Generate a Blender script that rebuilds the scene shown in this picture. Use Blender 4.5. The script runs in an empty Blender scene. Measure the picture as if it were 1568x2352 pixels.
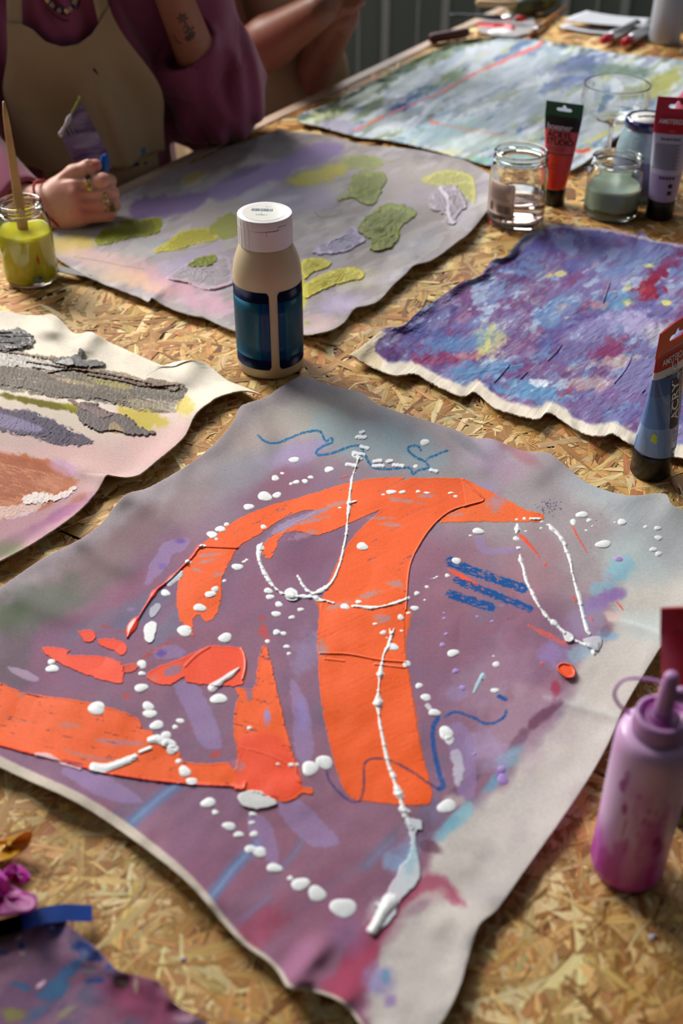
import bpy, bmesh, math, random
import numpy as np
from mathutils import Vector, Matrix

# ------------------------------------------------------------------ camera, light, exposure
SC = bpy.context.scene
COL = SC.collection
TZ = 0.75                      # table top height
CH = 0.68                      # camera height over the table
FPX = 2650.0                   # focal length in pixels of the 1568x2352 frame
PIT = math.radians(37.0)
CP, SP = math.cos(PIT), math.sin(PIT)

cam_d = bpy.data.cameras.new('camera'); cam = bpy.data.objects.new('camera', cam_d); COL.objects.link(cam)
cam.location = (0, 0, TZ + CH); cam.rotation_euler = (math.pi/2 - PIT, 0, 0)
cam_d.sensor_fit = 'VERTICAL'; cam_d.sensor_height = 36.0; cam_d.lens = 36.0 * FPX / 2352
cam_d.clip_start = 0.02
cam_d.dof.use_dof = True; cam_d.dof.focus_distance = 1.17; cam_d.dof.aperture_fstop = 4.6
SC.camera = cam

world = bpy.data.worlds.new('world'); SC.world = world; world.use_nodes = True
world.node_tree.nodes['Background'].inputs[0].default_value = (0.62, 0.74, 1.0, 1)
world.node_tree.nodes['Background'].inputs[1].default_value = 0.075

def area(name, loc, target, sx, sy, energy, color, spread=180):
    l = bpy.data.lights.new(name, 'AREA'); l.shape = 'RECTANGLE'; l.size = sx; l.size_y = sy
    l.energy = energy; l.color = color; l.spread = math.radians(spread)
    o = bpy.data.objects.new(name, l); COL.objects.link(o); o.location = loc
    d = Vector(target) - Vector(loc); o.rotation_euler = d.to_track_quat('-Z', 'Y').to_euler()
    return o
area('window_light_back', (-1.75, 3.35, 2.95), (0.1, 1.45, 0.75), 1.7, 1.7, 40, (1.0, 0.95, 0.88), 66)
area('window_light_far', (0.1, 4.1, 2.35), (0.1, 1.1, 0.75), 1.2, 1.5, 36, (0.92, 0.96, 1.0))
area('fill_light_side', (-2.6, 1.0, 2.5), (0.1, 1.3, 0.75), 1.6, 1.3, 7, (0.80, 0.89, 1.0))  # added fill lamp on the left, stands for no window
area('area_light_right', (3.2, 1.6, 2.3), (0.2, 1.4, 0.75), 1.4, 1.4, 5, (0.80, 0.89, 1.0))  # unseen weak area lamp on the right, aimed at the table

SC.view_settings.view_transform = 'Standard'; SC.view_settings.look = 'None'
SC.view_settings.gamma = 1.0; SC.view_settings.use_curve_mapping = False
SC.view_settings.exposure = 0.50

# ------------------------------------------------------------------ projection helpers (photo pixels -> places)
def T(px, py, h=0.0):
    """point on the plane h above the table that the photo shows at px, py"""
    dx = (px - 784.0)/FPX; dy = (1176.0 - py)/FPX
    vy = CP + dy*SP; vz = -SP + dy*CP
    t = (CH - h)/(-vz)
    if isinstance(dx, np.ndarray): return np.stack([dx*t, vy*t, TZ + h + 0*dx], -1)
    return Vector((dx*t, vy*t, TZ + h))
def W(px, py, Y):
    """point at world depth Y on the sight line of px, py"""
    dx = (px - 784.0)/FPX; dy = (1176.0 - py)/FPX
    t = Y/(CP + dy*SP)
    return Vector((dx*t, Y, TZ + CH + (-SP + dy*CP)*t))
def mpp(P):
    """metres per photo pixel at point P"""
    return (P[1]*CP - (P[2] - TZ - CH)*SP)/FPX

def lin(c):
    c = np.asarray(c, dtype=np.float32)
    return np.where(c <= 0.04045, c/12.92, ((np.maximum(c, 0.0)+0.055)/1.055)**2.4)
def S(r, g, b): return tuple(float(x) for x in lin(np.array([r, g, b])/255.0))

# ------------------------------------------------------------------ object helpers
def tag(o, label=None, cat=None, group=None, kind=None):
    if label: o['label'] = label
    if cat: o['category'] = cat
    if group: o['group'] = group
    if kind: o['kind'] = kind
    return o
def thing(name, label, cat, loc=(0, 0, 0), rz=0.0, group=None):
    o = bpy.data.objects.new(name, None); COL.objects.link(o); o.location = loc; o.rotation_euler = (0, 0, rz)
    o.empty_display_size = 0.02
    return tag(o, label, cat, group)
def obj(name, me, mat=None, parent=None, smooth=True):
    if isinstance(me, bmesh.types.BMesh):
        b = me; me = bpy.data.meshes.new(name); b.to_mesh(me); b.free()
    if mat is not None:
        for m in (mat if isinstance(mat, (list, tuple)) else [mat]): me.materials.append(m)
    if smooth is not None: me.polygons.foreach_set('use_smooth', [bool(smooth)]*len(me.polygons))
    o = bpy.data.objects.new(name, me); COL.objects.link(o)
    if parent is not None: o.parent = parent
    return o
def autosmooth(o, deg=35):
    me = o.data; bm = bmesh.new(); bm.from_mesh(me)
    for e in bm.edges:
        if len(e.link_faces) == 2 and e.calc_face_angle(0) > math.radians(deg): e.smooth = False
    bm.to_mesh(me); bm.free(); return o
def pymesh(name, verts, faces):
    me = bpy.data.meshes.new(name); me.from_pydata([tuple(v) for v in verts], [], [tuple(f) for f in faces]); me.update(); return me

def box(bm, c, s, rz=0.0, M=None):
    r = bmesh.ops.create_cube(bm, size=1.0)
    mt = Matrix.Translation(c) @ Matrix.Rotation(rz, 4, 'Z') @ Matrix.Diagonal((s[0], s[1], s[2], 1))
    if M is not None: mt = M @ mt
    bmesh.ops.transform(bm, matrix=mt, verts=r['verts']); return r['verts']
def bevel(bm, w, seg=2):
    bmesh.ops.bevel(bm, geom=list(bm.edges), offset=w, segments=seg, affect='EDGES', profile=0.5, clamp_overlap=True)
def lathe(prof, seg=64, bm=None, closed=False):
    """revolve (r, z) pairs about z"""
    if bm is None: bm = bmesh.new()
    rings = []
    for r, z in prof:
        if r < 1e-6: rings.append([bm.verts.new((0, 0, z))])
        else: rings.append([bm.verts.new((r*math.cos(2*math.pi*i/seg), r*math.sin(2*math.pi*i/seg), z)) for i in range(seg)])
    pairs = list(zip(rings[:-1], rings[1:]))
    if closed: pairs.append((rings[-1], rings[0]))
    for a, b in pairs:
        for i in range(seg):
            j = (i+1) % seg
            if len(a) == 1 and len(b) == 1: continue
            if len(a) == 1: bm.faces.new((a[0], b[j], b[i]))
            elif len(b) == 1: bm.faces.new((a[i], a[j], b[0]))
            else: bm.faces.new((a[i], a[j], b[j], b[i]))
    bmesh.ops.recalc_face_normals(bm, faces=bm.faces)
    return bm
def tube_path(pts, rad, seg=10, bm=None, cap=True):
    """tube along points; rad a number or one per point"""
    if bm is None: bm = bmesh.new()
    P = [Vector(p) for p in pts]; n = len(P)
    R = [rad]*n if not hasattr(rad, '__len__') else list(rad)
    rings = []; up = None
    for i in range(n):
        d = (P[min(i+1, n-1)] - P[max(i-1, 0)]).normalized()
        if up is None: up = d.orthogonal().normalized()
        up = (up - d*up.dot(d)).normalized(); sd = d.cross(up)
        rings.append([bm.verts.new(P[i] + (up*math.cos(2*math.pi*k/seg) + sd*math.sin(2*math.pi*k/seg))*R[i]) for k in range(seg)])
    for a, b in zip(rings[:-1], rings[1:]):
        for k in range(seg): bm.faces.new((a[k], a[(k+1) % seg], b[(k+1) % seg], b[k]))
    if cap:
        bm.faces.new(rings[0][::-1]); bm.faces.new(rings[-1])
    bmesh.ops.recalc_face_normals(bm, faces=bm.faces)
    return bm
def crom(pts, per=8, closed=False):
    P = np.array(pts, dtype=np.float64)
    n = len(P); out = []
    rng = range(n if closed else n-1)
    for i in rng:
        if closed: p0, p1, p2, p3 = P[(i-1) % n], P[i], P[(i+1) % n], P[(i+2) % n]
        else:
            p1, p2 = P[i], P[i+1]
            p0 = P[i-1] if i > 0 else 2*p1-p2
            p3 = P[i+2] if i+2 < n else 2*p2-p1
        for k in range(per):
            t = k/per
            out.append(0.5*((2*p1) + (-p0+p2)*t + (2*p0-5*p1+4*p2-p3)*t*t + (-p0+3*p1-3*p2+p3)*t**3))
    if not closed: out.append(P[-1])
    return np.array(out)

# ------------------------------------------------------------------ material helpers
def mat(name, color=(0.5, 0.5, 0.5), rough=0.5, metal=0.0, trans=0.0, ior=1.45, coat=0.0, sheen=0.0, sss=0.0, sssr=(1, .3, .2),
        noise=None, bump=None, spec=0.5, alpha=1.0):
    """principled material; noise=(scale, amount, colour2), bump=(scale, strength, distance)"""
    m = bpy.data.materials.new(name); m.use_nodes = True; nt = m.node_tree; b = nt.nodes['Principled BSDF']
    b.inputs['Base Color'].default_value = (*color, 1); b.inputs['Roughness'].default_value = rough
    b.inputs['Metallic'].default_value = metal; b.inputs['Transmission Weight'].default_value = trans
    b.inputs['IOR'].default_value = ior; b.inputs['Coat Weight'].default_value = coat
    b.inputs['Sheen Weight'].default_value = sheen; b.inputs['Specular IOR Level'].default_value = spec
    b.inputs['Alpha'].default_value = alpha
    if sss: 
        b.inputs['Subsurface Weight'].default_value = sss; b.inputs['Subsurface Radius'].default_value = sssr
        b.inputs['Subsurface Scale'].default_value = 0.008
    tc = nt.nodes.new('ShaderNodeTexCoord')
    if noise:
        n = nt.nodes.new('ShaderNodeTexNoise'); n.inputs['Scale'].default_value = noise[0]; n.inputs['Detail'].default_value = 5
        nt.links.new(tc.outputs['Object'], n.inputs['Vector'])
        r = nt.nodes.new('ShaderNodeMapRange'); r.inputs[1].default_value = 0.4; r.inputs[2].default_value = 0.65; r.inputs[4].default_value = noise[1]
        nt.links.new(n.outputs[0], r.inputs[0])
        x = nt.nodes.new('ShaderNodeMix'); x.data_type = 'RGBA'; x.inputs[6].default_value = (*color, 1); x.inputs[7].default_value = (*noise[2], 1)
        nt.links.new(r.outputs[0], x.inputs[0]); nt.links.new(x.outputs[2], b.inputs['Base Color'])
    if bump:
        n = nt.nodes.new('ShaderNodeTexNoise'); n.inputs['Scale'].default_value = bump[0]; n.inputs['Detail'].default_value = 4
        nt.links.new(tc.outputs['Object'], n.inputs['Vector'])
        bb = nt.nodes.new('ShaderNodeBump'); bb.inputs['Strength'].default_value = bump[1]; bb.inputs['Distance'].default_value = bump[2]
        nt.links.new(n.outputs[0], bb.inputs['Height']); nt.links.new(bb.outputs[0], b.inputs['Normal'])
    return m
_mc = {}
def M(name, *a, **k):
    if name not in _mc: _mc[name] = mat(name, *a, **k)
    return _mc[name]
def paint_mat(name, weave=1500.0, wstr=0.25, rmat=0.92, rgl=0.26):
    """cloth or paint: colour and wetness come from the mesh attribute 'paint' (rgb + gloss)"""
    m = bpy.data.materials.new(name); m.use_nodes = True; nt = m.node_tree; b = nt.nodes['Principled BSDF']
    L = nt.links.new; N = nt.nodes.new
    at = N('ShaderNodeAttribute'); at.attribute_name = 'paint'
    tc = N('ShaderNodeTexCoord')
    n = N('ShaderNodeTexNoise'); n.inputs['Scale'].default_value = 420; n.inputs['Detail'].default_value = 6; n.inputs['Roughness'].default_value = 0.7
    L(tc.outputs['Object'], n.inputs['Vector'])
    r = N('ShaderNodeMapRange'); r.inputs[1].default_value = 0.3; r.inputs[2].default_value = 0.7; r.inputs[3].default_value = 0.86; r.inputs[4].default_value = 1.10
    L(n.outputs[0], r.inputs[0])
    x = N('ShaderNodeMix'); x.data_type = 'RGBA'; x.blend_type = 'MULTIPLY'; x.inputs[0].default_value = 1
    L(at.outputs['Color'], x.inputs[6]); L(r.outputs[0], x.inputs[7]); L(x.outputs[2], b.inputs['Base Color'])
    rr = N('ShaderNodeMapRange'); rr.inputs[3].default_value = rmat; rr.inputs[4].default_value = rgl
    L(at.outputs['Alpha'], rr.inputs[0]); L(rr.outputs[0], b.inputs['Roughness'])
    sh = N('ShaderNodeMapRange'); sh.inputs[3].default_value = 0.15; sh.inputs[4].default_value = 0.36
    L(at.outputs['Alpha'], sh.inputs[0]); L(sh.outputs[0], b.inputs['Specular IOR Level'])
    w = N('ShaderNodeTexNoise'); w.inputs['Scale'].default_value = weave; w.inputs['Detail'].default_value = 3
    L(tc.outputs['Object'], w.inputs['Vector'])
    inv = N('ShaderNodeMapRange'); inv.inputs[3].default_value = wstr; inv.inputs[4].default_value = wstr*0.25
    L(at.outputs['Alpha'], inv.inputs[0])
    bb = N('ShaderNodeBump'); bb.inputs['Distance'].default_value = 0.0006
    L(inv.outputs[0], bb.inputs['Strength']); L(w.outputs[0], bb.inputs['Height']); L(bb.outputs[0], b.inputs['Normal'])
    return m

# ------------------------------------------------------------------ numpy noise and the painter
_tab = np.random.default_rng(7).random((256, 256)).astype(np.float32)
def vnoise(x, y, seed=0):
    x = x + seed*37.17; y = y + seed*91.7
    xi = np.floor(x).astype(np.int64); yi = np.floor(y).astype(np.int64)
    fx = (x-xi).astype(np.float32); fy = (y-yi).astype(np.float32)
    fx = fx*fx*(3-2*fx); fy = fy*fy*(3-2*fy)
    a = _tab[xi & 255, yi & 255]; b = _tab[(xi+1) & 255, yi & 255]; c = _tab[xi & 255, (yi+1) & 255]; d = _tab[(xi+1) & 255, (yi+1) & 255]
    return (a*(1-fx)+b*fx)*(1-fy) + (c*(1-fx)+d*fx)*fy
def fbm(x, y, sc, seed=0, octv=4, ang=0.0, st=1.0):
    """0..1 noise with feature size sc (px), stretched st times along ang (deg)"""
    a = math.radians(ang); u = (x*math.cos(a)+y*math.sin(a))/(sc*st); v = (-x*math.sin(a)+y*math.cos(a))/sc
    s = 0; w = 0; am = 1.0
    for o in range(octv):
        s = s + am*vnoise(u, v, seed+o*3); w += am; am *= 0.5; u = u*2.03; v = v*2.03
    return s/w
def sstep(a, b, x):
    t = np.clip((x-a)/(b-a), 0, 1); return t*t*(3-2*t)

class Painter:
    def __init__(s, X, Y, base, gloss=0.0):
        s.X = X.astype(np.float32); s.Y = Y.astype(np.float32)
        s.col = np.empty(X.shape+(3,), np.float32); s.col[:] = np.array(base)/255.0
        s.h = np.zeros(X.shape, np.float32); s.g = np.full(X.shape, gloss, np.float32)
    def _sl(s, x0, y0, x1, y1):
        m = (s.X > x0) & (s.X < x1) & (s.Y > y0) & (s.Y < y1)
        r = np.where(m.any(1))[0]; c = np.where(m.any(0))[0]
        if len(r) == 0: return None
        return (slice(r[0], r[-1]+1), slice(c[0], c[-1]+1))
    def put(s, sl, a, col, h=0.0, g=None, hh=None, flat=0.0):
        """a alpha array; h height in mm added where painted; flat levels what was under it"""
        if flat: s.h[sl] *= 1-a*flat
        s.col[sl] += (np.array(col, np.float32)/255.0 - s.col[sl])*a[..., None]
        s.h[sl] += (hh if hh is not None else h*a)
        if g is not None: s.g[sl] += (g - s.g[sl])*a
    def blob(s, cx, cy, rx, ry, col, a=1.0, ang=0.0, soft=0.6, nz=0.35, ns=30, g=None, h=0.0, seed=1, st=1.0):
        R = max(rx, ry)*1.6; sl = s._sl(cx-R, cy-R, cx+R, cy+R)
        if sl is None: return
        X = s.X[sl]; Y = s.Y[sl]; t = math.radians(ang)
        u = ((X-cx)*math.cos(t)+(Y-cy)*math.sin(t))/rx; v = (-(X-cx)*math.sin(t)+(Y-cy)*math.cos(t))/ry
        d = np.sqrt(u*u+v*v) + (fbm(X, Y, ns, seed, 4, ang, st)-0.5)*2*nz
        al = a*(1-sstep(1-soft, 1+soft*0.5, d))
        s.put(sl, al, col, h, g)
    def _segs(s, P, X, Y):
        """distance to polyline, width (if 3 cols) at the nearest point, arc position"""
        best = np.full(X.shape, 1e9, np.float32); wd = np.zeros(X.shape, np.float32); pos = np.zeros(X.shape, np.float32)
        L = 0.0; has = P.shape[1] > 2
        for a, b in zip(P[:-1], P[1:]):
            dx, dy = b[0]-a[0], b[1]-a[1]; l2 = dx*dx+dy*dy+1e-9; l = math.sqrt(l2)
            t = np.clip(((X-a[0])*dx+(Y-a[1])*dy)/l2, 0, 1)
            d = np.hypot(X-a[0]-t*dx, Y-a[1]-t*dy)
            w = (a[2]+(b[2]-a[2])*t)*0.5 if has else 0.0
            sd = d-w; m = sd < best
            best = np.where(m, sd, best); pos = np.where(m, L+t*l, pos)
            if has: wd = np.where(m, w, wd)
            L += l
        return best, wd, pos
    def poly(s, pts, col, a=1.0, soft=1.5, wob=2.0, ws=10, dry=0.0, dang=0.0, dsc=7, dst=6, g=None, h=0.0, rim=0.0, seed=1, smooth=3, streak=0.0):
        P = crom(pts, smooth, True) if smooth > 1 else np.array(pts, float)
        m = 12+wob*2+soft; sl = s._sl(P[:, 0].min()-m, P[:, 1].min()-m, P[:, 0].max()+m, P[:, 1].max()+m)
        if sl is None: return
        X = s.X[sl]; Y = s.Y[sl]
        ins = np.zeros(X.shape, bool); Q = np.vstack([P, P[:1]])
        for p, q in zip(Q[:-1], Q[1:]):
            if p[1] == q[1]: continue
            c = ((p[1] > Y) != (q[1] > Y)); xx = (q[0]-p[0])*(Y-p[1])/(q[1]-p[1])+p[0]
            ins ^= c & (X < xx)
        d, _, _ = s._segs(Q, X, Y); d = np.where(ins, -d, d)
        d = d + (fbm(X, Y, ws, seed+5, 3)-0.5)*2*wob
        al = np.clip(0.5-d/soft, 0, 1)
        if dry > 0:
            n = fbm(X, Y, dsc, seed+9, 4, dang, dst)*0.7 + fbm(X, Y, 3.0, seed+11, 2)*0.3
            al = al*sstep(dry*0.62-0.05, dry*0.62+0.06, n + np.clip(-d/60, 0, .12))
        al = al*a
        hh = h*al
        if streak: hh = hh*(1-streak+2*streak*fbm(X, Y, 4, seed+21, 3, dang, 14))
        if rim: hh = hh + rim*al*np.exp(-(np.clip(-d, 0, 99)/3.0)**2)
        s.put(sl, al, col, g=g, hh=hh)
    def line(s, pts, col, w=None, a=1.0, soft=1.2, h=0.0, g=None, dry=0.0, wob=0.0, ws=4, seed=1, smooth=4, dome=True, dsc=2.2, dang=0.0, dst=1.0):
        P = np.array(pts, float)
        if P.shape[1] == 2: P = np.hstack([P, np.full((len(P), 1), w)])
        if smooth > 1 and len(P) > 2: P = crom(P, smooth); P[:, 2] = np.maximum(P[:, 2], 0.6)
        m = P[:, 2].max()+soft+wob+3; sl = s._sl(P[:, 0].min()-m, P[:, 1].min()-m, P[:, 0].max()+m, P[:, 1].max()+m)
        if sl is None: return
        X = s.X[sl]; Y = s.Y[sl]; d, wd, _ = s._segs(P, X, Y)
        if wob: d = d + (fbm(X, Y, ws, seed+3, 3)-0.5)*2*wob
        al = np.clip(0.5-d/soft, 0, 1)*a
        if dry: al = al*sstep(dry-0.1, dry+0.1, fbm(X, Y, dsc, seed, 2, dang, dst))
        hh = None
        if h:
            hh = h*np.sqrt(np.clip(-(d-0.5)/np.maximum(wd, 1.0), 0, 1))*al if dome else h*al
        s.put(sl, al, col, g=g, hh=hh, h=0)
    def dots(s, L, col, h=0.8, g=0.8, sq=0.68):
        """drops: (x, y, w[, squash]) -> wet domes with a slightly uneven outline"""
        for i, q in enumerate(L):
            x, y, w = q[:3]; k = q[3] if len(q) > 3 else sq
            sl = s._sl(x-w, y-w, x+w, y+w)
            if sl is None: continue
            X = s.X[sl]; Y = s.Y[sl]; r = w*0.5
            an = np.arctan2((Y-y)/k, X-x)
            rr = r*(1+0.10*np.sin(2*an+i*1.7)+0.06*np.sin(3*an+i*2.3))
            d = np.hypot(X-x, (Y-y)/k)/rr
            al = np.clip((1-d)*r/1.1+0.5, 0, 1)
            hh = h*min(1.15, 0.22+w/34)*np.sqrt(np.clip(1-d*d, 0, 1))
            s.put(sl, al, col, g=g, hh=hh)

def resample(pts, n, smooth=4):
    P = crom(pts, smooth); d = np.r_[0, np.cumsum(np.hypot(*np.diff(P, axis=0).T))]
    t = np.linspace(0, d[-1], n); return np.stack([np.interp(t, d, P[:, 0]), np.interp(t, d, P[:, 1])], -1)

def canvas(name, label, top, bot, left, right, n, m, base, paintfn, ridges=(), bumps=(), lift=(4, 4, 4, 4), lw=45,
           h0=2.0, und=2.0, unds=160, fray=0.8, gain=1.0, mt=None, th=1.4, seed=3, wavef=60.0, cat='painting', clampz=0.4):
    """cloth whose outline runs through four traced sides (px); heights in mm; lift = top, bottom, left, right edge lift"""
    A = resample(top, m); B = resample(bot, m); C = resample(left, n); D = resample(right, n)
    rng = np.random.default_rng(seed)
    for E, q in ((A, 1), (B, 2), (C, 3), (D, 4)):
        k = len(E); x = np.arange(k)*np.hypot(*(E[-1]-E[0]))/k
        z = (fbm(x, x*0, 5, seed+q, 3)-0.5)*2*fray
        tn = np.gradient(E, axis=0); tn /= np.linalg.norm(tn, axis=1, keepdims=True)+1e-9
        z[0] = z[-1] = 0; E += np.stack([-tn[:, 1], tn[:, 0]], -1)*z[:, None]
    u = np.linspace(0, 1, m)[None, :, None]; v = np.linspace(0, 1, n)[:, None, None]
    P = (1-v)*A[None] + v*B[None] + (1-u)*C[:, None] + u*D[:, None] \
        - ((1-u)*(1-v)*A[0] + u*(1-v)*A[-1] + (1-u)*v*B[0] + u*v*B[-1])
    X, Y = P[..., 0], P[..., 1]
    # heights in mm
    hz = np.full(X.shape, h0, np.float64) + und*(fbm(X, Y, unds, seed+30, 3)-0.35)
    wl = (np.linalg.norm(A[-1]-A[0])+np.linalg.norm(B[-1]-B[0]))/2; hl = (np.linalg.norm(C[-1]-C[0])+np.linalg.norm(D[-1]-D[0]))/2
    uu = u[..., 0]; vv = v[..., 0]
    for d, amp, k in ((vv*hl, lift[0], 1), ((1-vv)*hl, lift[1], 2), (uu*wl, lift[2], 3), ((1-uu)*wl, lift[3], 4)):
        wav = 0.35+1.3*fbm(X, Y, wavef, seed+50+k, 2)
        hz += amp*wav*np.exp(-(d/lw)**1.6)
    pt = Painter(X, Y, base)
    for R in ridges:                                    # (polyline, width px, height mm)
        Pl = crom(R[0], 5) if len(R[0]) > 2 else np.array(R[0], float)
        d, _, pos = pt._segs(Pl[:, :2], pt.X, pt.Y)
        L = np.hypot(*np.diff(Pl[:, :2], axis=0).T).sum(); tap = sstep(0, 0.25, pos/L)*(1-sstep(0.6, 1.0, pos/L)) if len(R) > 3 else 1-sstep(0.5, 1.0, pos/L)
        hz += 0.62*R[2]*np.exp(-(d/(R[1]*1.15))**2)*tap
    for (bx, by, rx, ry, an, hh) in bumps:
        t = math.radians(an); U = ((X-bx)*math.cos(t)+(Y-by)*math.sin(t))/rx; V = (-(X-bx)*math.sin(t)+(Y-by)*math.cos(t))/ry
        hz += hh*np.exp(-(U*U+V*V))
    paintfn(pt, uu+0*vv, vv+0*uu)
    hz = np.maximum(hz, clampz+th)
    Z = (hz + pt.h)/1000.0
    V3 = T(X, Y, Z)
    c3 = np.clip(lin(np.clip(pt.col, 0, 1))*gain, 0, 0.93)
    # mesh: top grid, underside grid (coarse) and rim
    N = n*m; idx = np.arange(N).reshape(n, m)
    f = np.stack([idx[:-1, :-1], idx[1:, :-1], idx[1:, 1:], idx[:-1, 1:]], -1).reshape(-1, 4)
    ring = np.concatenate([idx[0, :-1], idx[:-1, -1], idx[-1, :0:-1], idx[:0:-1, 0]])
    V = V3.reshape(-1, 3); lowr = V[ring].copy(); lowr[:, 2] -= th/1000
    ri = N + np.arange(len(ring)); nx = np.roll(np.arange(len(ring)), -1)
    f2 = np.stack([ring, ring[nx], ri[nx], ri], -1)
    st = 6; ks = np.r_[np.arange(0, n-1, st), n-1]; ms = np.r_[np.arange(0, m-1, st), m-1]
    under = (T(X, Y, hz/1000.0)[np.ix_(ks, ms)]).copy(); under[..., 2] -= th/1000; kn, mn = under.shape[:2]
    ui = N+len(ring)+np.arange(kn*mn).reshape(kn, mn)
    f3 = np.stack([ui[:-1, :-1], ui[:-1, 1:], ui[1:, 1:], ui[1:, :-1]], -1).reshape(-1, 4)
    allv = np.vstack([V, lowr, under.reshape(-1, 3)]).astype(np.float32); allf = np.vstack([f, f2, f3]).astype(np.int32)
    org = allv[:N].mean(0); org[2] = TZ; allv = allv-org
    me = bpy.data.meshes.new(name)
    me.vertices.add(len(allv)); me.vertices.foreach_set('co', allv.ravel())
    me.loops.add(allf.size); me.loops.foreach_set('vertex_index', allf.ravel())
    me.polygons.add(len(allf)); me.polygons.foreach_set('loop_start', np.arange(0, allf.size, 4, dtype=np.int32))
    me.polygons.foreach_set('use_smooth', np.ones(len(allf), bool))
    me.update(calc_edges=True)
    at = me.attributes.new('paint', 'FLOAT_COLOR', 'POINT')
    full = np.empty((len(allv), 4), np.float32); full[:] = (*S(214, 205, 186), 0.0)
    full[:N, :3] = c3.reshape(-1, 3); full[:N, 3] = np.clip(pt.g, 0, 1).ravel()
    at.data.foreach_set('color', full.ravel())
    me.materials.append(mt); me.update()
    o = bpy.data.objects.new(name, me); COL.objects.link(o); o.location = org
    tag(o, label, cat, 'cloth paintings spread over the table' if cat == 'painting' else None); return o
# ------------------------------------------------------------------ the room
E0 = T(0, 558); E1 = T(985, 92)
ED = Vector((E1.x-E0.x, E1.y-E0.y, 0)).normalized()        # along the long left edge of the table
EN = Vector((ED.y, -ED.x, 0))                               # across the table, to the right
EA = math.atan2(ED.y, ED.x)

def wood_mat(name, c1, c2, sc=3.0, st=14.0, rough=0.55):
    m = bpy.data.materials.new(name); m.use_nodes = True; nt = m.node_tree; b = nt.nodes['Principled BSDF']; N = nt.nodes.new; L = nt.links.new
    tc = N('ShaderNodeTexCoord'); mp = N('ShaderNodeMapping'); mp.inputs['Scale'].default_value = (1, st, st)
    n = N('ShaderNodeTexNoise'); n.inputs['Scale'].default_value = sc; n.inputs['Detail'].default_value = 6
    L(tc.outputs['Object'], mp.inputs[0]); L(mp.outputs[0], n.inputs['Vector'])
    r = N('ShaderNodeValToRGB'); r.color_ramp.elements[0].position = 0.35; r.color_ramp.elements[1].position = 0.65
    r.color_ramp.elements[0].color = (*c1, 1); r.color_ramp.elements[1].color = (*c2, 1)
    L(n.outputs[0], r.inputs[0]); L(r.outputs[0], b.inputs['Base Color']); b.inputs['Roughness'].default_value = rough
    return m

bm = bmesh.new(); box(bm, (0.4, 1.2, -0.05), (7.6, 7.6, 0.1)); fl = obj('floor', bm, wood_mat('floor_boards', S(70, 58, 48), S(98, 82, 66), 2.0, 8.0), smooth=False); tag(fl, kind='structure')
wallm = M('wall_paint', S(134, 140, 130), 0.8, noise=(2.0, 0.4, S(122, 130, 122)))
bm = bmesh.new(); box(bm, (0.4, 4.40, 1.6), (7.4, 0.1, 3.2))
n0 = len(bm.faces)
for k in range(34): box(bm, (-3.235+.212*k, 4.345, 0.55), (0.026, 0.016, 1.1), 0)
for k in range(34): box(bm, (-3.12+.212*k, 4.348, 0.55), (0.008, 0.010, 1.1), 0)
box(bm, (0.4, 4.342, 1.12), (7.4, 0.03, 0.05))
bm.faces.ensure_lookup_table()
for f in list(bm.faces)[n0:]: f.material_index = 1
tag(obj('wall_back', bm, [wallm, M('wall_batten_paint', S(206, 208, 204), 0.6)], smooth=False), kind='structure')
bm = bmesh.new(); box(bm, (-3.35, 1.2, 1.6), (0.1, 7.4, 3.2)); tag(obj('wall_left', bm, wallm, smooth=False), kind='structure')
bm = bmesh.new(); box(bm, (4.15, 1.2, 1.6), (0.1, 7.4, 3.2)); tag(obj('wall_right', bm, wallm, smooth=False), kind='structure')
bm = bmesh.new(); box(bm, (0.4, -2.55, 1.6), (7.4, 0.1, 3.2)); tag(obj('wall_front', bm, wallm, smooth=False), kind='structure')
bm = bmesh.new(); box(bm, (0.4, 1.2, 3.25), (7.6, 7.6, 0.1)); tag(obj('ceiling', bm, M('ceiling_paint', S(150, 150, 146), 0.9), smooth=False), kind='structure')

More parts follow.
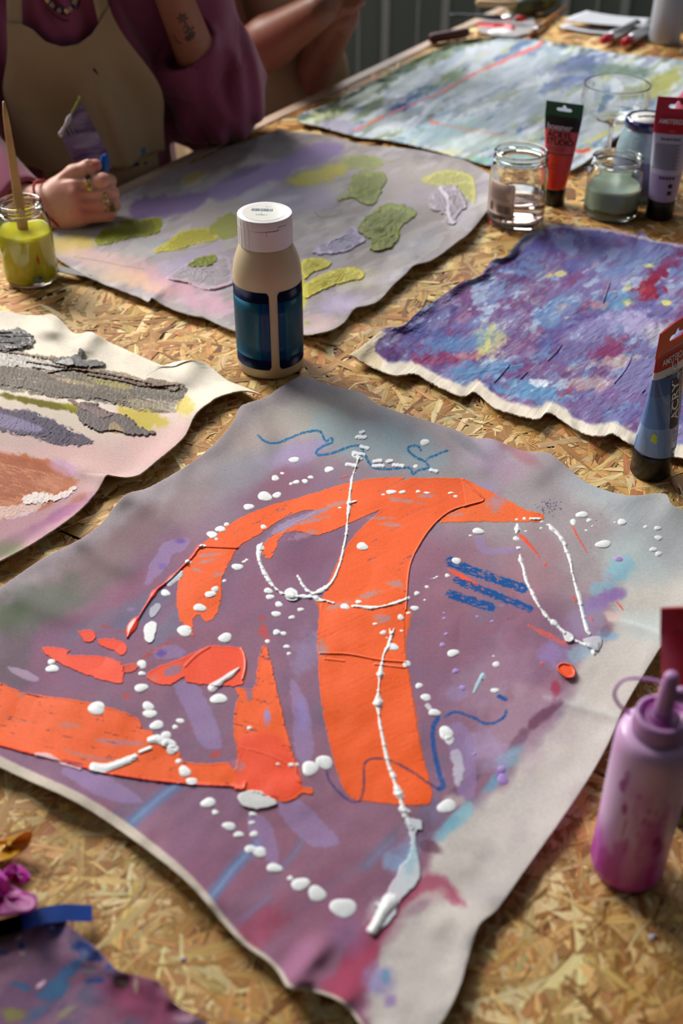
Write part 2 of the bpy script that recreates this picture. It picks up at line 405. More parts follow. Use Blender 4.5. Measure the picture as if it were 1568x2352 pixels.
# ------------------------------------------------------------------ table of oriented strand board
TW = 1.25
TL0 = -1.9; TL1 = (T(1130, 18) - E0).dot(ED) + 0.03
def tp(u, v, z=0.0):
    """table coordinates: u along the left edge from E0, v across"""
    return Vector((E0.x, E0.y, 0)) + ED*u + EN*v + Vector((0, 0, TZ+z))
tab = thing('table', 'long worktable topped with pale oriented strand board, carrying the paintings', 'table', (E0.x, E0.y, 0), EA)
def to_tab(p): 
    q = Vector((p[0]-E0.x, p[1]-E0.y, 0)); return (q.dot(ED), -q.dot(EN), p[2])
def osb():
    rng = np.random.default_rng(11)
    vs = []; fs = []; cs = []; uvs = []
    # board body
    seams = [TL0, (T(160, 1227)-E0).dot(ED), TL1]
    def addbox(x0, x1, y0, y1, z0, z1, c):
        k = len(vs)
        for x in (x0, x1):
            for y in (y0, y1):
                for z in (z0, z1): vs.append((x, y, z)); cs.append((*c, 0.5))
        for q in ((0, 1, 3, 2), (4, 6, 7, 5), (0, 4, 5, 1), (2, 3, 7, 6), (0, 2, 6, 4), (1, 5, 7, 3)): fs.append([k+i for i in q])
    for a, b in zip(seams[:-1], seams[1:]):
        addbox(a+0.0015, b-0.0015, -TW, -0.022, TZ-0.020, TZ-0.0030, S(150, 112, 68))
    pal = [(224, 180, 112), (236, 200, 138), (206, 158, 90), (244, 216, 160), (190, 138, 74), (216, 170, 100), (170, 118, 58), (232, 190, 120), (210, 150, 92)]
    def strands(n, l0, l1, w0, w1, z0, z1, near=False):
        for i in range(n):
            if near:
                px = rng.uniform(-100, 1660); py = rng.uniform(350, 2450)
                P = T(px, py); x, y, _ = to_tab(P)
            else:
                x = rng.uniform(TL0, TL1); y = -rng.uniform(0.02, TW)
            if y > -0.022 or y < -TW or x > TL1 or x < TL0: continue
            si = 0 if x < seams[1] else 1
            L = rng.uniform(l0, l1); w = rng.uniform(w0, w1)*(0.5+0.5*rng.random()); an = rng.normal(0, 0.75) if rng.random() < 0.75 else rng.uniform(0, math.pi)
            z = TZ - 0.0004 - rng.uniform(z0, z1); dz = rng.uniform(-0.0003, 0.0003)
            dx, dy = math.cos(an), math.sin(an)
            k = rng.uniform(-0.006, 0.006)
            u = [(-0.5, -0.5+rng.uniform(0, .3)), (-0.46, 0.35+rng.uniform(0, .15)), (0.05, 0.5), (0.5, 0.4+rng.uniform(-.3, .1)), (0.47, -0.4), (0.0, -0.5)]
            c = np.array(pal[rng.integers(len(pal))], float)*rng.uniform(0.84, 1.06) + rng.normal(0, 4, 3)
            if rng.random() < 0.05: c = np.array((160, 104, 52))*rng.uniform(.8, 1.1)
            c = lin(np.clip(c, 0, 250)/255.0); k0 = len(vs)
            seed = rng.uniform(0, 50)
            pts = []
            for (a, b) in u:
                X = x + a*L*dx - (b*w+k*(1-4*a*a))*dy; Yv = y + a*L*dy + (b*w+k*(1-4*a*a))*dx
                lo, hi = seams[si]+0.0015, seams[si+1]-0.0015
                X = min(max(X, lo), hi); Yv = min(max(Yv, -TW), -0.022)
                vs.append((X, Yv, min(z+dz*a*2+0.0003*b, TZ-0.00005))); cs.append((*c, 0.25)); pts.append((seed+a*L, seed*3.1+b*w))
            fs.append(list(range(k0, k0+6))); uvs.append(pts)
    strands(5200, 0.06, 0.14, 0.010, 0.032, 0.0008, 0.0022)
    strands(8500, 0.04, 0.12, 0.005, 0.019, 0.0002, 0.0014, True)
    strands(3200, 0.04, 0.10, 0.005, 0.015, 0.0001, 0.0006, True)
    strands(5200, 0.012, 0.045, 0.0010, 0.0040, 0.0000, 0.0006, True)
    me = bpy.data.meshes.new('tabletop'); me.from_pydata(vs, [], fs); me.update()
    at = me.attributes.new('paint', 'FLOAT_COLOR', 'POINT'); at.data.foreach_set('color', np.array(cs, np.float32).ravel())
    uv = me.uv_layers.new(name='grain'); k = 0
    arr = np.zeros((len(me.loops), 2), np.float32); nb = len(fs)-len(uvs)
    for p in me.polygons:
        if p.index >= nb:
            for li, q in zip(p.loop_indices, uvs[p.index-nb]): arr[li] = q
    uv.data.foreach_set('uv', arr.ravel())
    m = bpy.data.materials.new('strand_board'); m.use_nodes = True; nt = m.node_tree; b = nt.nodes['Principled BSDF']; N = nt.nodes.new; L = nt.links.new
    a = N('ShaderNodeAttribute'); a.attribute_name = 'paint'
    un = N('ShaderNodeUVMap'); un.uv_map = 'grain'
    mp = N('ShaderNodeMapping'); mp.inputs['Scale'].default_value = (22, 900, 1); L(un.outputs[0], mp.inputs[0])
    n = N('ShaderNodeTexNoise'); n.inputs['Scale'].default_value = 1; n.inputs['Detail'].default_value = 4; L(mp.outputs[0], n.inputs['Vector'])
    r = N('ShaderNodeMapRange'); r.inputs[1].default_value = 0.3; r.inputs[2].default_value = 0.72; r.inputs[3].default_value = 0.60; r.inputs[4].default_value = 1.14
    L(n.outputs[0], r.inputs[0])
    x = N('ShaderNodeMix'); x.data_type = 'RGBA'; x.blend_type = 'MULTIPLY'; x.inputs[0].default_value = 1
    L(a.outputs['Color'], x.inputs[6]); L(r.outputs[0], x.inputs[7]); L(x.outputs[2], b.inputs['Base Color'])
    bb = N('ShaderNodeBump'); bb.inputs['Strength'].default_value = 0.5; bb.inputs['Distance'].default_value = 0.0005
    L(n.outputs[0], bb.inputs['Height']); L(bb.outputs[0], b.inputs['Normal'])
    b.inputs['Roughness'].default_value = 0.6; b.inputs['Specular IOR Level'].default_value = 0.25
    me.materials.append(m)
    o = bpy.data.objects.new('tabletop', me); COL.objects.link(o); o.parent = tab
    return o
osb()
edgem = wood_mat('table_edge_wood', S(176, 150, 132), S(196, 172, 152), 4, 12)
bm = bmesh.new(); box(bm, ((TL0+TL1)/2, -0.010, TZ-0.0225), (TL1-TL0, 0.0235, 0.0445)); bevel(bm, 0.0015); obj('edge_trim', bm, edgem, tab, False)
bm = bmesh.new(); box(bm, ((TL0+TL1)/2, -TW-0.012, TZ-0.0225), (TL1-TL0, 0.0235, 0.0445)); bevel(bm, 0.0015); obj('edge_trim', bm, edgem, tab, False)
for x in (TL0+0.06, TL1-0.06):
    bm = bmesh.new(); box(bm, (x, -TW/2, TZ-0.055), (0.06, TW-0.12, 0.065)); bevel(bm, 0.002); obj('cross_rail', bm, edgem, tab, False)
    for y in (-0.09, -TW+0.09):
        bm = bmesh.new(); box(bm, (x, y, (TZ-0.0875)/2), (0.06, 0.06, TZ-0.0875)); bevel(bm, 0.003); obj('leg', bm, edgem, tab, False)
# ------------------------------------------------------------------ paintings on cloth
PM = paint_mat('painted_cloth'); PM2 = paint_mat('painted_cloth_blue', 1200, 0.3); 
OR = (255, 92, 2); WH = (234, 239, 241); BL = (20, 92, 160); LI = (158, 136, 190); MV = (150, 112, 134)

def paint_main(p, u, v):
    X, Y = p.X, p.Y
    # stained ground: mauve, grey towards the top, pale raw cloth on the right
    full = (slice(None), slice(None))
    n1 = fbm(X, Y, 130, 2, 5); n2 = fbm(X, Y, 60, 5, 4, -25, 2.5)
    p.put(full, sstep(0.42, 0.62, n1)*0.5, (140, 108, 138))
    p.put(full, sstep(0.5, 0.66, n2)*0.45, (158, 108, 130))
    p.put(full, sstep(0.5, 0.7, fbm(X, Y, 45, 8, 4, -35, 3))*0.35, (128, 104, 132))
    p.put(full, sstep(0.55, 0.75, fbm(X, Y, 55, 18, 4, -40, 3))*0.35, (120, 124, 148))
    p.put(full, sstep(1700, 2250, Y-0.1*X)*0.5, (158, 92, 118))
    dt = (Y - (880 + 0.52*(X-690)*(X > 690) - 0.60*(X-690)*(X <= 690)))     # distance below the top edges
    p.put(full, (1-sstep(60, 240, dt+60*(n1-0.5)*2))*0.92, (172, 164, 168))
    p.blob(700, 960, 140, 60, (186, 184, 176), 0.8, -15, nz=.4)
    p.blob(820, 1010, 120, 50, (164, 184, 192), 0.8, 20, nz=.5)
    p.blob(940, 1020, 110, 45, (156, 178, 190), 0.7, 30, nz=.5)
    p.blob(610, 1010, 90, 50, (182, 168, 164), 0.7, -20)
    p.blob(560, 1080, 120, 45, (150, 156, 168), 0.55, -30)
    p.blob(680, 1040, 80, 26, (172, 158, 200), 0.75, -12, nz=.5)
    p.blob(430, 1150, 110, 40, (158, 140, 144), 0.6, -35)
    p.blob(1140, 1060, 70, 40, (178, 150, 172), 0.8, 30, nz=.5); p.blob(1110, 1040, 50, 60, (190, 176, 202), 0.5, 100)
    p.blob(1190, 1040, 60, 16, (176, 112, 126), 0.6, 30); p.blob(1100, 1120, 45, 22, (168, 146, 190), 0.6)
    p.blob(1080, 1025, 60, 16, (140, 140, 148), 0.6, 30)
    p.blob(230, 1300, 150, 60, (138, 118, 118), 0.7, -30); p.blob(90, 1390, 130, 60, (110, 118, 108), 0.8, -20)
    p.blob(20, 1420, 60, 30, (104, 118, 90), 0.7, -20); p.blob(320, 1210, 90, 40, (142, 116, 122), 0.7, -35)
    p.blob(30, 1500, 50, 90, (106, 104, 104), 0.5)
    p.blob(330, 1400, 90, 34, (118, 124, 152), 0.7, -30, nz=.6); p.blob(240, 1420, 110, 20, (130, 124, 146), 0.5, -25)
    p.blob(380, 1450, 60, 26, (122, 132, 160), 0.6, -50, nz=.6)
    p.blob(640, 1130, 90, 40, (150, 104, 118), 0.5, -15); p.blob(700, 1270, 70, 60, (132, 92, 118), 0.55)
    p.blob(1050, 1330, 110, 90, (166, 122, 138), 0.5); p.blob(1230, 1300, 80, 90, (172, 128, 140), 0.6); p.blob(1030, 1480, 100, 80, (150, 104, 122), 0.5)
    # raw pale cloth on the right
    edge = [(1330, 1130), (1400, 1180), (1450, 1250), (1440, 1320), (1410, 1400), (1400, 1460), (1340, 1490), (1310, 1570), (1290, 1620), (1250, 1680), (1200, 1740),
            (1170, 1800), (1100, 1850), (1030, 1900), (985, 1960), (960, 2040), (900, 2130), (855, 2210), (840, 2290), (850, 2352), (880, 2500), (1300, 2520), (1800, 2300), (1900, 1200), (1600, 1120)]
    p.poly(edge, (206, 202, 196), 0.95, soft=34, wob=22, ws=50, smooth=3, seed=4)
    p.poly([(1290, 1100), (1380, 1090), (1500, 1120), (1650, 1200), (1650, 1300), (1480, 1330), (1420, 1300), (1420, 1220), (1360, 1160)], (170, 178, 186), 0.8, soft=60, wob=20, ws=60)
    p.blob(1450, 1290, 90, 60, (190, 204, 206), 0.7, 20); p.blob(1490, 1440, 90, 40, (190, 200, 200), 0.7, 15)
    p.line([(1400, 1420), (1460, 1432), (1540, 1462)], (214, 226, 228), 9, 0.5, soft=8); p.line([(1250, 1600), (1330, 1620), (1420, 1645)], (216, 222, 220), 10, 0.5, soft=9)
    p.blob(1200, 1660, 120, 90, (186, 160, 178), 0.6, -45, nz=.5); p.blob(1130, 1560, 120, 70, (186, 150, 172), 0.5, -40)
    p.blob(1100, 1950, 40, 25, (180, 176, 172), 0.6); p.blob(1150, 2050, 80, 30, (186, 182, 182), 0.7)
    # blues, lilacs and wine reds along that border
    for (x, y, rx, ry, c, a, an) in [(1420, 1310, 45, 26, (140, 192, 212), .8, -35), (1380, 1350, 40, 18, (140, 186, 206), .7, -35), (1370, 1385, 46, 22, (152, 122, 186), .85, -25),
            (1415, 1365, 28, 16, (142, 112, 178), .8, -20), (1345, 1430, 60, 40, (160, 150, 190), .6, -50), (1395, 1460, 22, 14, (140, 180, 214), .8, 0), (1392, 1448, 20, 14, (120, 90, 110), .5, -40),
            (1330, 1500, 40, 26, (150, 184, 206), .7, -30), (1270, 1500, 34, 34, (158, 134, 190), .8, -50), (1275, 1580, 10, 26, (164, 66, 92), .9, 5), (1240, 1650, 60, 14, (110, 66, 92), .75, -40),
            (1190, 1700, 46, 12, (112, 76, 100), .6, -45), (1165, 1745, 44, 20, (130, 176, 196), .8, -45), (1140, 1790, 40, 16, (120, 166, 196), .85, -45), (1060, 1810, 50, 12, (104, 74, 104), .6, -40),
            (1050, 1880, 60, 20, (140, 192, 208), .85, -45), (1020, 1905, 46, 14, (120, 176, 200), .7, -45), (990, 1870, 40, 30, (116, 110, 150), .5, -40), (930, 1960, 60, 30, (140, 156, 196), .7, -50),
            (905, 1985, 24, 30, (150, 176, 214), .7, -50), (970, 1905, 30, 34, (110, 84, 108), .6, 10), (985, 1945, 30, 14, (106, 72, 92), .7, 20), (1400, 1330, 14, 14, (190, 160, 180), .5, 0),
            (1405, 1415, 22, 12, (226, 196, 190), .8, 10), (1150, 1780, 12, 22, (136, 92, 176), .8, 0), (1050, 1590, 20, 30, (166, 150, 200), .5, 60), (1120, 1720, 40, 60, (176, 160, 200), .6, -50),
            (1045, 1840, 24, 18, (206, 200, 196), .7, 0), (870, 2100, 40, 30, (190, 176, 186), .8, -50)]:
        p.blob(x, y, rx, ry, c, a, an, soft=.5, nz=.45, ns=16)
    p.poly([(960, 2020), (990, 2008), (1020, 2018), (1050, 2050), (1068, 2080), (1040, 2074), (1000, 2050), (960, 2060), (930, 2080), (905, 2120), (885, 2150), (860, 2190), (830, 2240), (800, 2290), (760, 2290), (790, 2200), (840, 2120), (900, 2060)], (168, 76, 104), 0.8, soft=14, wob=8, ws=16)
    p.blob(985, 2062, 40, 22, (200, 176, 178), 0.7, -20, nz=.5); p.blob(960, 2085, 34, 14, (150, 110, 140), .5, -30)
    p.poly([(800, 2180), (850, 2160), (870, 2200), (845, 2260), (820, 2300), (770, 2296), (730, 2270), (770, 2230)], (164, 70, 98), 0.75, soft=14, wob=8, ws=16)
    p.blob(870, 2250, 38, 40, (150, 140, 196), 0.75, 20, nz=.4, ns=14); p.blob(885, 2245, 12, 20, (110, 156, 190), .8); p.blob(895, 2300, 14, 18, (140, 110, 186), .6, 40)
    p.blob(600, 2130, 80, 40, (170, 70, 96), 0.5, -40, nz=.5); p.blob(700, 2200, 80, 40, (164, 112, 146), 0.7, -45); p.blob(780, 2080, 40, 60, (150, 96, 130), .4)
    p.blob(800, 2150, 50, 50, (150, 112, 160), .5, -40)
    # blue wet streaks across the lower left
    for q, w, a in [([(425, 1790), (370, 1830), (300, 1890)], 26, .8), ([(590, 1940), (540, 1990), (500, 2040), (478, 2070)], 26, .85), ([(480, 2075), (472, 2100)], 14, .6), ([(690, 1935), (672, 1965), (650, 1990)], 10, .5),
                    ([(620, 2060), (560, 2110)], 14, .3), ([(900, 1930), (840, 1990)], 24, .35)]:
        p.line(q, (96, 140, 192), w, a*0.8, soft=16); p.line([(x+5, y-5) for x, y in q], (150, 176, 212), w*0.3, a*0.6, soft=8)
    # translucent lilac strokes
    for q in [[(380, 1245), (420, 1235), (435, 1240), (425, 1262), (395, 1275), (385, 1300), (360, 1325), (335, 1345), (340, 1310), (360, 1270)],
              [(400, 1575), (450, 1570), (480, 1620), (510, 1700), (500, 1720), (460, 1710), (430, 1640)], [(668, 1560), (700, 1600), (712, 1640), (720, 1735), (680, 1740), (672, 1640)],
              [(640, 1840), (680, 1830), (775, 1925), (760, 1945), (710, 1940), (650, 1880)], [(570, 1870), (620, 1890), (640, 1980), (610, 1975), (575, 1920)], [(140, 1770), (200, 1760), (320, 1830), (310, 1845), (240, 1835), (170, 1795)],
              [(1020, 1680), (1060, 1660), (1090, 1720), (1090, 1830), (1050, 1820), (1040, 1740)], [(1090, 1235), (1115, 1235), (1120, 1258), (1190, 1256), (1188, 1268), (1110, 1272)], [(352, 1490), (400, 1482), (430, 1500), (390, 1515), (360, 1512)]]:
        p.poly(q, LI, 0.62, soft=4, wob=4, ws=9, dry=0.55, dang=-40, g=0.35, h=.15)
    p.blob(415, 1242, 14, 8, (118, 88, 170), .8); p.blob(372, 1300, 10, 8, (120, 96, 176), .6); p.blob(370, 1500, 14, 10, (112, 86, 170), .8, ns=6)
    p.blob(695, 1640, 14, 40, (150, 132, 198), .8, -5, g=.6, nz=.3, ns=9); p.blob(700, 1500, 30, 60, (160, 148, 190), .6, 20, nz=.5, ns=12)
    p.blob(620, 1235, 26, 12, (150, 140, 176), .5, -30)
    for q in [[(20, 1530), (60, 1540), (88, 1556), (80, 1567), (50, 1556), (24, 1542)]]: p.poly(q, (196, 170, 200), 0.7, soft=3, wob=2, g=.3)
    for x, y in [(470, 1560), (300, 1400), (1010, 1780), (1150, 1390)]: p.blob(x, y, 10, 5, (176, 150, 196), .5)
    # orange gesture
    kw = dict(g=0.5, h=0.22, rim=0.12, wob=2.2, ws=7, streak=.25)
    arch = [(463, 1251), (502, 1222), (551, 1190), (607, 1166), (701, 1138), (796, 1110), (881, 1096), (961, 1098), (1060, 1098), (1084, 1117), (1108, 1149), (1060, 1165), (1022, 1185), (985, 1218), (966, 1247), (947, 1280), (937, 1313), (933, 1365), (929, 1412),
            (929, 1487), (939, 1552), (952, 1630), (967, 1725), (989, 1803), (991, 1829), (980, 1849), (924, 1849), (837, 1840), (815, 1838), (789, 1812), (767, 1747), (746, 1660), (735, 1586), (731, 1530), (728, 1465), (735, 1400), (744, 1365),
            (763, 1317), (786, 1270), (815, 1228), (843, 1200), (876, 1171), (862, 1176), (796, 1204), (735, 1230), (697, 1223), (654, 1223), (635, 1256), (621, 1282), (602, 1275), (607, 1247), (631, 1223), (678, 1199), (725, 1176), (700, 1172), (640, 1196), (604, 1222),
            (571, 1241), (545, 1259), (526, 1296), (510, 1328), (508, 1365), (500, 1406), (475, 1430), (461, 1412), (443, 1422), (445, 1463), (435, 1447), (414, 1426), (406, 1386), (408, 1345), (424, 1296)]
    p.poly(arch, OR, 1.0, seed=3, smooth=2, dry=0.60, dang=-24, dsc=6, dst=7, **kw)
    p.poly([(735, 1400), (740, 1380), (930, 1380), (929, 1487), (939, 1552), (952, 1630), (967, 1725), (985, 1803), (980, 1843), (924, 1843), (820, 1832), (795, 1812), (772, 1747), (752, 1660), (741, 1586), (737, 1530), (734, 1465)], OR, .97, soft=8, wob=4, ws=12, g=.55)
    beak = [(1060, 1100), (1090, 1112), (1126, 1129), (1173, 1152), (1206, 1171), (1240, 1178), (1248, 1185), (1240, 1198), (1173, 1198), (1032, 1199), (1008, 1202), (1030, 1180), (1070, 1160)]
    p.poly(beak, (255, 104, 30), 1.0, seed=6, smooth=2, **kw)
    p.line([(1062, 1099), (1078, 1118), (1100, 1136), (1110, 1149), (1080, 1158), (1040, 1170), (1010, 1190), (985, 1217), (962, 1252), (946, 1284), (938, 1316), (934, 1366), (932, 1400)], (255, 96, 50), 3.4, 1, h=0.9, g=.75)
    # folds inside the arch leg
    p.line([(455, 1254), (500, 1256), (545, 1258)], (236, 72, 24), 5, .9, h=.8, g=.8); p.line([(735, 1500), (800, 1502), (870, 1515), (930, 1520)], OR, 4, .9, h=.9, g=.85); p.line([(745, 1513), (790, 1518)], OR, 4, .8, h=.6, g=.85)
    p.line([(860, 1525), (930, 1533)], (255, 120, 80), 4, .9, h=.7, g=.9)
    p.line([(463, 1251), (452, 1262), (444, 1275), (430, 1290)], (226, 54, 20), 7, 1, h=1.1, g=.8)
    p.line([(430, 1290, 4), (408, 1312, 4), (392, 1326, 8), (378, 1340, 4), (362, 1352, 6), (352, 1364, 13), (344, 1376, 7), (330, 1398, 4), (318, 1418, 4), (312, 1424, 14), (304, 1438, 22), (297, 1450, 16), (292, 1464, 3)], (236, 48, 18), h=1.6, g=.9)
    kk = dict(g=0.5, h=0.4, rim=0.2, wob=3, ws=6, smooth=2)
    p.poly([(180, 1450), (205, 1447), (219, 1455), (216, 1472), (196, 1475), (188, 1465)], (240, 62, 22), seed=2, **kk)
    p.poly([(224, 1469), (261, 1467), (292, 1484), (280, 1506), (261, 1494), (233, 1484)], (244, 66, 22), seed=3, **kk)
    p.line([(232, 1438), (250, 1440)], (220, 70, 60), 3, .8); p.line([(265, 1452), (290, 1450)], (220, 70, 50), 3, .8)
    p.poly([(98, 1488), (122, 1486), (163, 1494), (155, 1504), (220, 1506), (261, 1514), (282, 1529), (280, 1569), (245, 1565), (196, 1549), (139, 1524), (106, 1504)], (246, 72, 28), seed=4, dry=.3, dang=15, **kk)
    p.poly([(280, 1530), (318, 1522), (314, 1539), (286, 1545)], (236, 76, 48), .85, seed=5, dry=.4, **kk); p.line([(318, 1524), (351, 1495), (388, 1476)], (214, 72, 56), 8, .7, dry=.45)
    p.poly([(335, 1553), (367, 1529), (420, 1512), (482, 1484), (547, 1488), (561, 1500), (565, 1537), (555, 1573), (514, 1576), (482, 1573), (429, 1567), (424, 1553), (392, 1573), (359, 1569)], (248, 74, 28), seed=7, dry=.28, dang=-25, **kk)
    p.blob(395, 1540, 26, 12, (150, 108, 140), .9, -20, soft=.3, nz=.4, ns=8); p.blob(352, 1558, 16, 10, (214, 110, 110), .6, ns=6)
    p.line([(480, 1486), (450, 1505), (425, 1530)], (226, 60, 30), 7, .8, h=.5, g=.7)
    p.line([(553, 1488, 4), (562, 1510, 6), (562, 1535, 5), (556, 1560, 4)], (255, 110, 70), h=1.0, g=.95)
    kb = dict(g=0.5, h=0.4, rim=0.3, wob=2.5, ws=6, smooth=2)
    p.poly([(608, 1482), (618, 1502), (630, 1558), (645, 1621), (659, 1684), (679, 1752), (693, 1805), (715, 1810), (716, 1825), (693, 1822), (679, 1834), (650, 1844), (620, 1830), (562, 1815), (538, 1815), (533, 1805), (436, 1800), (339, 1791), (242, 1776),
            (204, 1767), (145, 1747), (78, 1733), (0, 1713), (-80, 1690), (-80, 1545), (0, 1568), (58, 1592), (145, 1604), (218, 1616), (291, 1638), (322, 1655), (325, 1670), (349, 1679), (359, 1699), (388, 1718), (412, 1728), (422, 1750), (485, 1754),
            (524, 1752), (538, 1771), (548, 1733), (538, 1694), (538, 1636), (548, 1597), (540, 1580), (582, 1582), (590, 1545), (596, 1500)], OR, seed=9, dry=.62, dang=14, dsc=6, dst=8, **kb)
    p.poly([(556, 1690), (640, 1690), (680, 1760), (690, 1815), (640, 1838), (560, 1812), (540, 1790), (545, 1740)], (246, 72, 20), 1, soft=10, wob=2, g=.6, h=.1)
    p.blob(572, 1590, 8, 24, (140, 104, 140), .9, 0, soft=.3, nz=.4, ns=7); p.blob(613, 1645, 9, 20, (166, 128, 190), .95, 0, soft=.3, nz=.2, ns=7, g=.6)
    p.blob(612, 1664, 10, 12, (206, 110, 120), .6, ns=6)
    for q, a in [([(212, 1696), (260, 1698), (325, 1704), (330, 1712), (260, 1712)], .8), ([(130, 1662), (160, 1658), (190, 1668), (150, 1674)], .6), ([(0, 1640), (40, 1652), (110, 1668), (50, 1660)], .45), ([(140, 1720), (210, 1735), (290, 1748), (200, 1745)], .7),
                 ([(40, 1590), (60, 1594), (56, 1600), (40, 1598)], .6), ([(530, 1745), (560, 1750), (560, 1768), (540, 1772)], .7)]:
        p.poly(q, (190, 120, 140), a, soft=5, wob=3, ws=8, dry=.35, dang=12)
    p.line([(-40, 1702), (78, 1733), (145, 1748), (204, 1767), (242, 1776), (339, 1791), (436, 1801), (533, 1806)], (226, 44, 22), 5, 1, h=1.0, g=.85)
    p.line([(536, 1806, 10), (556, 1810, 12), (563, 1798, 8)], (255, 86, 50), h=1.4, g=.9, wob=2)
    p.line([(548, 1715), (620, 1735), (690, 1770)], (255, 100, 60), 2.5, .7, h=.4, g=.8)
    for q in [(700, 1228, 40, 8, -18), (720, 1195, 40, 5, -15), (780, 1156, 30, 5, -10), (980, 1140, 20, 5, 5), (925, 1150, 40, 5, 8), (900, 1205, 22, 6, 5), (870, 1190, 30, 4, 0), (850, 1365, 30, 8, -20), (780, 1390, 30, 6, -15), (910, 1342, 20, 10, 0), (880, 1420, 22, 10, 0),
              (470, 1290, 26, 5, -10), (500, 1320, 18, 4, -20), (455, 1310, 16, 4, 20), (480, 1275, 30, 4, -5), (1140, 1155, 20, 28, 20), (740, 1490, 14, 20, 0), (1050, 1182, 26, 4, -10)]:
        p.blob(*q[:4], (176, 140, 166), .75, q[4], soft=.5, nz=.8, ns=7)
    p.poly([(622, 1222), (650, 1200), (700, 1180), (745, 1165), (756, 1168), (735, 1182), (690, 1200), (640, 1224)], (160, 142, 180), .85, soft=3, wob=4, ws=6, g=.4, seed=5)
    # other orange marks
    for q, w in [([(1192, 1228, 5), (1205, 1240, 9), (1225, 1262, 5), (1238, 1280, 2)], 0), ([(1250, 1296, 6), (1252, 1297, 6)], 0), ([(1312, 1205, 2), (1322, 1225, 4), (1330, 1240, 3), (1348, 1270, 2)], 0), ([(1415, 1382, 2), (1424, 1392, 4), (1430, 1400, 2)], 0),
                 ([(1312, 1368, 2), (1322, 1380, 4)], 0), ([(1030, 1308, 4), (1060, 1325, 12), (1090, 1342, 9), (1120, 1362, 3)], 0), ([(1355, 1418, 3), (1360, 1424, 5)], 0), ([(780, 1098, 2), (800, 1092, 2)], 0), ([(1243, 1523, 5), (1245, 1524, 5)], 0)]:
        p.line(q, (244, 78, 44), h=.3, g=.6, wob=1)
    p.line([(1213, 1436, 4), (1240, 1450, 12), (1265, 1462, 14), (1285, 1472, 10), (1300, 1480, 12)], (240, 92, 66), dry=.5, wob=4, g=.5)
    p.poly([(1281, 1528), (1292, 1522), (1310, 1526), (1321, 1540), (1318, 1554), (1302, 1557), (1288, 1548), (1280, 1538)], (250, 84, 22), 1, wob=.6, g=.85, h=2.2, rim=1.4)
    p.blob(1285, 1545, 14, 20, (240, 90, 60), .0)
    for x, y in [(600, 1420), (606, 1440), (610, 1455), (612, 1470), (600, 1450), (290, 1600), (498, 1729), (490, 1735)]: p.blob(x, y, 9, 7, (214, 84, 78), .75, ns=5, nz=.6)
    # blue oil pastel
    ch = dict(dry=.30, wob=1.6, ws=3, soft=2.0, g=.1, h=.03, dome=False)
    p.line([(593, 1000), (606, 1012), (625, 1018), (650, 1013), (690, 996), (728, 989), (740, 998), (748, 1014), (760, 1006), (762, 1016), (740, 1026), (727, 1036), (730, 1045), (760, 1042), (800, 1027), (825, 1024), (838, 1044), (848, 1064), (862, 1076),
            (890, 1078), (930, 1074), (944, 1078), (948, 1089), (962, 1080), (984, 1074), (975, 1060), (955, 1050), (938, 1036), (940, 1026), (958, 1024), (966, 1034)], (34, 112, 168), 5.2, .95, smooth=3, **ch)
    p.line([(980, 1056), (990, 1048)], (34, 112, 168), 5, .6, **ch); p.line([(992, 1050), (1012, 1040), (1027, 1035)], (34, 112, 168), 5, .95, **ch)
    for q, w in [([(1034, 1291), (1080, 1310), (1140, 1330), (1200, 1352)], 21), ([(1048, 1333), (1100, 1352), (1150, 1372), (1216, 1398)], 16), ([(1034, 1364), (1080, 1380), (1126, 1394)], 20)]:
        p.line(q, (18, 84, 158), w, .97, dry=.34, wob=3.5, ws=5, soft=2.2, g=.1, h=.06, dome=False, dsc=2.6, dang=22, dst=2.5)
    p.line([(1163, 1632), (1156, 1648), (1135, 1660), (1112, 1661), (1090, 1650), (1060, 1638), (1040, 1636), (1022, 1646)], (26, 86, 160), 6.5, .95, **ch)
    p.line([(1005, 1650), (995, 1668), (994, 1700), (1000, 1740), (1010, 1780), (1018, 1805), (1008, 1812)], (26, 86, 160), 11, .95, smooth=4, **ch)
    p.line([(1008, 1812), (985, 1800), (950, 1775), (900, 1748), (868, 1742), (846, 1745), (836, 1760), (835, 1810), (826, 1838), (805, 1840), (780, 1822), (758, 1795), (748, 1768)], (72, 62, 120), 5.5, .8, smooth=4, **ch)
    p.line([(1145, 1599), (1162, 1606)], (26, 86, 160), 9, .95, **ch); p.line([(1150, 1602), (1160, 1607)], (26, 86, 160), 8, .95, **ch)
    rng = np.random.default_rng(5)
    for i in range(60): p.dots([(1262+rng.normal(0, 14), 1164+rng.normal(0, 9), rng.uniform(1.5, 3.5))], (64, 70, 110), h=0, g=.1)
    for i in range(26): p.dots([(rng.uniform(1000, 1400), rng.uniform(1150, 1600), rng.uniform(1.5, 3))], (84, 70, 110), h=0, g=.1)
    # lilac drops
    p.dots([(1020, 1408, 7), (1020, 1420, 9), (1024, 1456, 10), (1016, 1481, 14), (1096, 1416, 8), (1130, 1427, 9), (1046, 1541, 16), (1062, 1580, 16), (1420, 1284, 18), (1090, 1731, 10), (1152, 1766, 20), (1154, 1790, 24, 1), (990, 1330, 6)], (164, 134, 204), h=.7)
    # white drips
    w = WH; brg = np.random.default_rng(77)
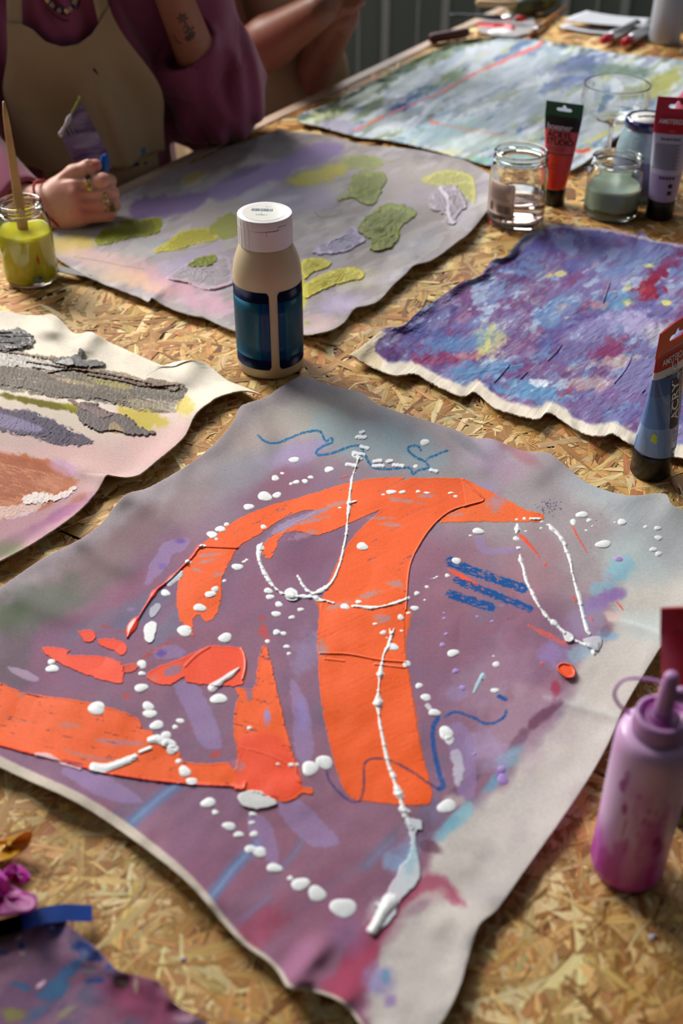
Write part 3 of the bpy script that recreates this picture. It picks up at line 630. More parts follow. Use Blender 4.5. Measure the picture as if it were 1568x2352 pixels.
    def D(q, **k):
        q = [(a, b, c*.80) for a, b, c in q]; p.line(q, w, h=.8, g=.85, wob=1.2, ws=5, smooth=3, **k)
        P_ = crom(q, 6); acc = 0; nxt = 9.0
        for a, b in zip(P_[:-1], P_[1:]):
            acc += math.hypot(b[0]-a[0], b[1]-a[1])
            if acc > nxt:
                acc = 0; nxt = brg.uniform(12, 34); r_ = max(7.0, b[2]*1.25)*brg.uniform(.85, 1.2); p.dots([(b[0], b[1], r_, .85)], w, h=.75)
    D([(826, 1046, 12), (820, 1062, 4), (813, 1085, 3), (808, 1100, 8), (806, 1118, 7), (803, 1135, 6), (802, 1155, 11), (800, 1175, 9), (798, 1195, 4), (797, 1210, 8), (794, 1235, 6), (788, 1262, 8), (782, 1290, 6), (774, 1312, 7), (765, 1332, 8), (752, 1347, 10), (738, 1356, 15),
       (722, 1363, 8), (708, 1358, 10), (696, 1345, 7), (688, 1330, 8), (683, 1322, 6)])
    D([(802, 1155, 7), (818, 1151, 5)]); D([(722, 1363, 10), (728, 1375, 14), (742, 1380, 6)])
    D([(602, 1248, 5), (596, 1262, 18), (594, 1280, 10), (600, 1300, 9), (612, 1325, 12), (626, 1345, 8), (640, 1358, 4), (646, 1362, 9), (654, 1364, 4), (668, 1366, 22), (682, 1370, 8), (696, 1370, 13), (712, 1372, 6)])
    p.poly([(654, 1358), (668, 1350), (682, 1358), (686, 1372), (676, 1380), (660, 1378)], w, h=1.1, g=.85); p.dots([(616, 1357, 20), (620, 1371, 18)], w)
    D([(744, 1378, 5), (757, 1383, 5), (766, 1385, 6)]); D([(810, 1392, 7), (830, 1393, 8), (850, 1396, 12), (870, 1394, 6), (890, 1390, 5), (908, 1385, 10), (930, 1377, 7)])
    p.dots([(792, 1393, 20), (823, 1382, 13), (936, 1374, 12), (746, 1379, 5)], w)
    D([(1188, 1205, 8), (1188, 1215, 14), (1187, 1222, 10)]); p.dots([(1185, 1237, 15), (1190, 1258, 10), (1186, 1193, 7), (1204, 1191, 9), (1240, 1191, 6), (1244, 1198, 8)], w); D([(1218, 1191, 7), (1238, 1192, 8)])
    D([(1194, 1276, 8), (1196, 1288, 11), (1202, 1305, 8), (1206, 1325, 11), (1212, 1342, 8), (1220, 1357, 9), (1226, 1370, 11), (1234, 1386, 7), (1243, 1400, 6), (1252, 1412, 11), (1262, 1424, 7), (1270, 1429, 15), (1285, 1443, 8), (1296, 1453, 10)])
    p.poly([(1292, 1450), (1305, 1452), (1318, 1462), (1312, 1474), (1300, 1474), (1294, 1462)], w, h=1.6, g=.85, wob=.8)
    D([(1315, 1468, 8), (1335, 1478, 8), (1352, 1482, 14), (1362, 1490, 16), (1364, 1502, 8)]); p.poly([(1340, 1468), (1370, 1462), (1382, 1470), (1376, 1495), (1362, 1492), (1345, 1482)], (200, 204, 214), .9, h=.9, g=.7, wob=2)
    D([(1262, 1206, 6), (1266, 1213, 12), (1276, 1221, 11), (1284, 1230, 8), (1290, 1238, 12), (1296, 1248, 10), (1299, 1262, 8), (1306, 1276, 11), (1311, 1296, 8), (1313, 1310, 6), (1318, 1330, 7), (1323, 1350, 8), (1328, 1364, 12), (1332, 1380, 12), (1336, 1400, 10), (1342, 1425, 10),
       (1348, 1446, 12), (1354, 1456, 8)])
    D([(895, 1444, 3), (898, 1455, 7)]); D([(905, 1444, 4), (896, 1470, 10), (890, 1486, 9), (882, 1500, 7), (878, 1520, 6), (873, 1545, 14), (871, 1565, 6), (869, 1590, 5), (868, 1612, 22), (870, 1640, 6), (872, 1660, 9), (878, 1690, 9), (886, 1730, 11), (893, 1760, 9), (903, 1782, 14), (907, 1800, 8),
       (916, 1820, 20), (921, 1840, 9), (926, 1862, 18), (936, 1885, 9), (946, 1900, 18)])
    p.dots([(903, 1486, 24), (873, 1548, 17), (868, 1614, 24), (914, 1820, 24), (932, 1864, 20)], w)
    p.poly([(932, 1884), (968, 1884), (968, 1905), (955, 1915), (958, 1960), (966, 2000), (958, 2030), (935, 2050), (915, 2080), (902, 2110), (880, 2130), (858, 2148), (845, 2140), (852, 2120), (870, 2095), (862, 2075), (880, 2066), (900, 2030), (920, 1990), (942, 1960), (940, 1915)], (206, 216, 224), .95, soft=3, wob=4, ws=12, h=1.2, g=.75)
    p.blob(945, 1975, 14, 40, (150, 196, 214), .6, 10, nz=.5, ns=10); p.blob(900, 2060, 20, 20, (222, 206, 216), .6)
    p.line([(895, 2070, 36), (878, 2095, 26), (862, 2125, 24), (855, 2136, 26)], WH, h=2.2, g=.85, wob=1.5)
    p.dots([(608, 1140, 32), (571, 1164, 22), (636, 1137, 20), (632, 1098, 18), (648, 1087, 9), (680, 1107, 14), (668, 1111, 9), (700, 1105, 14), (713, 1096, 12), (755, 1078, 20), (675, 1056, 26, .45), (832, 1255, 26), (898, 1130, 22, .5), (924, 1130, 16, .5), (960, 1129, 12, .5), (980, 1132, 14, .4),
            (880, 1136, 8), (1035, 1132, 14, .35), (1046, 1140, 10, .6), (780, 1166, 7), (975, 1016, 20, .8), (954, 1071, 12), (1098, 1220, 28, .5), (1080, 1230, 7), (1385, 1250, 36, .5), (1428, 1199, 22, .6), (1412, 1200, 6), (1336, 1182, 26, .6), (1352, 1195, 12), (1316, 1199, 14, 1), (1346, 1218, 7), (1360, 1208, 5),
            (1242, 1213, 7), (1257, 1205, 6), (1207, 1220, 6), (1482, 1210, 10), (1510, 1213, 18, .5), (1512, 1235, 18, .6), (1500, 1262, 16), (1512, 1272, 16), (424, 1449, 36), (459, 1396, 28), (483, 1365, 24), (494, 1353, 18), (380, 1362, 22), (545, 1302, 24), (560, 1290, 9), (566, 1286, 8), (487, 1228, 24),
            (506, 1215, 22), (520, 1204, 12), (497, 1238, 8), (432, 1290, 14), (465, 1254, 14), (517, 1465, 32), (640, 1388, 18), (634, 1410, 20), (670, 1418, 14), (635, 1452, 18), (651, 1455, 14), (658, 1485, 14), (663, 1501, 10), (614, 1473, 12), (712, 1370, 14), (690, 1400, 14), (515, 1334, 10), (605, 1210, 14),
            (952, 1397, 18), (938, 1408, 10), (957, 1363, 14), (980, 1348, 10), (997, 1328, 6), (1003, 1325, 7), (975, 1378, 6), (920, 1418, 14, 1), (861, 1433, 10), (880, 1453, 15), (888, 1465, 5), (922, 1449, 8), (934, 1525, 17, .9), (962, 1575, 18), (978, 1602, 24), (998, 1637, 26), (1040, 1500, 26), (1139, 1526, 18),
            (1133, 1507, 6), (1136, 1586, 18), (1108, 1555, 14, 1), (1027, 1322, 12), (1048, 1288, 20, .8), (120, 1536, 28), (118, 1520, 18), (326, 1526, 22, .9), (326, 1547, 16), (324, 1580, 30), (222, 1627, 42), (340, 1622, 26, .8), (344, 1640, 30, .7), (360, 1666, 32), (402, 1670, 14), (414, 1656, 18), (502, 1605, 36), (572, 1672, 12),
            (382, 1688, 24), (388, 1708, 30, .8), (396, 1722, 26, .9), (410, 1749, 16), (424, 1772, 28, .9), (440, 1795, 24, .8), (478, 1844, 34), (494, 1866, 16), (526, 1898, 30), (548, 1917, 22), (574, 1950, 26), (596, 1957, 34), (630, 1994, 34), (690, 2031, 40, .8), (666, 2017, 14), (728, 2053, 42, .85), (788, 2085, 56, .85),
            (1026, 1852, 42, .75), (712, 1765, 42, .75), (745, 1751, 38, .85), (638, 1755, 9), (668, 1757, 14), (682, 1756, 10), (580, 1870, 16), (578, 1890, 14), (583, 1916, 20), (1024, 1684, 34, .9), (1032, 1700, 20, 1.2)], w)
    p.poly([(330, 1440), (345, 1428), (360, 1432), (358, 1450), (350, 1475), (334, 1470)], w, h=.8, g=.6, wob=2); p.poly([(345, 1398), (362, 1386), (370, 1392), (360, 1412), (346, 1418)], (190, 196, 208), .8, h=.6, g=.5, wob=2)
    p.line([(388, 1340, 14), (410, 1322, 16), (415, 1315, 12)], (196, 202, 212), .9, h=.6, g=.5, wob=2)
    p.line([(548, 1535, 5), (530, 1550, 14), (514, 1560, 12), (504, 1568, 16), (488, 1580, 22)], (220, 212, 222), h=1.3, g=.85)
    p.line([(310, 1738, 14), (290, 1748, 18), (262, 1758, 18), (240, 1764, 20), (216, 1762, 22)], w, h=1.3, g=.85, wob=1.5); p.line([(322, 1727, 9), (345, 1718, 10)], w, h=1, g=.85)
    p.line([(345, 1700, 16), (362, 1698, 22), (376, 1705, 20)], w, h=1.1, g=.85)
    p.line([(84, 1734, 10), (110, 1736, 12), (150, 1756, 6), (185, 1766, 5)], (226, 180, 186), h=.9, g=.8, wob=2)
    p.poly([(545, 1830), (560, 1818), (590, 1815), (612, 1826), (638, 1846), (615, 1855), (590, 1858), (560, 1852)], (220, 222, 222), 1, h=1.3, g=.85, wob=3)
    for q in [[(812, 1040), (836, 1044)], [(830, 1026), (845, 1030)], [(796, 1066), (818, 1070)], [(860, 1060), (875, 1058)], [(858, 1070), (880, 1070)], [(890, 1060), (900, 1058)], [(904, 1068), (925, 1070)], [(820, 1004), (838, 1004)], [(828, 994), (834, 992)], [(990, 1080), (1002, 1083)], [(812, 1046), (828, 1054)]]:
        p.line(q, (232, 236, 240), 9, .95, h=.9, g=.9, wob=2)
    p.line([(980, 1620), (1000, 1640)], w, 9, .8, wob=3)
    p.poly([(1035, 1730), (1055, 1725), (1066, 1760), (1060, 1800), (1048, 1805), (1042, 1770)], (206, 208, 220), .7, soft=5, wob=5, g=.5, h=.5)
    p.line([(1108, 1550, 10), (1095, 1575, 8), (1088, 1590, 5)], (170, 206, 222), .8, h=.4, g=.6)
    p.line([(1376, 1478), (1372, 1500)], (110, 112, 122), 5, .7, soft=3)
    # cream cut edge along the lower left
    wd = np.interp(v, [0, .2, .45, .7, 1], [.018, .021, .019, .008, .004])
    e = sstep(wd+.0025, wd-.0025, u)
    p.put(full, e*0.95, (206, 196, 180), g=0.0)

canvas('cloth_painting', 'large mauve cloth painting with orange gesture and white drips, filling the foreground', 
    top=[(-250, 1530), (-100, 1420), (0, 1350), (100, 1282), (185, 1238), (235, 1200), (262, 1165), (292, 1134), (345, 1118), (440, 1062), (500, 1012), (534, 970), (548, 940), (562, 928), (610, 912), (650, 885), (692, 862)],
    left=[(-250, 1530), (-262, 1590), (-200, 1652), (-80, 1720), (0, 1762), (60, 1790), (170, 1840), (280, 1910), (400, 2000), (462, 2060), (510, 2118), (560, 2170), (610, 2205), (640, 2235), (662, 2268), (700, 2274), (760, 2290), (800, 2318), (840, 2370), (900, 2450)],
    right=[(692, 862), (760, 885), (830, 902), (870, 930), (960, 960), (1040, 985), (1085, 1005), (1130, 1008), (1200, 1035), (1258, 1040), (1290, 1062), (1350, 1110), (1440, 1138), (1525, 1133), (1545, 1160), (1600, 1185), (1640, 1230), (1660, 1280)],
    bot=[(900, 2450), (1000, 2365), (1050, 2280), (1075, 2200), (1100, 2125), (1140, 2090), (1190, 2020), (1240, 1950), (1290, 1880), (1350, 1790), (1395, 1710), (1430, 1630), (1480, 1545), (1540, 1450), (1600, 1360), (1660, 1280)],
    n=1080, m=980, base=MV, paintfn=paint_main, gain=1.0, mt=PM, lift=(5, 5, 10, 4), lw=60, h0=2.0, und=5.0, unds=150, fray=0.7, wavef=90,
    ridges=[([(560, 926), (600, 985), (640, 1060)], 26, 7), ([(292, 1132), (350, 1170), (440, 1230)], 30, 8), ([(1128, 1004), (1100, 1060), (1080, 1110)], 34, 5), ([(1262, 1040), (1215, 1090), (1190, 1140)], 36, 5),
            ([(1525, 1132), (1440, 1190), (1380, 1230)], 50, 5), ([(662, 2270), (720, 2200), (770, 2130)], 26, 12), ([(185, 1236), (260, 1290), (330, 1340)], 26, 6), ([(1100, 2130), (1040, 2110), (960, 2150)], 30, 5), ([(1540, 1464), (1460, 1434), (1400, 1420)], 14, 3), ([(1420, 1645), (1330, 1618), (1250, 1600)], 16, 3),
            ([(690, 865), (760, 960), (800, 1050)], 34, 4), ([(20, 1350), (120, 1400), (220, 1440)], 30, 5)])
FULL = (slice(None), slice(None))
def impasto(p, pts, cols, a=1.0, h=1.0, g=.8, seed=1, dang=0, wob=3, dry=0, sc=5, st=10):
    """thick knifed paint with curved ridges in two tones"""
    h = h*.75; g = min(1, g*1.0); cols = [tuple(int(x*.9) for x in q) for q in cols]
    p.poly(pts, cols[0], a, soft=2.5, wob=wob, ws=7, g=g*.75, h=h, rim=h*.8, seed=seed, streak=.3, dry=dry, dang=dang)
    c = np.mean(np.array(pts, float), 0)
    q = [(c[0]+(x-c[0])*.85, c[1]+(y-c[1])*.85) for x, y in pts]
    p.poly(q, cols[1], a*.85, soft=4, wob=wob*1.5, ws=6, dry=.55, dang=dang+8, dsc=sc*.7, dst=st, g=g*.8, seed=seed+4, h=h*.2)
    p.poly(q, tuple(x*.74 for x in cols[0]), a*.7, soft=4, wob=wob*2, ws=6, dry=.66, dang=dang-14, dsc=sc*.6, dst=st*1.3, g=g*.7, seed=seed+14, h=-h*.15)
    sl = p._sl(min(x for x, y in pts), min(y for x, y in pts), max(x for x, y in pts), max(y for x, y in pts))
    if sl is not None:
        X = p.X[sl]; Y = p.Y[sl]; w_ = fbm(X, Y, 22, seed+40, 2)*5
        rr = max(np.ptp([x for x, y in pts]), 20); d = np.clip(1-np.hypot((X-c[0])/rr*2, (Y-c[1])/max(np.ptp([y for x, y in pts]), 12)*2), 0, 1)
        p.h[sl] += h*.5*np.sqrt(d)*np.sin(6.28*(w_+(-(X-c[0])*math.sin(math.radians(dang))+(Y-c[1])*math.cos(math.radians(dang)))/14.0))*(p.h[sl] > .1)

def paint_olive(p, u, v):
    X, Y = p.X, p.Y
    p.put(FULL, sstep(.4, .65, fbm(X, Y, 90, 3, 4, -20, 2))*.6, (186, 178, 178)); p.put(FULL, sstep(.5, .7, fbm(X, Y, 60, 9, 4, -20, 2))*.4, (160, 156, 160))
    p.put(FULL, sstep(470, 330, Y+.1*X)*.7, (150, 138, 136)); p.put(FULL, sstep(.55, .68, fbm(X, Y, 30, 41, 5, -18, 3))*.45, (186, 180, 196)); p.put(FULL, sstep(.56, .68, fbm(X, Y, 34, 47, 5, -18, 3))*.4, (132, 124, 136)); p.put(FULL, sstep(.6, .7, fbm(X, Y, 18, 51, 4, -24, 4))*.35, (204, 200, 206)); p.g += sstep(.56, .66, fbm(X, Y, 40, 53, 4, -20, 2))*.5; p.h += (fbm(X, Y, 9, 57, 4, -20, 3)-.5)*.7
    for q in [(300, 410, 120, 30, (148, 122, 116), .6, -15), (500, 370, 110, 30, (140, 116, 112), .6, -15), (620, 340, 70, 30, (136, 134, 138), .7, 0), (160, 560, 70, 24, (206, 182, 90), .8, 0), (250, 600, 120, 28, (214, 178, 176), .7, 12),
              (400, 660, 130, 30, (206, 160, 174), .85, 15), (480, 700, 80, 24, (200, 160, 180), .8, 15), (300, 640, 90, 22, (222, 188, 150), .6, 15), (330, 570, 80, 22, (176, 172, 170), .5, 0), (360, 560, 50, 12, (150, 160, 160), .5, 0),
              (440, 610, 90, 34, (168, 152, 188), .65, -10), (520, 640, 80, 30, (176, 158, 188), .6, -10), (460, 575, 70, 20, (160, 150, 180), .5, -20), (820, 640, 60, 24, (206, 198, 170), .5, -10), (780, 700, 70, 24, (176, 162, 196), .7, -10), (640, 700, 60, 26, (198, 180, 200), .7, -8),
              (960, 560, 70, 22, (176, 176, 190), .5, -30), (900, 610, 60, 20, (190, 186, 184), .5, -35), (720, 740, 60, 20, (196, 170, 170), .7, 0), (1060, 500, 40, 30, (176, 172, 186), .5, -20), (960, 450, 60, 30, (176, 168, 178), .6, -20), (1010, 410, 50, 16, (200, 190, 110), .6, 0)]:
        p.blob(*q[:5], q[5], q[6], soft=.6, nz=.5, ns=22)
    # violet drags
    kw = dict(soft=10, wob=6, ws=14, g=.35, h=.2)
    p.poly([(300, 475), (330, 455), (420, 448), (470, 440), (480, 455), (440, 485), (360, 498), (310, 500)], (124, 100, 158), .75, dry=.3, dang=-10, **kw)
    p.poly([(480, 430), (560, 395), (640, 370), (720, 330), (790, 335), (760, 365), (690, 385), (640, 415), (560, 445), (500, 462)], (146, 126, 178), .85, dry=.35, dang=-22, **kw)
    p.poly([(560, 440), (640, 430), (740, 430), (775, 455), (760, 480), (700, 485), (620, 490), (570, 470)], (172, 164, 190), .7, dry=.4, dang=-12, **kw)
    p.blob(560, 395, 60, 12, (96, 84, 120), .6, -20); p.blob(590, 440, 60, 14, (196, 192, 204), .6, -25, g=.6); p.blob(640, 460, 50, 10, (206, 204, 214), .5, -10, g=.6)
    p.poly([(660, 415), (700, 395), (760, 380), (800, 375), (790, 400), (750, 415), (690, 430)], (190, 180, 76), .85, dry=.35, dang=-15, soft=8, wob=6, g=.4, h=.3)
    p.blob(445, 408, 30, 12, (180, 160, 70), .6, -20); p.blob(930, 480, 30, 10, (150, 145, 150), .5)
    # olive and yellow knife strokes
    OL = ((134, 146, 14), (160, 168, 44)); YE = ((232, 216, 40), (238, 226, 84))
    impasto(p, [(216, 553), (240, 528), (290, 515), (330, 505), (366, 502), (368, 530), (340, 542), (300, 546), (260, 558), (230, 564)], ((146, 152, 20), (158, 162, 34)), h=.8, dang=-8, wob=4)
    impasto(p, [(270, 508), (310, 505), (330, 520), (300, 524)], ((148, 152, 26), (150, 156, 30)), .8, h=.6)
    impasto(p, [(352, 578), (390, 552), (420, 530), (470, 524), (500, 530), (495, 550), (450, 560), (400, 575)], ((214, 202, 50), (226, 218, 110)), .9, h=.7, dang=-20, dry=.3)
    p.poly([(480, 525), (520, 490), (545, 500), (545, 540), (520, 550), (505, 545)], (138, 142, 50), .8, soft=4, wob=5, dry=.4, g=.6, h=.4)
    impasto(p, [(775, 460), (800, 440), (808, 405), (840, 395), (878, 398), (888, 415), (870, 445), (860, 465), (830, 468), (810, 455)], OL, h=1.3, seed=5, dang=-45, wob=5)
    impasto(p, [(785, 368), (820, 356), (870, 362), (880, 380), (850, 390), (800, 385)], ((168, 176, 84), (184, 192, 120)), .7, h=.8, seed=6, dang=0, dry=.35)
    p.line([(870, 365), (900, 372), (908, 366)], (150, 154, 100), 3, .6, h=.4)
    impasto(p, [(822, 520), (850, 490), (900, 465), (945, 480), (955, 495), (920, 520), (915, 545), (900, 565), (870, 575), (850, 570), (856, 550), (830, 540)], OL, h=1.5, seed=8, dang=-30, wob=5)
    impasto(p, [(850, 570), (870, 555), (905, 535), (915, 545), (900, 567), (870, 576)], ((140, 148, 26), (150, 158, 44)), h=1.2, seed=9, dang=-30)
    impasto(p, [(718, 580), (740, 560), (790, 540), (812, 518), (828, 540), (840, 550), (800, 575), (760, 583)], ((182, 170, 210), (206, 198, 224)), h=1.4, seed=11, dang=-28, wob=4)
    impasto(p, [(690, 605), (720, 592), (758, 600), (750, 615), (720, 625), (700, 640)], YE, h=1.4, seed=12, dang=-20); impasto(p, [(700, 655), (740, 630), (800, 614), (834, 622), (830, 640), (790, 648), (730, 670), (700, 685)], YE, h=1.3, seed=13, dang=-18)
    p.poly([(690, 650), (700, 640), (702, 700), (690, 710)], (206, 200, 60), .8, soft=6, wob=3)
    impasto(p, [(966, 412), (1010, 395), (1050, 392), (1088, 410), (1090, 465), (1070, 450), (1040, 425), (990, 425)], ((208, 202, 90), (222, 216, 130)), .9, h=.7, seed=14, dry=.32)
    impasto(p, [(985, 455), (1010, 430), (1040, 425), (1060, 445), (1070, 475), (1050, 490), (1045, 515), (1025, 510), (1020, 490), (990, 478)], ((192, 176, 190), (212, 202, 212)), h=1.6, seed=15, dang=60, wob=6)
    p.line([(1012, 432), (1030, 460), (1030, 490), (1040, 512)], (206, 196, 208), 9, .8, h=1.2, g=.8)
    impasto(p, [(425, 610), (470, 590), (520, 585), (535, 620), (535, 650), (490, 664), (440, 650), (385, 640)], ((188, 174, 186), (208, 200, 208)), .75, h=1.2, seed=17, dang=5, dry=.3)
    impasto(p, [(430, 608), (460, 590), (495, 585), (490, 605), (450, 612)], OL, .9, h=1.2, seed=18, dang=-20)
    p.line([(385, 638), (430, 648), (480, 664), (530, 650)], (190, 160, 172), 7, .9, h=1.6, g=.7)
    p.line([(722, 485), (735, 498), (765, 496), (785, 488)], (140, 138, 140), 3, .6, h=.6); p.line([(248, 590), (255, 578), (275, 575)], (150, 150, 120), 2.5, .5, h=.3); p.line([(410, 575), (470, 565), (520, 540)], (134, 140, 60), 3, .5)
    p.line([(170, 590), (230, 600), (290, 612), (330, 618)], (150, 148, 96), 2.5, .6)
    p.blob(615, 580, 10, 4, (160, 170, 60), .8); p.blob(705, 742, 8, 4, (140, 160, 30), .9, g=.8)

canvas('cloth_painting', 'grey cloth painting with olive, yellow and lilac knifed paint behind the cream bottle',
    top=[(640, 296), (665, 302), (700, 305), (760, 312), (830, 332), (900, 338), (960, 345), (1010, 355), (1060, 365), (1100, 385), (1130, 405), (1145, 430)],
    bot=[(105, 560), (130, 590), (165, 615), (210, 640), (260, 660), (318, 682), (340, 692), (350, 684), (375, 700), (430, 722), (470, 730), (530, 757), (580, 765), (640, 770), (700, 768), (722, 767)],
    left=[(640, 296), (600, 312), (560, 325), (500, 345), (450, 372), (400, 384), (360, 405), (330, 420), (260, 455), (190, 480), (140, 515), (108, 545), (105, 560)],
    right=[(1145, 430), (1130, 465), (1106, 500), (1076, 536), (1050, 555), (1015, 582), (985, 600), (952, 608), (930, 630), (905, 652), (870, 690), (840, 702), (815, 708), (790, 740), (760, 758), (722, 767)],
    n=420, m=620, base=(158, 151, 150), paintfn=paint_olive, mt=PM, lift=(5, 6, 4, 9), lw=26, und=4, unds=110, fray=.7, wavef=50, seed=8,
    ridges=[([(345, 686), (380, 660), (420, 640)], 14, 6), ([(955, 606), (920, 600), (880, 610)], 16, 6), ([(820, 705), (790, 690), (760, 690)], 16, 6)])

def paint_blue(p, u, v):
    X, Y = p.X, p.Y
    D = [-38, 1.8]
    def ly(sc, s, lo, hi, a, c, an=-35, st=1.8): p.put(FULL, sstep(lo, hi, fbm(X, Y, sc, s, 5, an, st))*a, c)
    ly(70, 3, .4, .6, .8, (116, 124, 172)); ly(50, 5, .5, .6, .65, (104, 144, 188)); ly(36, 8, .52, .62, .65, (128, 90, 140)); ly(44, 11, .58, .68, .5, (120, 56, 100)); ly(28, 14, .56, .66, .5, (140, 164, 204))
    ly(20, 17, .62, .7, .35, (180, 144, 170), -30, 2); ly(16, 19, .62, .7, .7, (172, 196, 220), -25, 2.5); ly(14, 23, .66, .74, .35, (206, 200, 176), -30, 3)
    p.put(FULL, sstep(650, 540, Y)*.65, (82, 74, 132)); ly(30, 25, .55, .65, .5, (110, 60, 110)); ly(60, 26, .5, .66, .5, (70, 78, 146))
    for q in [(1500, 640, 50, 14, (132, 22, 50), .95, -35), (1490, 675, 40, 16, (150, 20, 44), .9, -20), (1530, 610, 50, 18, (120, 40, 84), .7, -35), (1395, 800, 60, 24, (130, 50, 96), .85, -10), (1000, 820, 60, 26, (134, 52, 96), .85, 5), (1190, 850, 50, 20, (120, 50, 104), .8, -20),
              (1130, 780, 40, 36, (204, 206, 150), .75, -55), (1110, 800, 16, 26, (222, 220, 130), .7, 30), (1280, 630, 22, 7, (222, 214, 140), .8, -10), (1440, 660, 12, 8, (220, 214, 110), .9, -60), (1440, 695, 20, 8, (214, 214, 120), .9, 0), (1490, 610, 14, 5, (220, 214, 120), .9, 0), (1530, 695, 10, 6, (220, 214, 120), .9, 0),
              (1460, 740, 60, 30, (182, 170, 208), .8, 10), (1520, 770, 40, 30, (190, 196, 196), .6, 0), (1370, 760, 90, 30, (160, 158, 204), .6, -35), (1340, 790, 60, 26, (112, 104, 156), .85, -30), (1300, 820, 60, 18, (110, 100, 150), .7, -30), (1480, 860, 60, 50, (112, 112, 160), .85, -40),
              (1440, 900, 80, 30, (128, 104, 160), .75, 0), (1100, 850, 110, 22, (92, 138, 184), .75, -8), (1220, 900, 90, 22, (96, 150, 192), .8, 10), (1240, 880, 30, 8, (214, 224, 236), .8, 10, .8), (1040, 790, 90, 20, (96, 132, 180), .7, -10), (1140, 600, 60, 20, (84, 60, 116), .8, 10), (1250, 560, 60, 26, (86, 80, 150), .8, 0),
              (1300, 560, 30, 30, (140, 160, 206), .6, 0), (1180, 640, 60, 14, (96, 54, 108), .7, 10), (900, 770, 50, 24, (90, 64, 112), .7, -30), (940, 725, 40, 14, (66, 56, 108), .7, -30), (890, 815, 40, 20, (78, 44, 98), .8, 0), (1410, 690, 60, 24, (92, 140, 184), .75, -10), (1430, 620, 70, 30, (112, 126, 178), .6, -20),
              (1350, 880, 60, 16, (200, 170, 160), .6, 0), (1420, 830, 60, 14, (214, 190, 170), .6, -5), (1070, 820, 30, 10, (200, 120, 120), .6, 0), (1370, 700, 30, 10, (196, 140, 140), .6, 0), (1500, 960, 80, 20, (110, 96, 160), .7, 5), (1360, 930, 90, 16, (110, 84, 140), .7, 5), (1300, 900, 24, 8, (140, 70, 100), .8, -30)]:
        p.blob(*q[:5], q[5], q[6], soft=.5, nz=.8, ns=11, g=q[7] if len(q) > 7 else None)
    wet = sstep(.5, .62, fbm(X, Y, 26, 31, 4, -35, 2)); p.g += wet*.55; p.g += sstep(.6, .66, fbm(X, Y, 16, 33, 3))*.3
    p.h += (fbm(X, Y, 12, 35, 5, -35, 2.5)-.5)*1.4 + (fbm(X, Y, 5, 37, 3, -30, 3)-.5)*.7
    for q in [[(1290, 792), (1275, 812), (1258, 828)], [(1170, 838), (1150, 862), (1135, 878)], [(1450, 820), (1435, 850), (1410, 880)], [(1400, 650), (1390, 680), (1385, 695)], [(1480, 895), (1474, 900)], [(1210, 855), (1195, 870)]]:
        p.line(q, (62, 60, 104), 3, .8, h=1.2)
    p.poly([(1452, 822), (1520, 840), (1500, 900), (1440, 900), (1405, 885), (1430, 850)], (118, 112, 164), .8, soft=4, wob=3, h=.5, g=.5)
    p.line([(1060, 862), (1120, 850), (1200, 838)], (84, 134, 176), 5, .8, h=.4, g=.5)
    # raw cream margins at the near edge and the left corner
    bl = X*0; Bq = resample(BLUE_BOT, 400); 
    yb = np.interp(X, Bq[:, 0], Bq[:, 1]); e = yb - Y + (fbm(X, Y, 18, 41, 3)-.5)*16
    p.put(FULL, sstep(34, 22, e)*.97, (226, 216, 198), g=0.0)
    p.h *= 1-sstep(34, 22, e)
    xl = 806+(X*0); e2 = (X-806)*.8+(Y-815)*-.9
    p.poly([(790, 820), (860, 760), (884, 768), (862, 790), (866, 812), (880, 835), (850, 860)], (206, 190, 160), .95, soft=5, wob=5, ws=10)
    p.poly([(1190, 535), (1215, 530), (1250, 530), (1225, 552), (1180, 580), (1150, 605), (1120, 612)], (170, 178, 200), .8, soft=8, wob=6)
    p.line([(1215, 536), (1262, 519), (1330, 523), (1400, 529), (1470, 545), (1568, 566)], (200, 190, 190), 8, .7, soft=5, wob=4, ws=12)
BLUE_BOT = [(803, 815), (850, 840), (908, 862), (952, 858), (1000, 884), (1060, 910), (1092, 900), (1140, 938), (1230, 962), (1262, 948), (1330, 990), (1380, 1002), (1410, 996), (1462, 1026), (1568, 1052), (1680, 1085)]
canvas('cloth_painting', 'blue and violet cloth painting with cream hem under the blue acrylic tube',
    top=[(1214, 536), (1262, 516), (1290, 514), (1330, 520), (1400, 526), (1455, 538), (1475, 532), (1500, 552), (1568, 560), (1640, 575), (1720, 590)],
    bot=BLUE_BOT,
    left=[(1214, 536), (1190, 556), (1160, 590), (1130, 598), (1105, 630), (1085, 642), (1065, 645), (1030, 668), (1000, 690), (960, 716), (930, 745), (905, 752), (880, 756), (840, 788), (803, 815)],
    right=[(1720, 590), (1740, 800), (1700, 1000), (1680, 1085)],
    n=560, m=760, base=(120, 110, 160), paintfn=paint_blue, mt=PM2, lift=(3, 6, 6, 2), lw=24, und=3, unds=120, fray=1.6, wavef=38, seed=21,
    ridges=[([(1110, 618), (1150, 640), (1200, 650)], 14, 7), ([(905, 862), (890, 820), (900, 780)], 20, 6), ([(1060, 912), (1040, 880), (1030, 840)], 18, 6), ([(1230, 964), (1215, 930), (1200, 900)], 18, 6), ([(1370, 1002), (1350, 960), (1340, 930)], 18, 6)])

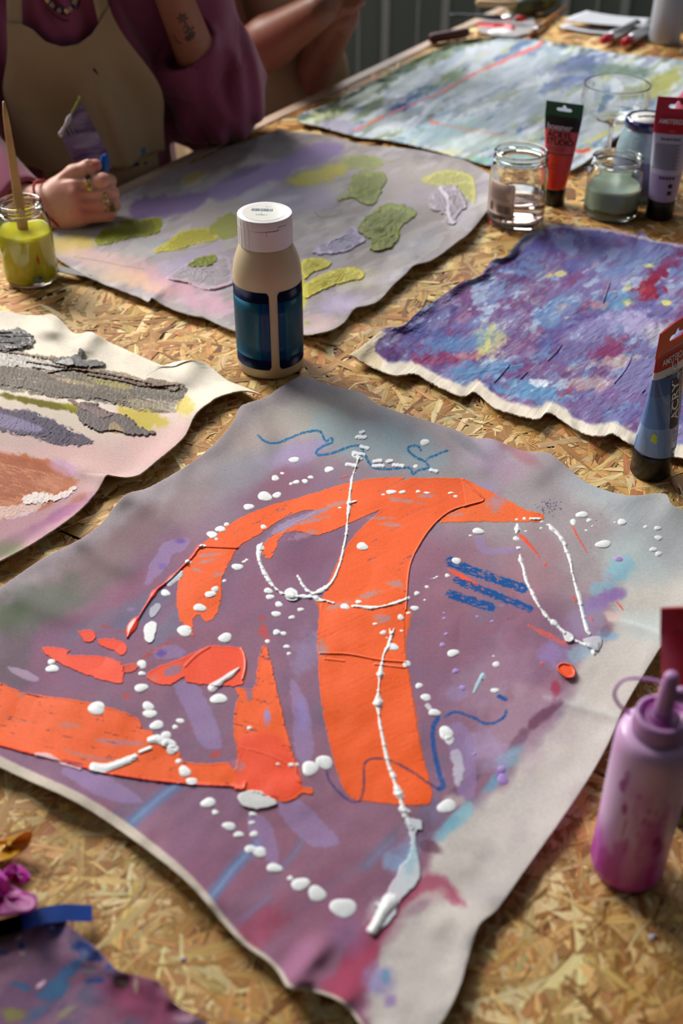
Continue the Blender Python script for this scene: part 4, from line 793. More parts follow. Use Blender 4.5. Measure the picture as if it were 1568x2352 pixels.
def paint_dark(p, u, v):
    X, Y = p.X, p.Y
    p.put(FULL, sstep(870, 1010, Y-.05*X+40*(fbm(X, Y, 50, 2, 3)-.5))*.85, (196, 160, 160)); p.put(FULL, sstep(1090, 1160, Y)*.6, (176, 132, 150))
    p.put(FULL, sstep(.5, .7, fbm(X, Y, 40, 4, 4, 15, 2))*.25, (190, 180, 176))
    p.blob(140, 960, 170, 34, (196, 186, 172), .8, 14); p.blob(40, 1010, 90, 30, (180, 164, 158), .6)
    kw = dict(soft=4, wob=6, ws=10, dang=14, dsc=6, dst=9)
    # grey gestural band
    p.poly([(-40, 795), (30, 805), (80, 818), (150, 822), (210, 842), (290, 860), (350, 878), (415, 880), (425, 900), (410, 930), (400, 945), (330, 945), (260, 925), (190, 915), (120, 912), (60, 895), (-40, 870)], (124, 114, 96), .95, dry=.55, g=.45, h=.5, streak=.4, **kw)
    band = [(-40, 798), (30, 806), (80, 818), (150, 824), (210, 844), (290, 862), (350, 878), (412, 884), (424, 900), (408, 930), (396, 943), (330, 943), (260, 924), (190, 914), (120, 910), (60, 893), (-40, 868)]
    for i, (c, a, dr, sc) in enumerate([((58, 54, 52), .85, .78, 5), ((150, 112, 76), .8, .86, 4), ((170, 166, 156), .75, .84, 4), ((120, 112, 60), .7, .88, 5), ((40, 38, 40), .8, .86, 3), ((196, 192, 186), .7, .92, 3), ((96, 66, 48), .8, .90, 3)]):
        p.poly(band, c, a*.8, soft=5, wob=9, ws=12, dry=dr, dang=14, dsc=sc, dst=14, h=.12, g=.5, seed=60+i*7)
    p.poly([(-40, 830), (60, 850), (160, 880), (260, 905), (330, 930), (240, 925), (120, 910), (-40, 885)], (88, 82, 76), .7, dry=.72, g=.4, h=.6, **kw)
    p.poly([(100, 830), (200, 850), (330, 885), (420, 905), (400, 920), (300, 915), (180, 885)], (84, 80, 70), .6, dry=.78, g=.5, h=.6, **kw)
    p.poly([(-40, 755), (10, 758), (40, 752), (72, 768), (78, 790), (50, 800), (0, 805), (-40, 800)], (92, 88, 86), .97, dry=.18, g=.5, h=2.2, streak=.8, soft=2, wob=5, ws=7, dsc=4, dst=2)
    p.poly([(-40, 800), (50, 812), (110, 828), (170, 838), (130, 850), (60, 845), (-40, 830)], (170, 168, 164), .8, dry=.35, g=.7, h=1.2, streak=.8, **kw)
    p.poly([(120, 830), (150, 820), (178, 812), (180, 800), (192, 805), (190, 825), (210, 826), (240, 832), (236, 842), (200, 842), (160, 840)], (84, 82, 84), .95, soft=2, wob=4, ws=6, h=2.6, g=.5, dry=.2)
    p.poly([(128, 832), (160, 822), (170, 838), (140, 842)], (188, 188, 188), .7, soft=2, wob=3, ws=6, h=1.5, g=.6)
    p.poly([(340, 868), (380, 874), (410, 882), (404, 900), (376, 890), (330, 884)], (112, 92, 78), .9, dry=.3, h=1.5, g=.5, soft=2, wob=4, ws=5, dang=10)
    for q in [[(110, 856), (160, 848), (240, 858), (300, 870), (345, 880)], [(60, 830), (140, 842), (200, 852)], [(200, 860), (280, 874), (330, 886), (400, 884)], [(0, 806), (70, 816), (120, 826)]]: p.line(q, (96, 66, 46), 4, .8, h=1.6, g=.5, wob=2.5)
    for q in [(250, 880, 60, 8, (150, 140, 70), .8, 12), (180, 878, 40, 5, (160, 138, 90), .7, 12), (90, 925, 110, 9, (98, 92, 30), .9, 12), (180, 938, 40, 7, (140, 136, 30), .8, 12), (330, 960, 70, 22, (190, 172, 84), .95, 12), (300, 975, 60, 16, (184, 168, 92), .85, 10), (425, 935, 24, 22, (206, 188, 96), .8, -50), (340, 930, 60, 8, (150, 144, 112), .7, 10)]:
        p.blob(*q[:5], q[5], q[6], soft=.4, nz=.5, ns=12)
    p.poly([(-40, 757), (10, 760), (40, 756), (68, 770), (72, 788), (50, 798), (0, 803), (-40, 798)], (176, 172, 176), .8, soft=3, dry=.80, dang=10, dsc=4, dst=3, g=.7, h=.6, seed=91)
    p.poly([(-40, 757), (10, 760), (40, 756), (68, 770), (72, 788), (50, 798), (0, 803), (-40, 798)], (40, 38, 42), .8, soft=3, dry=.80, dang=10, dsc=5, dst=3, g=.5, h=.5, seed=95)
    # granular crust
    p.poly([(178, 930), (210, 925), (250, 945), (290, 955), (320, 980), (350, 990), (356, 998), (310, 1000), (270, 990), (230, 990), (200, 975), (180, 965)], (80, 68, 68), 1, soft=2, wob=6, ws=8, g=.5, h=1.6, dry=.5, dsc=4, dst=1.5)
    p.poly([(150, 915), (200, 930), (260, 950), (240, 960), (200, 945)], (116, 92, 90), .8, soft=3, wob=5, h=1, dry=.3)
    p.poly([(262, 968), (282, 988), (262, 996), (250, 985)], (150, 128, 80), .8, soft=3, wob=4)
    # violet scumble
    p.poly([(-40, 930), (20, 942), (70, 945), (130, 970), (180, 995), (212, 1015), (190, 1024), (130, 1022), (60, 1000), (-40, 980)], (70, 62, 82), .95, soft=6, wob=8, ws=9, dry=.66, dang=24, dsc=4, dst=4, g=.35, h=.6)
    p.poly([(-40, 935), (20, 945), (70, 950), (130, 975), (170, 1000), (130, 1012), (60, 992), (-40, 970)], (58, 50, 74), .85, soft=8, wob=8, dry=.72, dang=24, dsc=3, dst=3, g=.4, h=.5, seed=33)
    p.poly([(-40, 940), (40, 960), (100, 985), (60, 992), (-40, 970)], (146, 136, 176), .6, soft=5, dry=.5, g=.4, dsc=4, dst=3)
    # rust field and lilac
    p.poly([(-60, 1035), (10, 1040), (60, 1045), (120, 1060), (165, 1090), (175, 1120), (140, 1150), (80, 1170), (20, 1185), (-60, 1190)], (172, 98, 64), .95, soft=10, wob=9, ws=14, dry=.5, dang=20, g=.15)
    p.poly([(-60, 1060), (60, 1070), (150, 1100), (120, 1140), (20, 1165), (-60, 1170)], (196, 140, 110), .6, soft=12, dry=.82, dang=10, dsc=4, dst=6, g=.3, seed=71)
    p.poly([(-60, 1045), (60, 1050), (160, 1095), (120, 1130), (-60, 1150)], (140, 74, 50), .6, soft=12, dry=.84, dang=16, dsc=3, dst=6, g=.3, seed=73)
    p.blob(150, 1075, 46, 18, (186, 150, 184), .7, 25, nz=.5); p.blob(120, 1110, 60, 20, (196, 136, 110), .5)
    p.poly([(52, 1145), (80, 1130), (130, 1135), (176, 1115), (150, 1145), (90, 1155), (60, 1158)], (226, 222, 224), .85, soft=3, wob=5, ws=6, dry=.42, dang=-8, dsc=3, dst=8, g=.5, h=.7)
    p.poly([(-40, 1170), (40, 1160), (110, 1150), (60, 1185), (-40, 1195)], (222, 206, 206), .7, soft=4, wob=5, dry=.5, dang=0, dsc=3, dst=8, g=.4)
    p.blob(20, 1260, 40, 24, (120, 128, 100), .8, -30); p.blob(140, 1180, 90, 14, (150, 92, 140), .6, -30); p.blob(180, 1145, 30, 10, (150, 90, 60), .5, -30); p.blob(60, 1230, 70, 16, (170, 130, 150), .6, -20)
    p.h += (p.g > .3)*(fbm(X, Y, 4, 61, 3)-.4)*.8

canvas('cloth_painting', 'cream cloth painting with dark grey, rust and violet strokes at left edge',
    top=[(-220, 690), (-100, 700), (0, 712), (50, 722), (90, 724), (120, 722), (140, 735), (165, 762), (185, 766), (210, 762), (250, 785), (310, 812), (370, 838), (400, 840), (425, 830), (450, 828), (480, 840), (520, 872), (560, 888), (602, 906)],
    bot=[(-300, 1450), (-200, 1420), (-100, 1350), (-60, 1320), (-20, 1298)],
    left=[(-220, 690), (-260, 1000), (-280, 1200), (-300, 1450)],
    right=[(602, 906), (570, 898), (540, 900), (500, 912), (482, 924), (460, 940), (445, 958), (425, 1000), (395, 1030), (360, 1058), (320, 1090), (285, 1096), (258, 1092), (243, 1093), (225, 1125), (190, 1165), (150, 1198), (100, 1232), (50, 1262), (-20, 1298)],
    n=520, m=560, base=(230, 222, 206), paintfn=paint_dark, mt=PM, lift=(2, 1, 1, 8), lw=30, und=3, unds=130, fray=.6, wavef=70, seed=33,
    ridges=[([(128, 722), (118, 750), (110, 790)], 30, 14), ([(215, 765), (195, 790), (180, 830)], 26, 12), ([(440, 828), (425, 855), (400, 900)], 34, 14), ([(243, 1093), (200, 1080), (150, 1060)], 18, 7), ([(300, 815), (330, 840), (400, 870)], 20, 4)])

def paint_far(p, u, v):
    X, Y = p.X, p.Y
    def ly(sc, s, lo, hi, a, c, an=-27, st=3.2): p.put(FULL, sstep(lo, hi, fbm(X, Y, sc, s, 5, an, st))*a, c)
    ly(40, 3, .45, .6, .75, (176, 188, 196)); ly(26, 5, .5, .62, .6, (136, 164, 182)); ly(24, 8, .52, .62, .6, (150, 150, 176)); ly(22, 11, .55, .64, .65, (136, 150, 108)); ly(16, 14, .56, .64, .75, (196, 206, 214)); ly(18, 17, .6, .68, .6, (186, 190, 122)); ly(14, 19, .6, .68, .7, (92, 122, 168)); ly(12, 27, .58, .66, .8, (216, 222, 228)); ly(20, 37, .5, .6, .6, (206, 212, 220), -27, 5)
    for q in [(860, 190, 130, 24, (92, 112, 74), .7, -30), (800, 240, 80, 14, (110, 124, 80), .7, -28), (1010, 120, 90, 20, (104, 122, 84), .7, -25), (1080, 95, 60, 14, (116, 124, 92), .7, -10), (1400, 160, 110, 16, (86, 112, 92), .7, 5), (1320, 150, 80, 20, (92, 104, 150), .7, -10), (1300, 190, 70, 16, (86, 104, 160), .7, -20),
              (1520, 190, 60, 22, (168, 168, 84), .8, -30), (1460, 210, 50, 14, (120, 130, 84), .6, -20), (720, 270, 60, 10, (214, 222, 176), .8, -10), (780, 290, 60, 14, (176, 170, 200), .8, 0), (690, 268, 30, 8, (94, 112, 116), .8, 0), (1010, 300, 120, 26, (160, 190, 200), .7, -10), (1130, 330, 120, 18, (176, 196, 190), .7, 0),
              (950, 230, 60, 14, (60, 96, 150), .6, -30), (930, 245, 24, 7, (40, 80, 150), .8, -28), (1250, 350, 90, 18, (160, 196, 190), .7, -10), (1180, 170, 160, 34, (178, 188, 200), .55, -30), (1200, 260, 120, 30, (170, 186, 200), .6, -25), (1380, 310, 50, 5, (214, 210, 120), .9, -25), (1110, 370, 50, 10, (120, 180, 180), .6, 5), (1030, 350, 40, 8, (206, 206, 140), .6, 0)]:
        p.blob(*q[:5], q[5], q[6], soft=.5, nz=.6, ns=10)
    p.g += sstep(.42, .6, fbm(X, Y, 20, 31, 4, -27, 3))*.75
    p.h += (fbm(X, Y, 12, 35, 5, -27, 3)-.5)*2.4
    CR = (232, 112, 112)
    p.line([(806, 304, 3), (860, 278, 4), (930, 246, 4), (1000, 218, 3), (1040, 196, 5), (1100, 164, 5), (1150, 142, 7), (1200, 120, 6), (1235, 106, 6), (1245, 92, 7)], CR, .85, soft=2.5, wob=2.5, ws=10, h=.5, g=.5)
    p.line([(990, 280, 9), (1006, 284, 6)], (236, 110, 100), .9, soft=3, wob=2); p.line([(1010, 284), (1060, 295), (1110, 303), (1160, 310)], (226, 140, 130), 4, .6, soft=3, wob=2); p.line([(1310, 344), (1335, 348), (1352, 344)], (236, 90, 60), 8, .9, soft=3, wob=2)

canvas('cloth_painting', 'pale blue green streaked cloth painting with thin coral lines at the far end',
    top=[(1085, 88), (1130, 86), (1180, 88), (1240, 92), (1285, 100), (1330, 105), (1400, 120), (1480, 128), (1568, 138), (1680, 158), (1760, 175)],
    bot=[(680, 276), (700, 284), (740, 291), (790, 306), (830, 316), (880, 320), (950, 334), (1020, 352), (1120, 378), (1200, 388), (1270, 390), (1318, 388)],
    left=[(1085, 88), (1050, 96), (1010, 112), (960, 132), (930, 148), (890, 172), (850, 190), (800, 212), (760, 236), (720, 250), (690, 262), (680, 276)],
    right=[(1760, 175), (1650, 215), (1560, 250), (1490, 280), (1430, 306), (1380, 345), (1350, 368), (1318, 388)],
    n=340, m=560, base=(166, 176, 182), paintfn=paint_far, mt=PM, lift=(4, 4, 5, 6), lw=16, und=4, unds=80, fray=1.0, wavef=30, seed=44, ridges=[([(1275, 96), (1300, 110), (1350, 130)], 12, 8), ([(1320, 104), (1340, 125)], 10, 6)])

def paint_near(p, u, v):
    X, Y = p.X, p.Y
    def ly(sc, s, lo, hi, a, c, an=-40, st=2): p.put(FULL, sstep(lo, hi, fbm(X, Y, sc, s, 4, an, st))*a, c)
    ly(70, 3, .45, .6, .6, (146, 96, 124)); ly(50, 6, .5, .65, .5, (120, 96, 130)); ly(60, 8, .55, .7, .6, (88, 96, 130))
    p.blob(320, 2300, 110, 60, (160, 78, 112), .8, 30); p.blob(60, 2300, 130, 60, (104, 78, 112), .6, -40)
    BB = (26, 60, 136)
    for q in [(190, 2175, 24, 12, BB, .95, 10), (210, 2195, 30, 14, (24, 46, 110), .9, 20), (160, 2230, 40, 16, (30, 84, 140), .8, -40), (130, 2270, 30, 24, (28, 92, 142), .9, -30), (110, 2285, 30, 12, (20, 84, 134), .9, 0), (50, 2265, 24, 8, (22, 90, 140), .9, 20), (218, 2252, 22, 7, BB, .95, -8), (50, 2172, 8, 8, BB, .8, 0), (252, 2218, 12, 6, BB, .9, -40),
              (100, 2130, 12, 6, (150, 150, 190), .6, 0), (130, 2140, 20, 8, (70, 100, 176), .7, 0), (10, 2190, 12, 6, (50, 66, 140), .7, 0), (80, 2330, 40, 12, (60, 96, 140), .6, -40), (120, 2130, 8, 5, (226, 222, 230), .95, 0), (52, 2190, 8, 4, (180, 170, 190), .8, 0), (44, 2155, 10, 4, (206, 200, 200), .8, -30), (92, 2262, 16, 5, (226, 190, 206), .9, -40),
              (12, 2150, 20, 9, (160, 158, 70), .85, 0), (290, 2228, 18, 6, (176, 176, 96), .85, 0), (280, 2258, 12, 8, (190, 196, 150), .85, 0), (312, 2262, 6, 20, (196, 190, 150), .7, 0), (30, 2330, 30, 20, (120, 118, 50), .8, 0), (150, 2325, 30, 8, (150, 150, 110), .7, -40), (205, 2230, 14, 6, (130, 170, 190), .6, 0), (430, 2340, 30, 10, (190, 150, 176), .6, 0)]:
        p.blob(*q[:5], q[5], q[6], soft=.4, nz=.5, ns=9, g=.6)
canvas('cloth_painting', 'small mauve cloth painting with dark blue dabs, nearest corner at lower left',
    top=[(-160, 2120), (-60, 2105), (0, 2112), (60, 2102), (110, 2096), (140, 2104), (165, 2130), (200, 2160), (236, 2190), (262, 2222), (300, 2238), (335, 2246), (366, 2258), (385, 2290), (430, 2325), (480, 2355), (540, 2420)],
    bot=[(-160, 2560), (100, 2570), (300, 2575), (520, 2570)], left=[(-160, 2120), (-170, 2300), (-160, 2560)], right=[(540, 2420), (535, 2500), (520, 2570)],
    n=300, m=380, base=(146, 112, 136), paintfn=paint_near, mt=PM, lift=(7, 2, 2, 3), lw=50, und=4, unds=140, fray=.6, wavef=60, seed=55, h0=3)
# ------------------------------------------------------------------ things on the table
def zat(px, py, Y): return W(px, py, Y).z - TZ
def face_cam(P): return math.atan2(P.x, -P.y)*-1.0*-1.0
def rz_cam(P):
    """rotation that turns local -Y towards the camera"""
    return math.atan2(-P.y, -P.x) + math.pi/2
def patch(t0, t1, z0, z1, r, nt=32, nz=4, th=0.0003, rc=0.004, cut=None):
    """curved label on a cylinder; angles in degrees from -Y towards +X; rounded corners"""
    bm = bmesh.new(); g = []
    for i in range(nt+1):
        a = i/nt; row = []
        arc = abs(t1-t0)*math.pi/180*r; d = min(a, 1-a)*arc; ins = 0.0
        if d < rc: ins = rc - math.sqrt(max(0, rc*rc-(rc-d)**2))
        for j in range(nz+1):
            zz = z0+ins+(z1-z0-2*ins)*j/nz; t = math.radians(t0+(t1-t0)*a)
            rr = (r(zz) if callable(r) else r)+th
            row.append(bm.verts.new((rr*math.sin(t), -rr*math.cos(t), zz)))
        g.append(row)
    for i in range(nt):
        for j in range(nz): bm.faces.new((g[i][j], g[i+1][j], g[i+1][j+1], g[i][j+1]))
    bmesh.ops.solidify(bm, geom=list(bm.faces), thickness=th*0.9); bmesh.ops.recalc_face_normals(bm, faces=bm.faces)
    return bm
def text_geo(s, size, bold=0.0, spacing=1.0, sx=1.0):
    """flat text as (verts, faces), left aligned, baseline at 0"""
    c = bpy.data.curves.new('t', 'FONT'); c.body = s; c.size = size; c.offset = bold; c.space_character = spacing; c.resolution_u = 3
    o = bpy.data.objects.new('t', c); COL.objects.link(o); dg = bpy.context.evaluated_depsgraph_get(); dg.update()
    me = o.evaluated_get(dg).to_mesh(); V = [(v.co.x*sx, v.co.y) for v in me.vertices]; F = [tuple(p.vertices) for p in me.polygons]
    o.evaluated_get(dg).to_mesh_clear(); bpy.data.objects.remove(o); bpy.data.curves.remove(c); return V, F
def place_text(items, fn, parent, name, mt):
    """items: (string, size, x, y, rot90, bold, spacing, sx); fn maps (x, y) on the label to 3D"""
    vs = []; fs = []
    for it in items:
        s, size, x, y, rot, bold, sp, sx = it; V, F = text_geo(s, size, bold, sp, sx); k = len(vs)
        for (a, b) in V:
            if rot: a, b = -b, a
            vs.append(fn(x+a, y+b))
        fs += [[k+i for i in f] for f in F]
    return obj(name, pymesh(name, vs, fs), mt, parent, False)
def lines_geo(rects):
    """rects (x0,y0,x1,y1) subdivided so that they can follow a curve"""
    V = []; F = []
    for x0, y0, x1, y1 in rects:
        n = max(1, int((x1-x0)/0.003)); k = len(V)
        for i in range(n+1):
            V += [(x0+(x1-x0)*i/n, y0), (x0+(x1-x0)*i/n, y1)]
        for i in range(n): F.append((k+2*i, k+2*i+2, k+2*i+3, k+2*i+1))
    return V, F
def rects_obj(name, rects, fn, mt, parent):
    V, F = lines_geo(rects); return obj(name, pymesh(name, [fn(*v) for v in V], F), mt, parent, False)
black = M('black_print', S(16, 15, 18), 0.5); white_ink = M('white_print', S(226, 226, 226), 0.5); grey_ink = M('grey_print', S(70, 66, 80), 0.6)
glassm = M('clear_glass', (0.97, 1.0, 0.985), 0.02, trans=1.0, ior=1.45)

# ---- cream bottle
def cream_bottle():
    P = T(622, 836); Y = P.y; m0 = mpp(P); R = 75*m0
    t = thing('paint_bottle', 'cream plastic paint bottle with white cap and blue labels, standing between the paintings', 'bottle', P, rz_cam(P))
    zs = zat(617, 622, Y); zn = zat(614, 556, Y); zc = zat(612, 546, Y); zt = zat(609, 487, Y)
    rn = 63*mpp(W(611, 540, Y)); rc = 63.5*mpp(W(610, 500, Y))
    def rad(z):
        if z < zs: return R
        q = min(1, (z-zs)/(zn-zs)); return R + (rn-0.001-R)*(q**1.7)
    pr = [(0, 0.002), (R*0.80, 0.0015), (R*0.9, 0.0), (R*0.965, 0.0015), (R*0.99, 0.004), (R, 0.008), (R*1.0, 0.5*zs)] + [(rad(zs+(zn-zs)*k/12), zs+(zn-zs)*k/12) for k in range(13)] + [(rn*0.9, zn+0.002), (0, zn+0.003)]
    cream = M('cream_plastic', S(206, 188, 156), 0.42, sss=0.15, sssr=(1, .7, .4))
    obj('body', lathe(pr, 96), cream, t)
    # cap with grip ribs on one side
    bm = bmesh.new(); seg = 180; z0, z1 = zc-0.004, zt; rows = []
    for z, q in ((z0, .985), (z0+.0008, 1.0), (z0+(z1-z0)*.70, 1.0), (z0+(z1-z0)*.705, .992), (z0+(z1-z0)*.715, 1.0), (z1-.0015, 1.0), (z1-.0004, .985), (z1, .955)):
        row = []
        for i in range(seg):
            a = 2*math.pi*i/seg; deg = (math.degrees(a)+90+180) % 360-180      # 0 faces the camera
            rib = 0.0
            if (-100 < deg < -28) or deg > 60: rib = -0.0007 if (int((deg+360)/2) % 6 == 0) else 0.0
            rr = rc*q + (rib if q > .95 and z < z1-.002 else 0)
            row.append(bm.verts.new((rr*math.cos(a), rr*math.sin(a), z)))
        rows.append(row)
    for a, b in zip(rows[:-1], rows[1:]):
        for i in range(seg): bm.faces.new((a[i], a[(i+1) % seg], b[(i+1) % seg], b[i]))
    bm.faces.new(rows[-1]); bm.faces.new(rows[0][::-1])
    capm = M('white_cap_plastic', S(228, 224, 228), 0.3); c = autosmooth(obj('cap', bm, capm, t), 25)
    # recessed latch and scuffs
    fnc = lambda x, z: ((rc+.0003)*math.sin(x/rc), -(rc+.0003)*math.cos(x/rc), z)
    zz = z0+(z1-z0)*.705
    rects_obj('latch', [(.0005, zz-.0008, .014, zz-.0002), (.0005, zz-.006, .0009, zz), (.014, zz-.0005, .0144, zz+.0035), (.014, zz+.003, .025, zz+.0036), (-.012, zz-.001, .0005, zz-.0007)], fnc, M('scuff', S(120, 104, 112), .7), c)
    st = bmesh.new(); bmesh.ops.create_circle(st, cap_ends=True, radius=rc*0.80, segments=64); bmesh.ops.translate(st, vec=(0, 0, z1+.0002), verts=st.verts)
    s = obj('sticker', st, M('sticker_film', S(232, 232, 226), 0.12, coat=.6), c, False); s['label'] = 'round white sticker with a bar code'
    rng = random.Random(3); bars = []; x = -0.012
    while x < 0.0115:
        w = rng.choice([.0003, .0005, .0008]); bars.append((x, .001, x+w, .0078)); x += w+rng.choice([.0003, .0005, .0007])
    rot = math.radians(-8)
    fn = lambda x, y: (x*math.cos(rot)-y*math.sin(rot)-.003, x*math.sin(rot)+y*math.cos(rot)+.001, z1+.0005)
    rects_obj('bar_code', bars, fn, M('bar_ink', S(70, 96, 110), .5), s)
    place_text([('122011', .0042, -.006, -.010, 0, 0, 1.1, 1), ('T', .003, -.001, -.0052, 0, 0, 1, 1), ('8 711', .0026, .003, .0125, 0, 0, 1, 1)], fn, s, 'lettering', M('bar_ink'))
    # labels
    navy = M('label_navy', S(14, 22, 74), 0.3, coat=.3); teal = M('label_teal', S(0, 120, 160), 0.3, coat=.3, noise=(90, .5, S(0, 134, 150)))
    teal2 = M('label_blue', S(0, 82, 150), 0.25, coat=.5)
    zt2 = zat(618, 690, Y)+.0; zt1 = zat(618, 676-2, W(618, 676, Y-R).y); zb = zat(627, 851, Y-R)
    for (a0, a1, sgn) in ((-138, 1.0, -1), (15.0, 128, 1)):
        lb = obj('label_sheet', patch(a0, a1, zb, zt1, R, 48, 4), navy, t)
        obj('label_panel', patch(a0, a1, zb+.013, zt1-.013, R+.0003, 48, 4, rc=.0002), teal, lb)
        if sgn < 0: obj('label_stripe', patch(-16, 1.0, zb+.013, zt1-.013, R+.0005, 10, 4, rc=.0002), teal2, lb)
        else: obj('label_stripe', patch(15, 27, zb+.013, zt1-.013, R+.0005, 10, 4, rc=.0002), teal2, lb)
        fb = lambda x, z: ((R+.0010)*math.sin(x/R), -(R+.0010)*math.cos(x/R), z)
        rr = random.Random(5+sgn); rc2 = []; z = zt1-.018
        xs = (-.058, -.013) if sgn < 0 else (.022, .055)
        while z > zb+.016:
            rc2.append((xs[0], z, xs[1]-rr.random()*.004, z+.0004)); z -= .0014
        rects_obj('small_print', rc2, fb, M('print_faint', S(20, 72, 100), .5), lb)
        if sgn < 0: place_text([('ACRYLMALMITTEL', .0042, -.0035, zb+.05, 1, 0, 1, 1), ('VERNIS', .0046, -.0035, zb+.018, 1, 0, 1, 1)], fb, lb, 'lettering', M('print_faint2', S(12, 34, 80), .5))
cream_bottle()

# ---- glass jars
def glass_jar(name, label, px, pyb, pyt, rpx, rimpx, zliq=None, liq=None, wl=.0022, neck=.80, glass=None):
    P = T(px, pyb); Y = P.y; t = thing(name, label, 'jar', P, rz_cam(P), 'open glass jars of paint water')
    tx = px + (784-px)*0 ; H = zat(px, pyt, Y); R = rpx*mpp(P); rr = rimpx*mpp(W(px, pyt, Y))
    out = [(0, .0008), (R*.78, .0006), (R*.86, 0), (R*.95, .0018), (R*.99, .006), (R, .012), (R*1.0, H*.70), (R*.985, H*.76), (R*.94, H*.81), (rr*.955, H*.845), (rr*.93, H*.86), (rr*.95, H*.875), (rr*1.0, H*.882), (rr*1.0, H*.892), (rr*.945, H*.90), (rr*.945, H*.915),
           (rr*.985, H*.925), (rr*.985, H*.935), (rr*.945, H*.943), (rr*.945, H*.965), (rr*.975, H*.978), (rr*.985, H*.988), (rr*.96, H*.998), (rr*.93, H)]
    inn = [(rr*.895, H*.995), (rr*.88, H*.98), (rr*.88, H*.90), (rr*.88, H*.86), (R*.90, H*.80), (R-wl*1.2, H*.75), (R-wl, H*.70), (R-wl, .014), (R*.88, .007), (R*.6, .005), (0, .0045)]
    g = autosmooth(obj('glass', lathe(out+inn, 72), glass or glassm, t), 42)
    if zliq:
        zl = zat(px, zliq, Y); Ri = R-wl*.9
        pr = [(0, .0042), (R*.6, .0047), (R*.88, .0067), (Ri, .014)] + [(Ri, zl*(.3+.1*k)) for k in range(7)] + [(Ri, zl+.0012), (Ri*.985, zl+.0003), (Ri*.95, zl), (0, zl)]
        obj('liquid', lathe(pr, 72), liq, t)
    return t, P, R, H, rr
yel = M('yellow_paint_water', S(232, 222, 44), 0.12, sss=.5, sssr=(1, .9, .2), noise=(60, .35, S(220, 204, 36)))
tj, Pj, Rj, Hj, rj = glass_jar('paint_jar', 'glass jar of yellow paint water with a wooden stick in it, at left edge', 75, 640, 462, 60, 52, 528, yel)
fj = lambda x, z: ((Rj+.0003)*math.sin(x/Rj), -(Rj+.0003)*math.cos(x/Rj), z)
def blot(name, cx, cz, rx, rz_, fn, mt, parent, seed=1, n=18):
    rg = random.Random(seed); V = []
    for k in range(n):
        a = 2*math.pi*k/n; q = 1+rg.uniform(-.25, .25); V.append(fn(cx+rx*q*math.cos(a), cz+rz_*q*math.sin(a)))
    V.append(fn(cx, cz)); return obj(name, pymesh(name, V, [(k, (k+1) % n, n) for k in range(n)]), mt, parent, False)
blot('paint_drop', .011, .040, .0016, .006, fj, M('red_paint_drop', S(200, 70, 30), .3), tj, 2)
blot('paint_drop', .007, .014, .008, .005, fj, M('grey_paint_drop', S(128, 140, 110), .4), tj, 3)
blot('paint_drop', .010, .015, .0025, .0014, lambda x, z: tuple(Vector(fj(x, z))*1.0+Vector((0, -.0004, 0))), black, tj, 4)

pw = M('pink_water', (0.93, 0.74, 0.70), 0.03, trans=.93, ior=1.33)
t2, P2, R2, H2, r2 = glass_jar('glass_jar', 'open glass jar holding clear pinkish water, printed paper label on its side', 1182, 508, 345, 65, 63, 446, pw)
f2 = lambda x, z: ((R2+.0006)*math.sin(x/R2), -(R2+.0006)*math.cos(x/R2), z)
lb = obj('paper_label', patch(-72, -4, .022, H2*.66, R2, 32, 4, th=.0003, rc=.004), M('jar_label', S(230, 204, 190), .5), t2)
rg = random.Random(4); L_ = []; z = H2*.62
while z > .044:
    L_.append((-.045, z, -.008-rg.random()*.008, z+.0006)); z -= .0021
L_ += [(-.044, .026, -.039, .038)]
x = -.030
while x < -.008: w = rg.choice([.0006, .001, .0015]); L_.append((x, .026, x+w, .037)); x += w+rg.choice([.0006, .001])
rects_obj('small_print', L_, f2, M('label_ink', S(84, 62, 58), .6), lb)

gw = M('green_paint_water', S(172, 190, 170), 0.2, sss=.4, noise=(50, .3, S(160, 182, 164)))
glass_jar('glass_jar', 'open glass jar filled with milky sage green paint water', 1400, 490, 359, 62, 59, 424, gw)

# ---- jar with a navy screw lid behind the green one
def lid_jar():
    P = T(1462, 446); Y = P.y; t = thing('lidded_jar', 'jar of pale blue paint closed with a navy screw lid, behind the sage green jar', 'jar', P, rz_cam(P))
    H = zat(1475, 268, Y); R = 62*mpp(P); rl = 52*mpp(W(1478, 262, Y))
    pr = [(0, .001), (R*.9, 0), (R*.98, .004), (R, .012), (R, H*.5), (R*.97, H*.64), (R*.90, H*.76), (rl*1.0, H*.86), (rl*.93, H*.90), (0, H*.9)]
    bm = lathe(pr, 64); me = bpy.data.meshes.new('body'); bm.to_mesh(me); bm.free()
    m = M('pale_blue_jar', S(150, 178, 186), .12, coat=.6, noise=(70, .8, S(120, 150, 170)), bump=(260, .6, .002))
    obj('body', me, m, t)
    lo = obj('lower_band', lathe([(R+.0003, .012), (R+.0006, .013), (R+.0006, H*.52), (R+.0003, H*.53)], 64), M('greyed_lilac_sleeve', S(112, 118, 148), .25, noise=(20, .4, S(126, 134, 150))), t)
    ln = [(rl*.9, H*.885), (rl*1.0, H*.885), (rl*1.04, H*.895), (rl*1.03, H*.95), (rl*1.0, H*.985), (rl*.93, H), (rl*.84, H*.995), (rl*.82, H*.985), (0, H*.985)]
    l = obj('lid', lathe(ln, 64), M('navy_lid', S(24, 30, 84), .2, coat=.8), t)
    obj('lid_disc', lathe([(0, H*.987), (rl*.80, H*.987), (rl*.80, H*.989), (0, H*.99)], 48), M('lid_white', S(206, 204, 200), .4, noise=(70, .5, S(170, 172, 178))), l)
    for k in range(5):
        c = [(.002+.006*math.cos(a*.9+k)+.004*k-.012, .004*math.sin(a*1.7+k)+.002*k, H*.993) for a in np.linspace(0, 5, 14)]
        obj('scribble', tube_path(c, .0005, 5), black, l)
lid_jar()

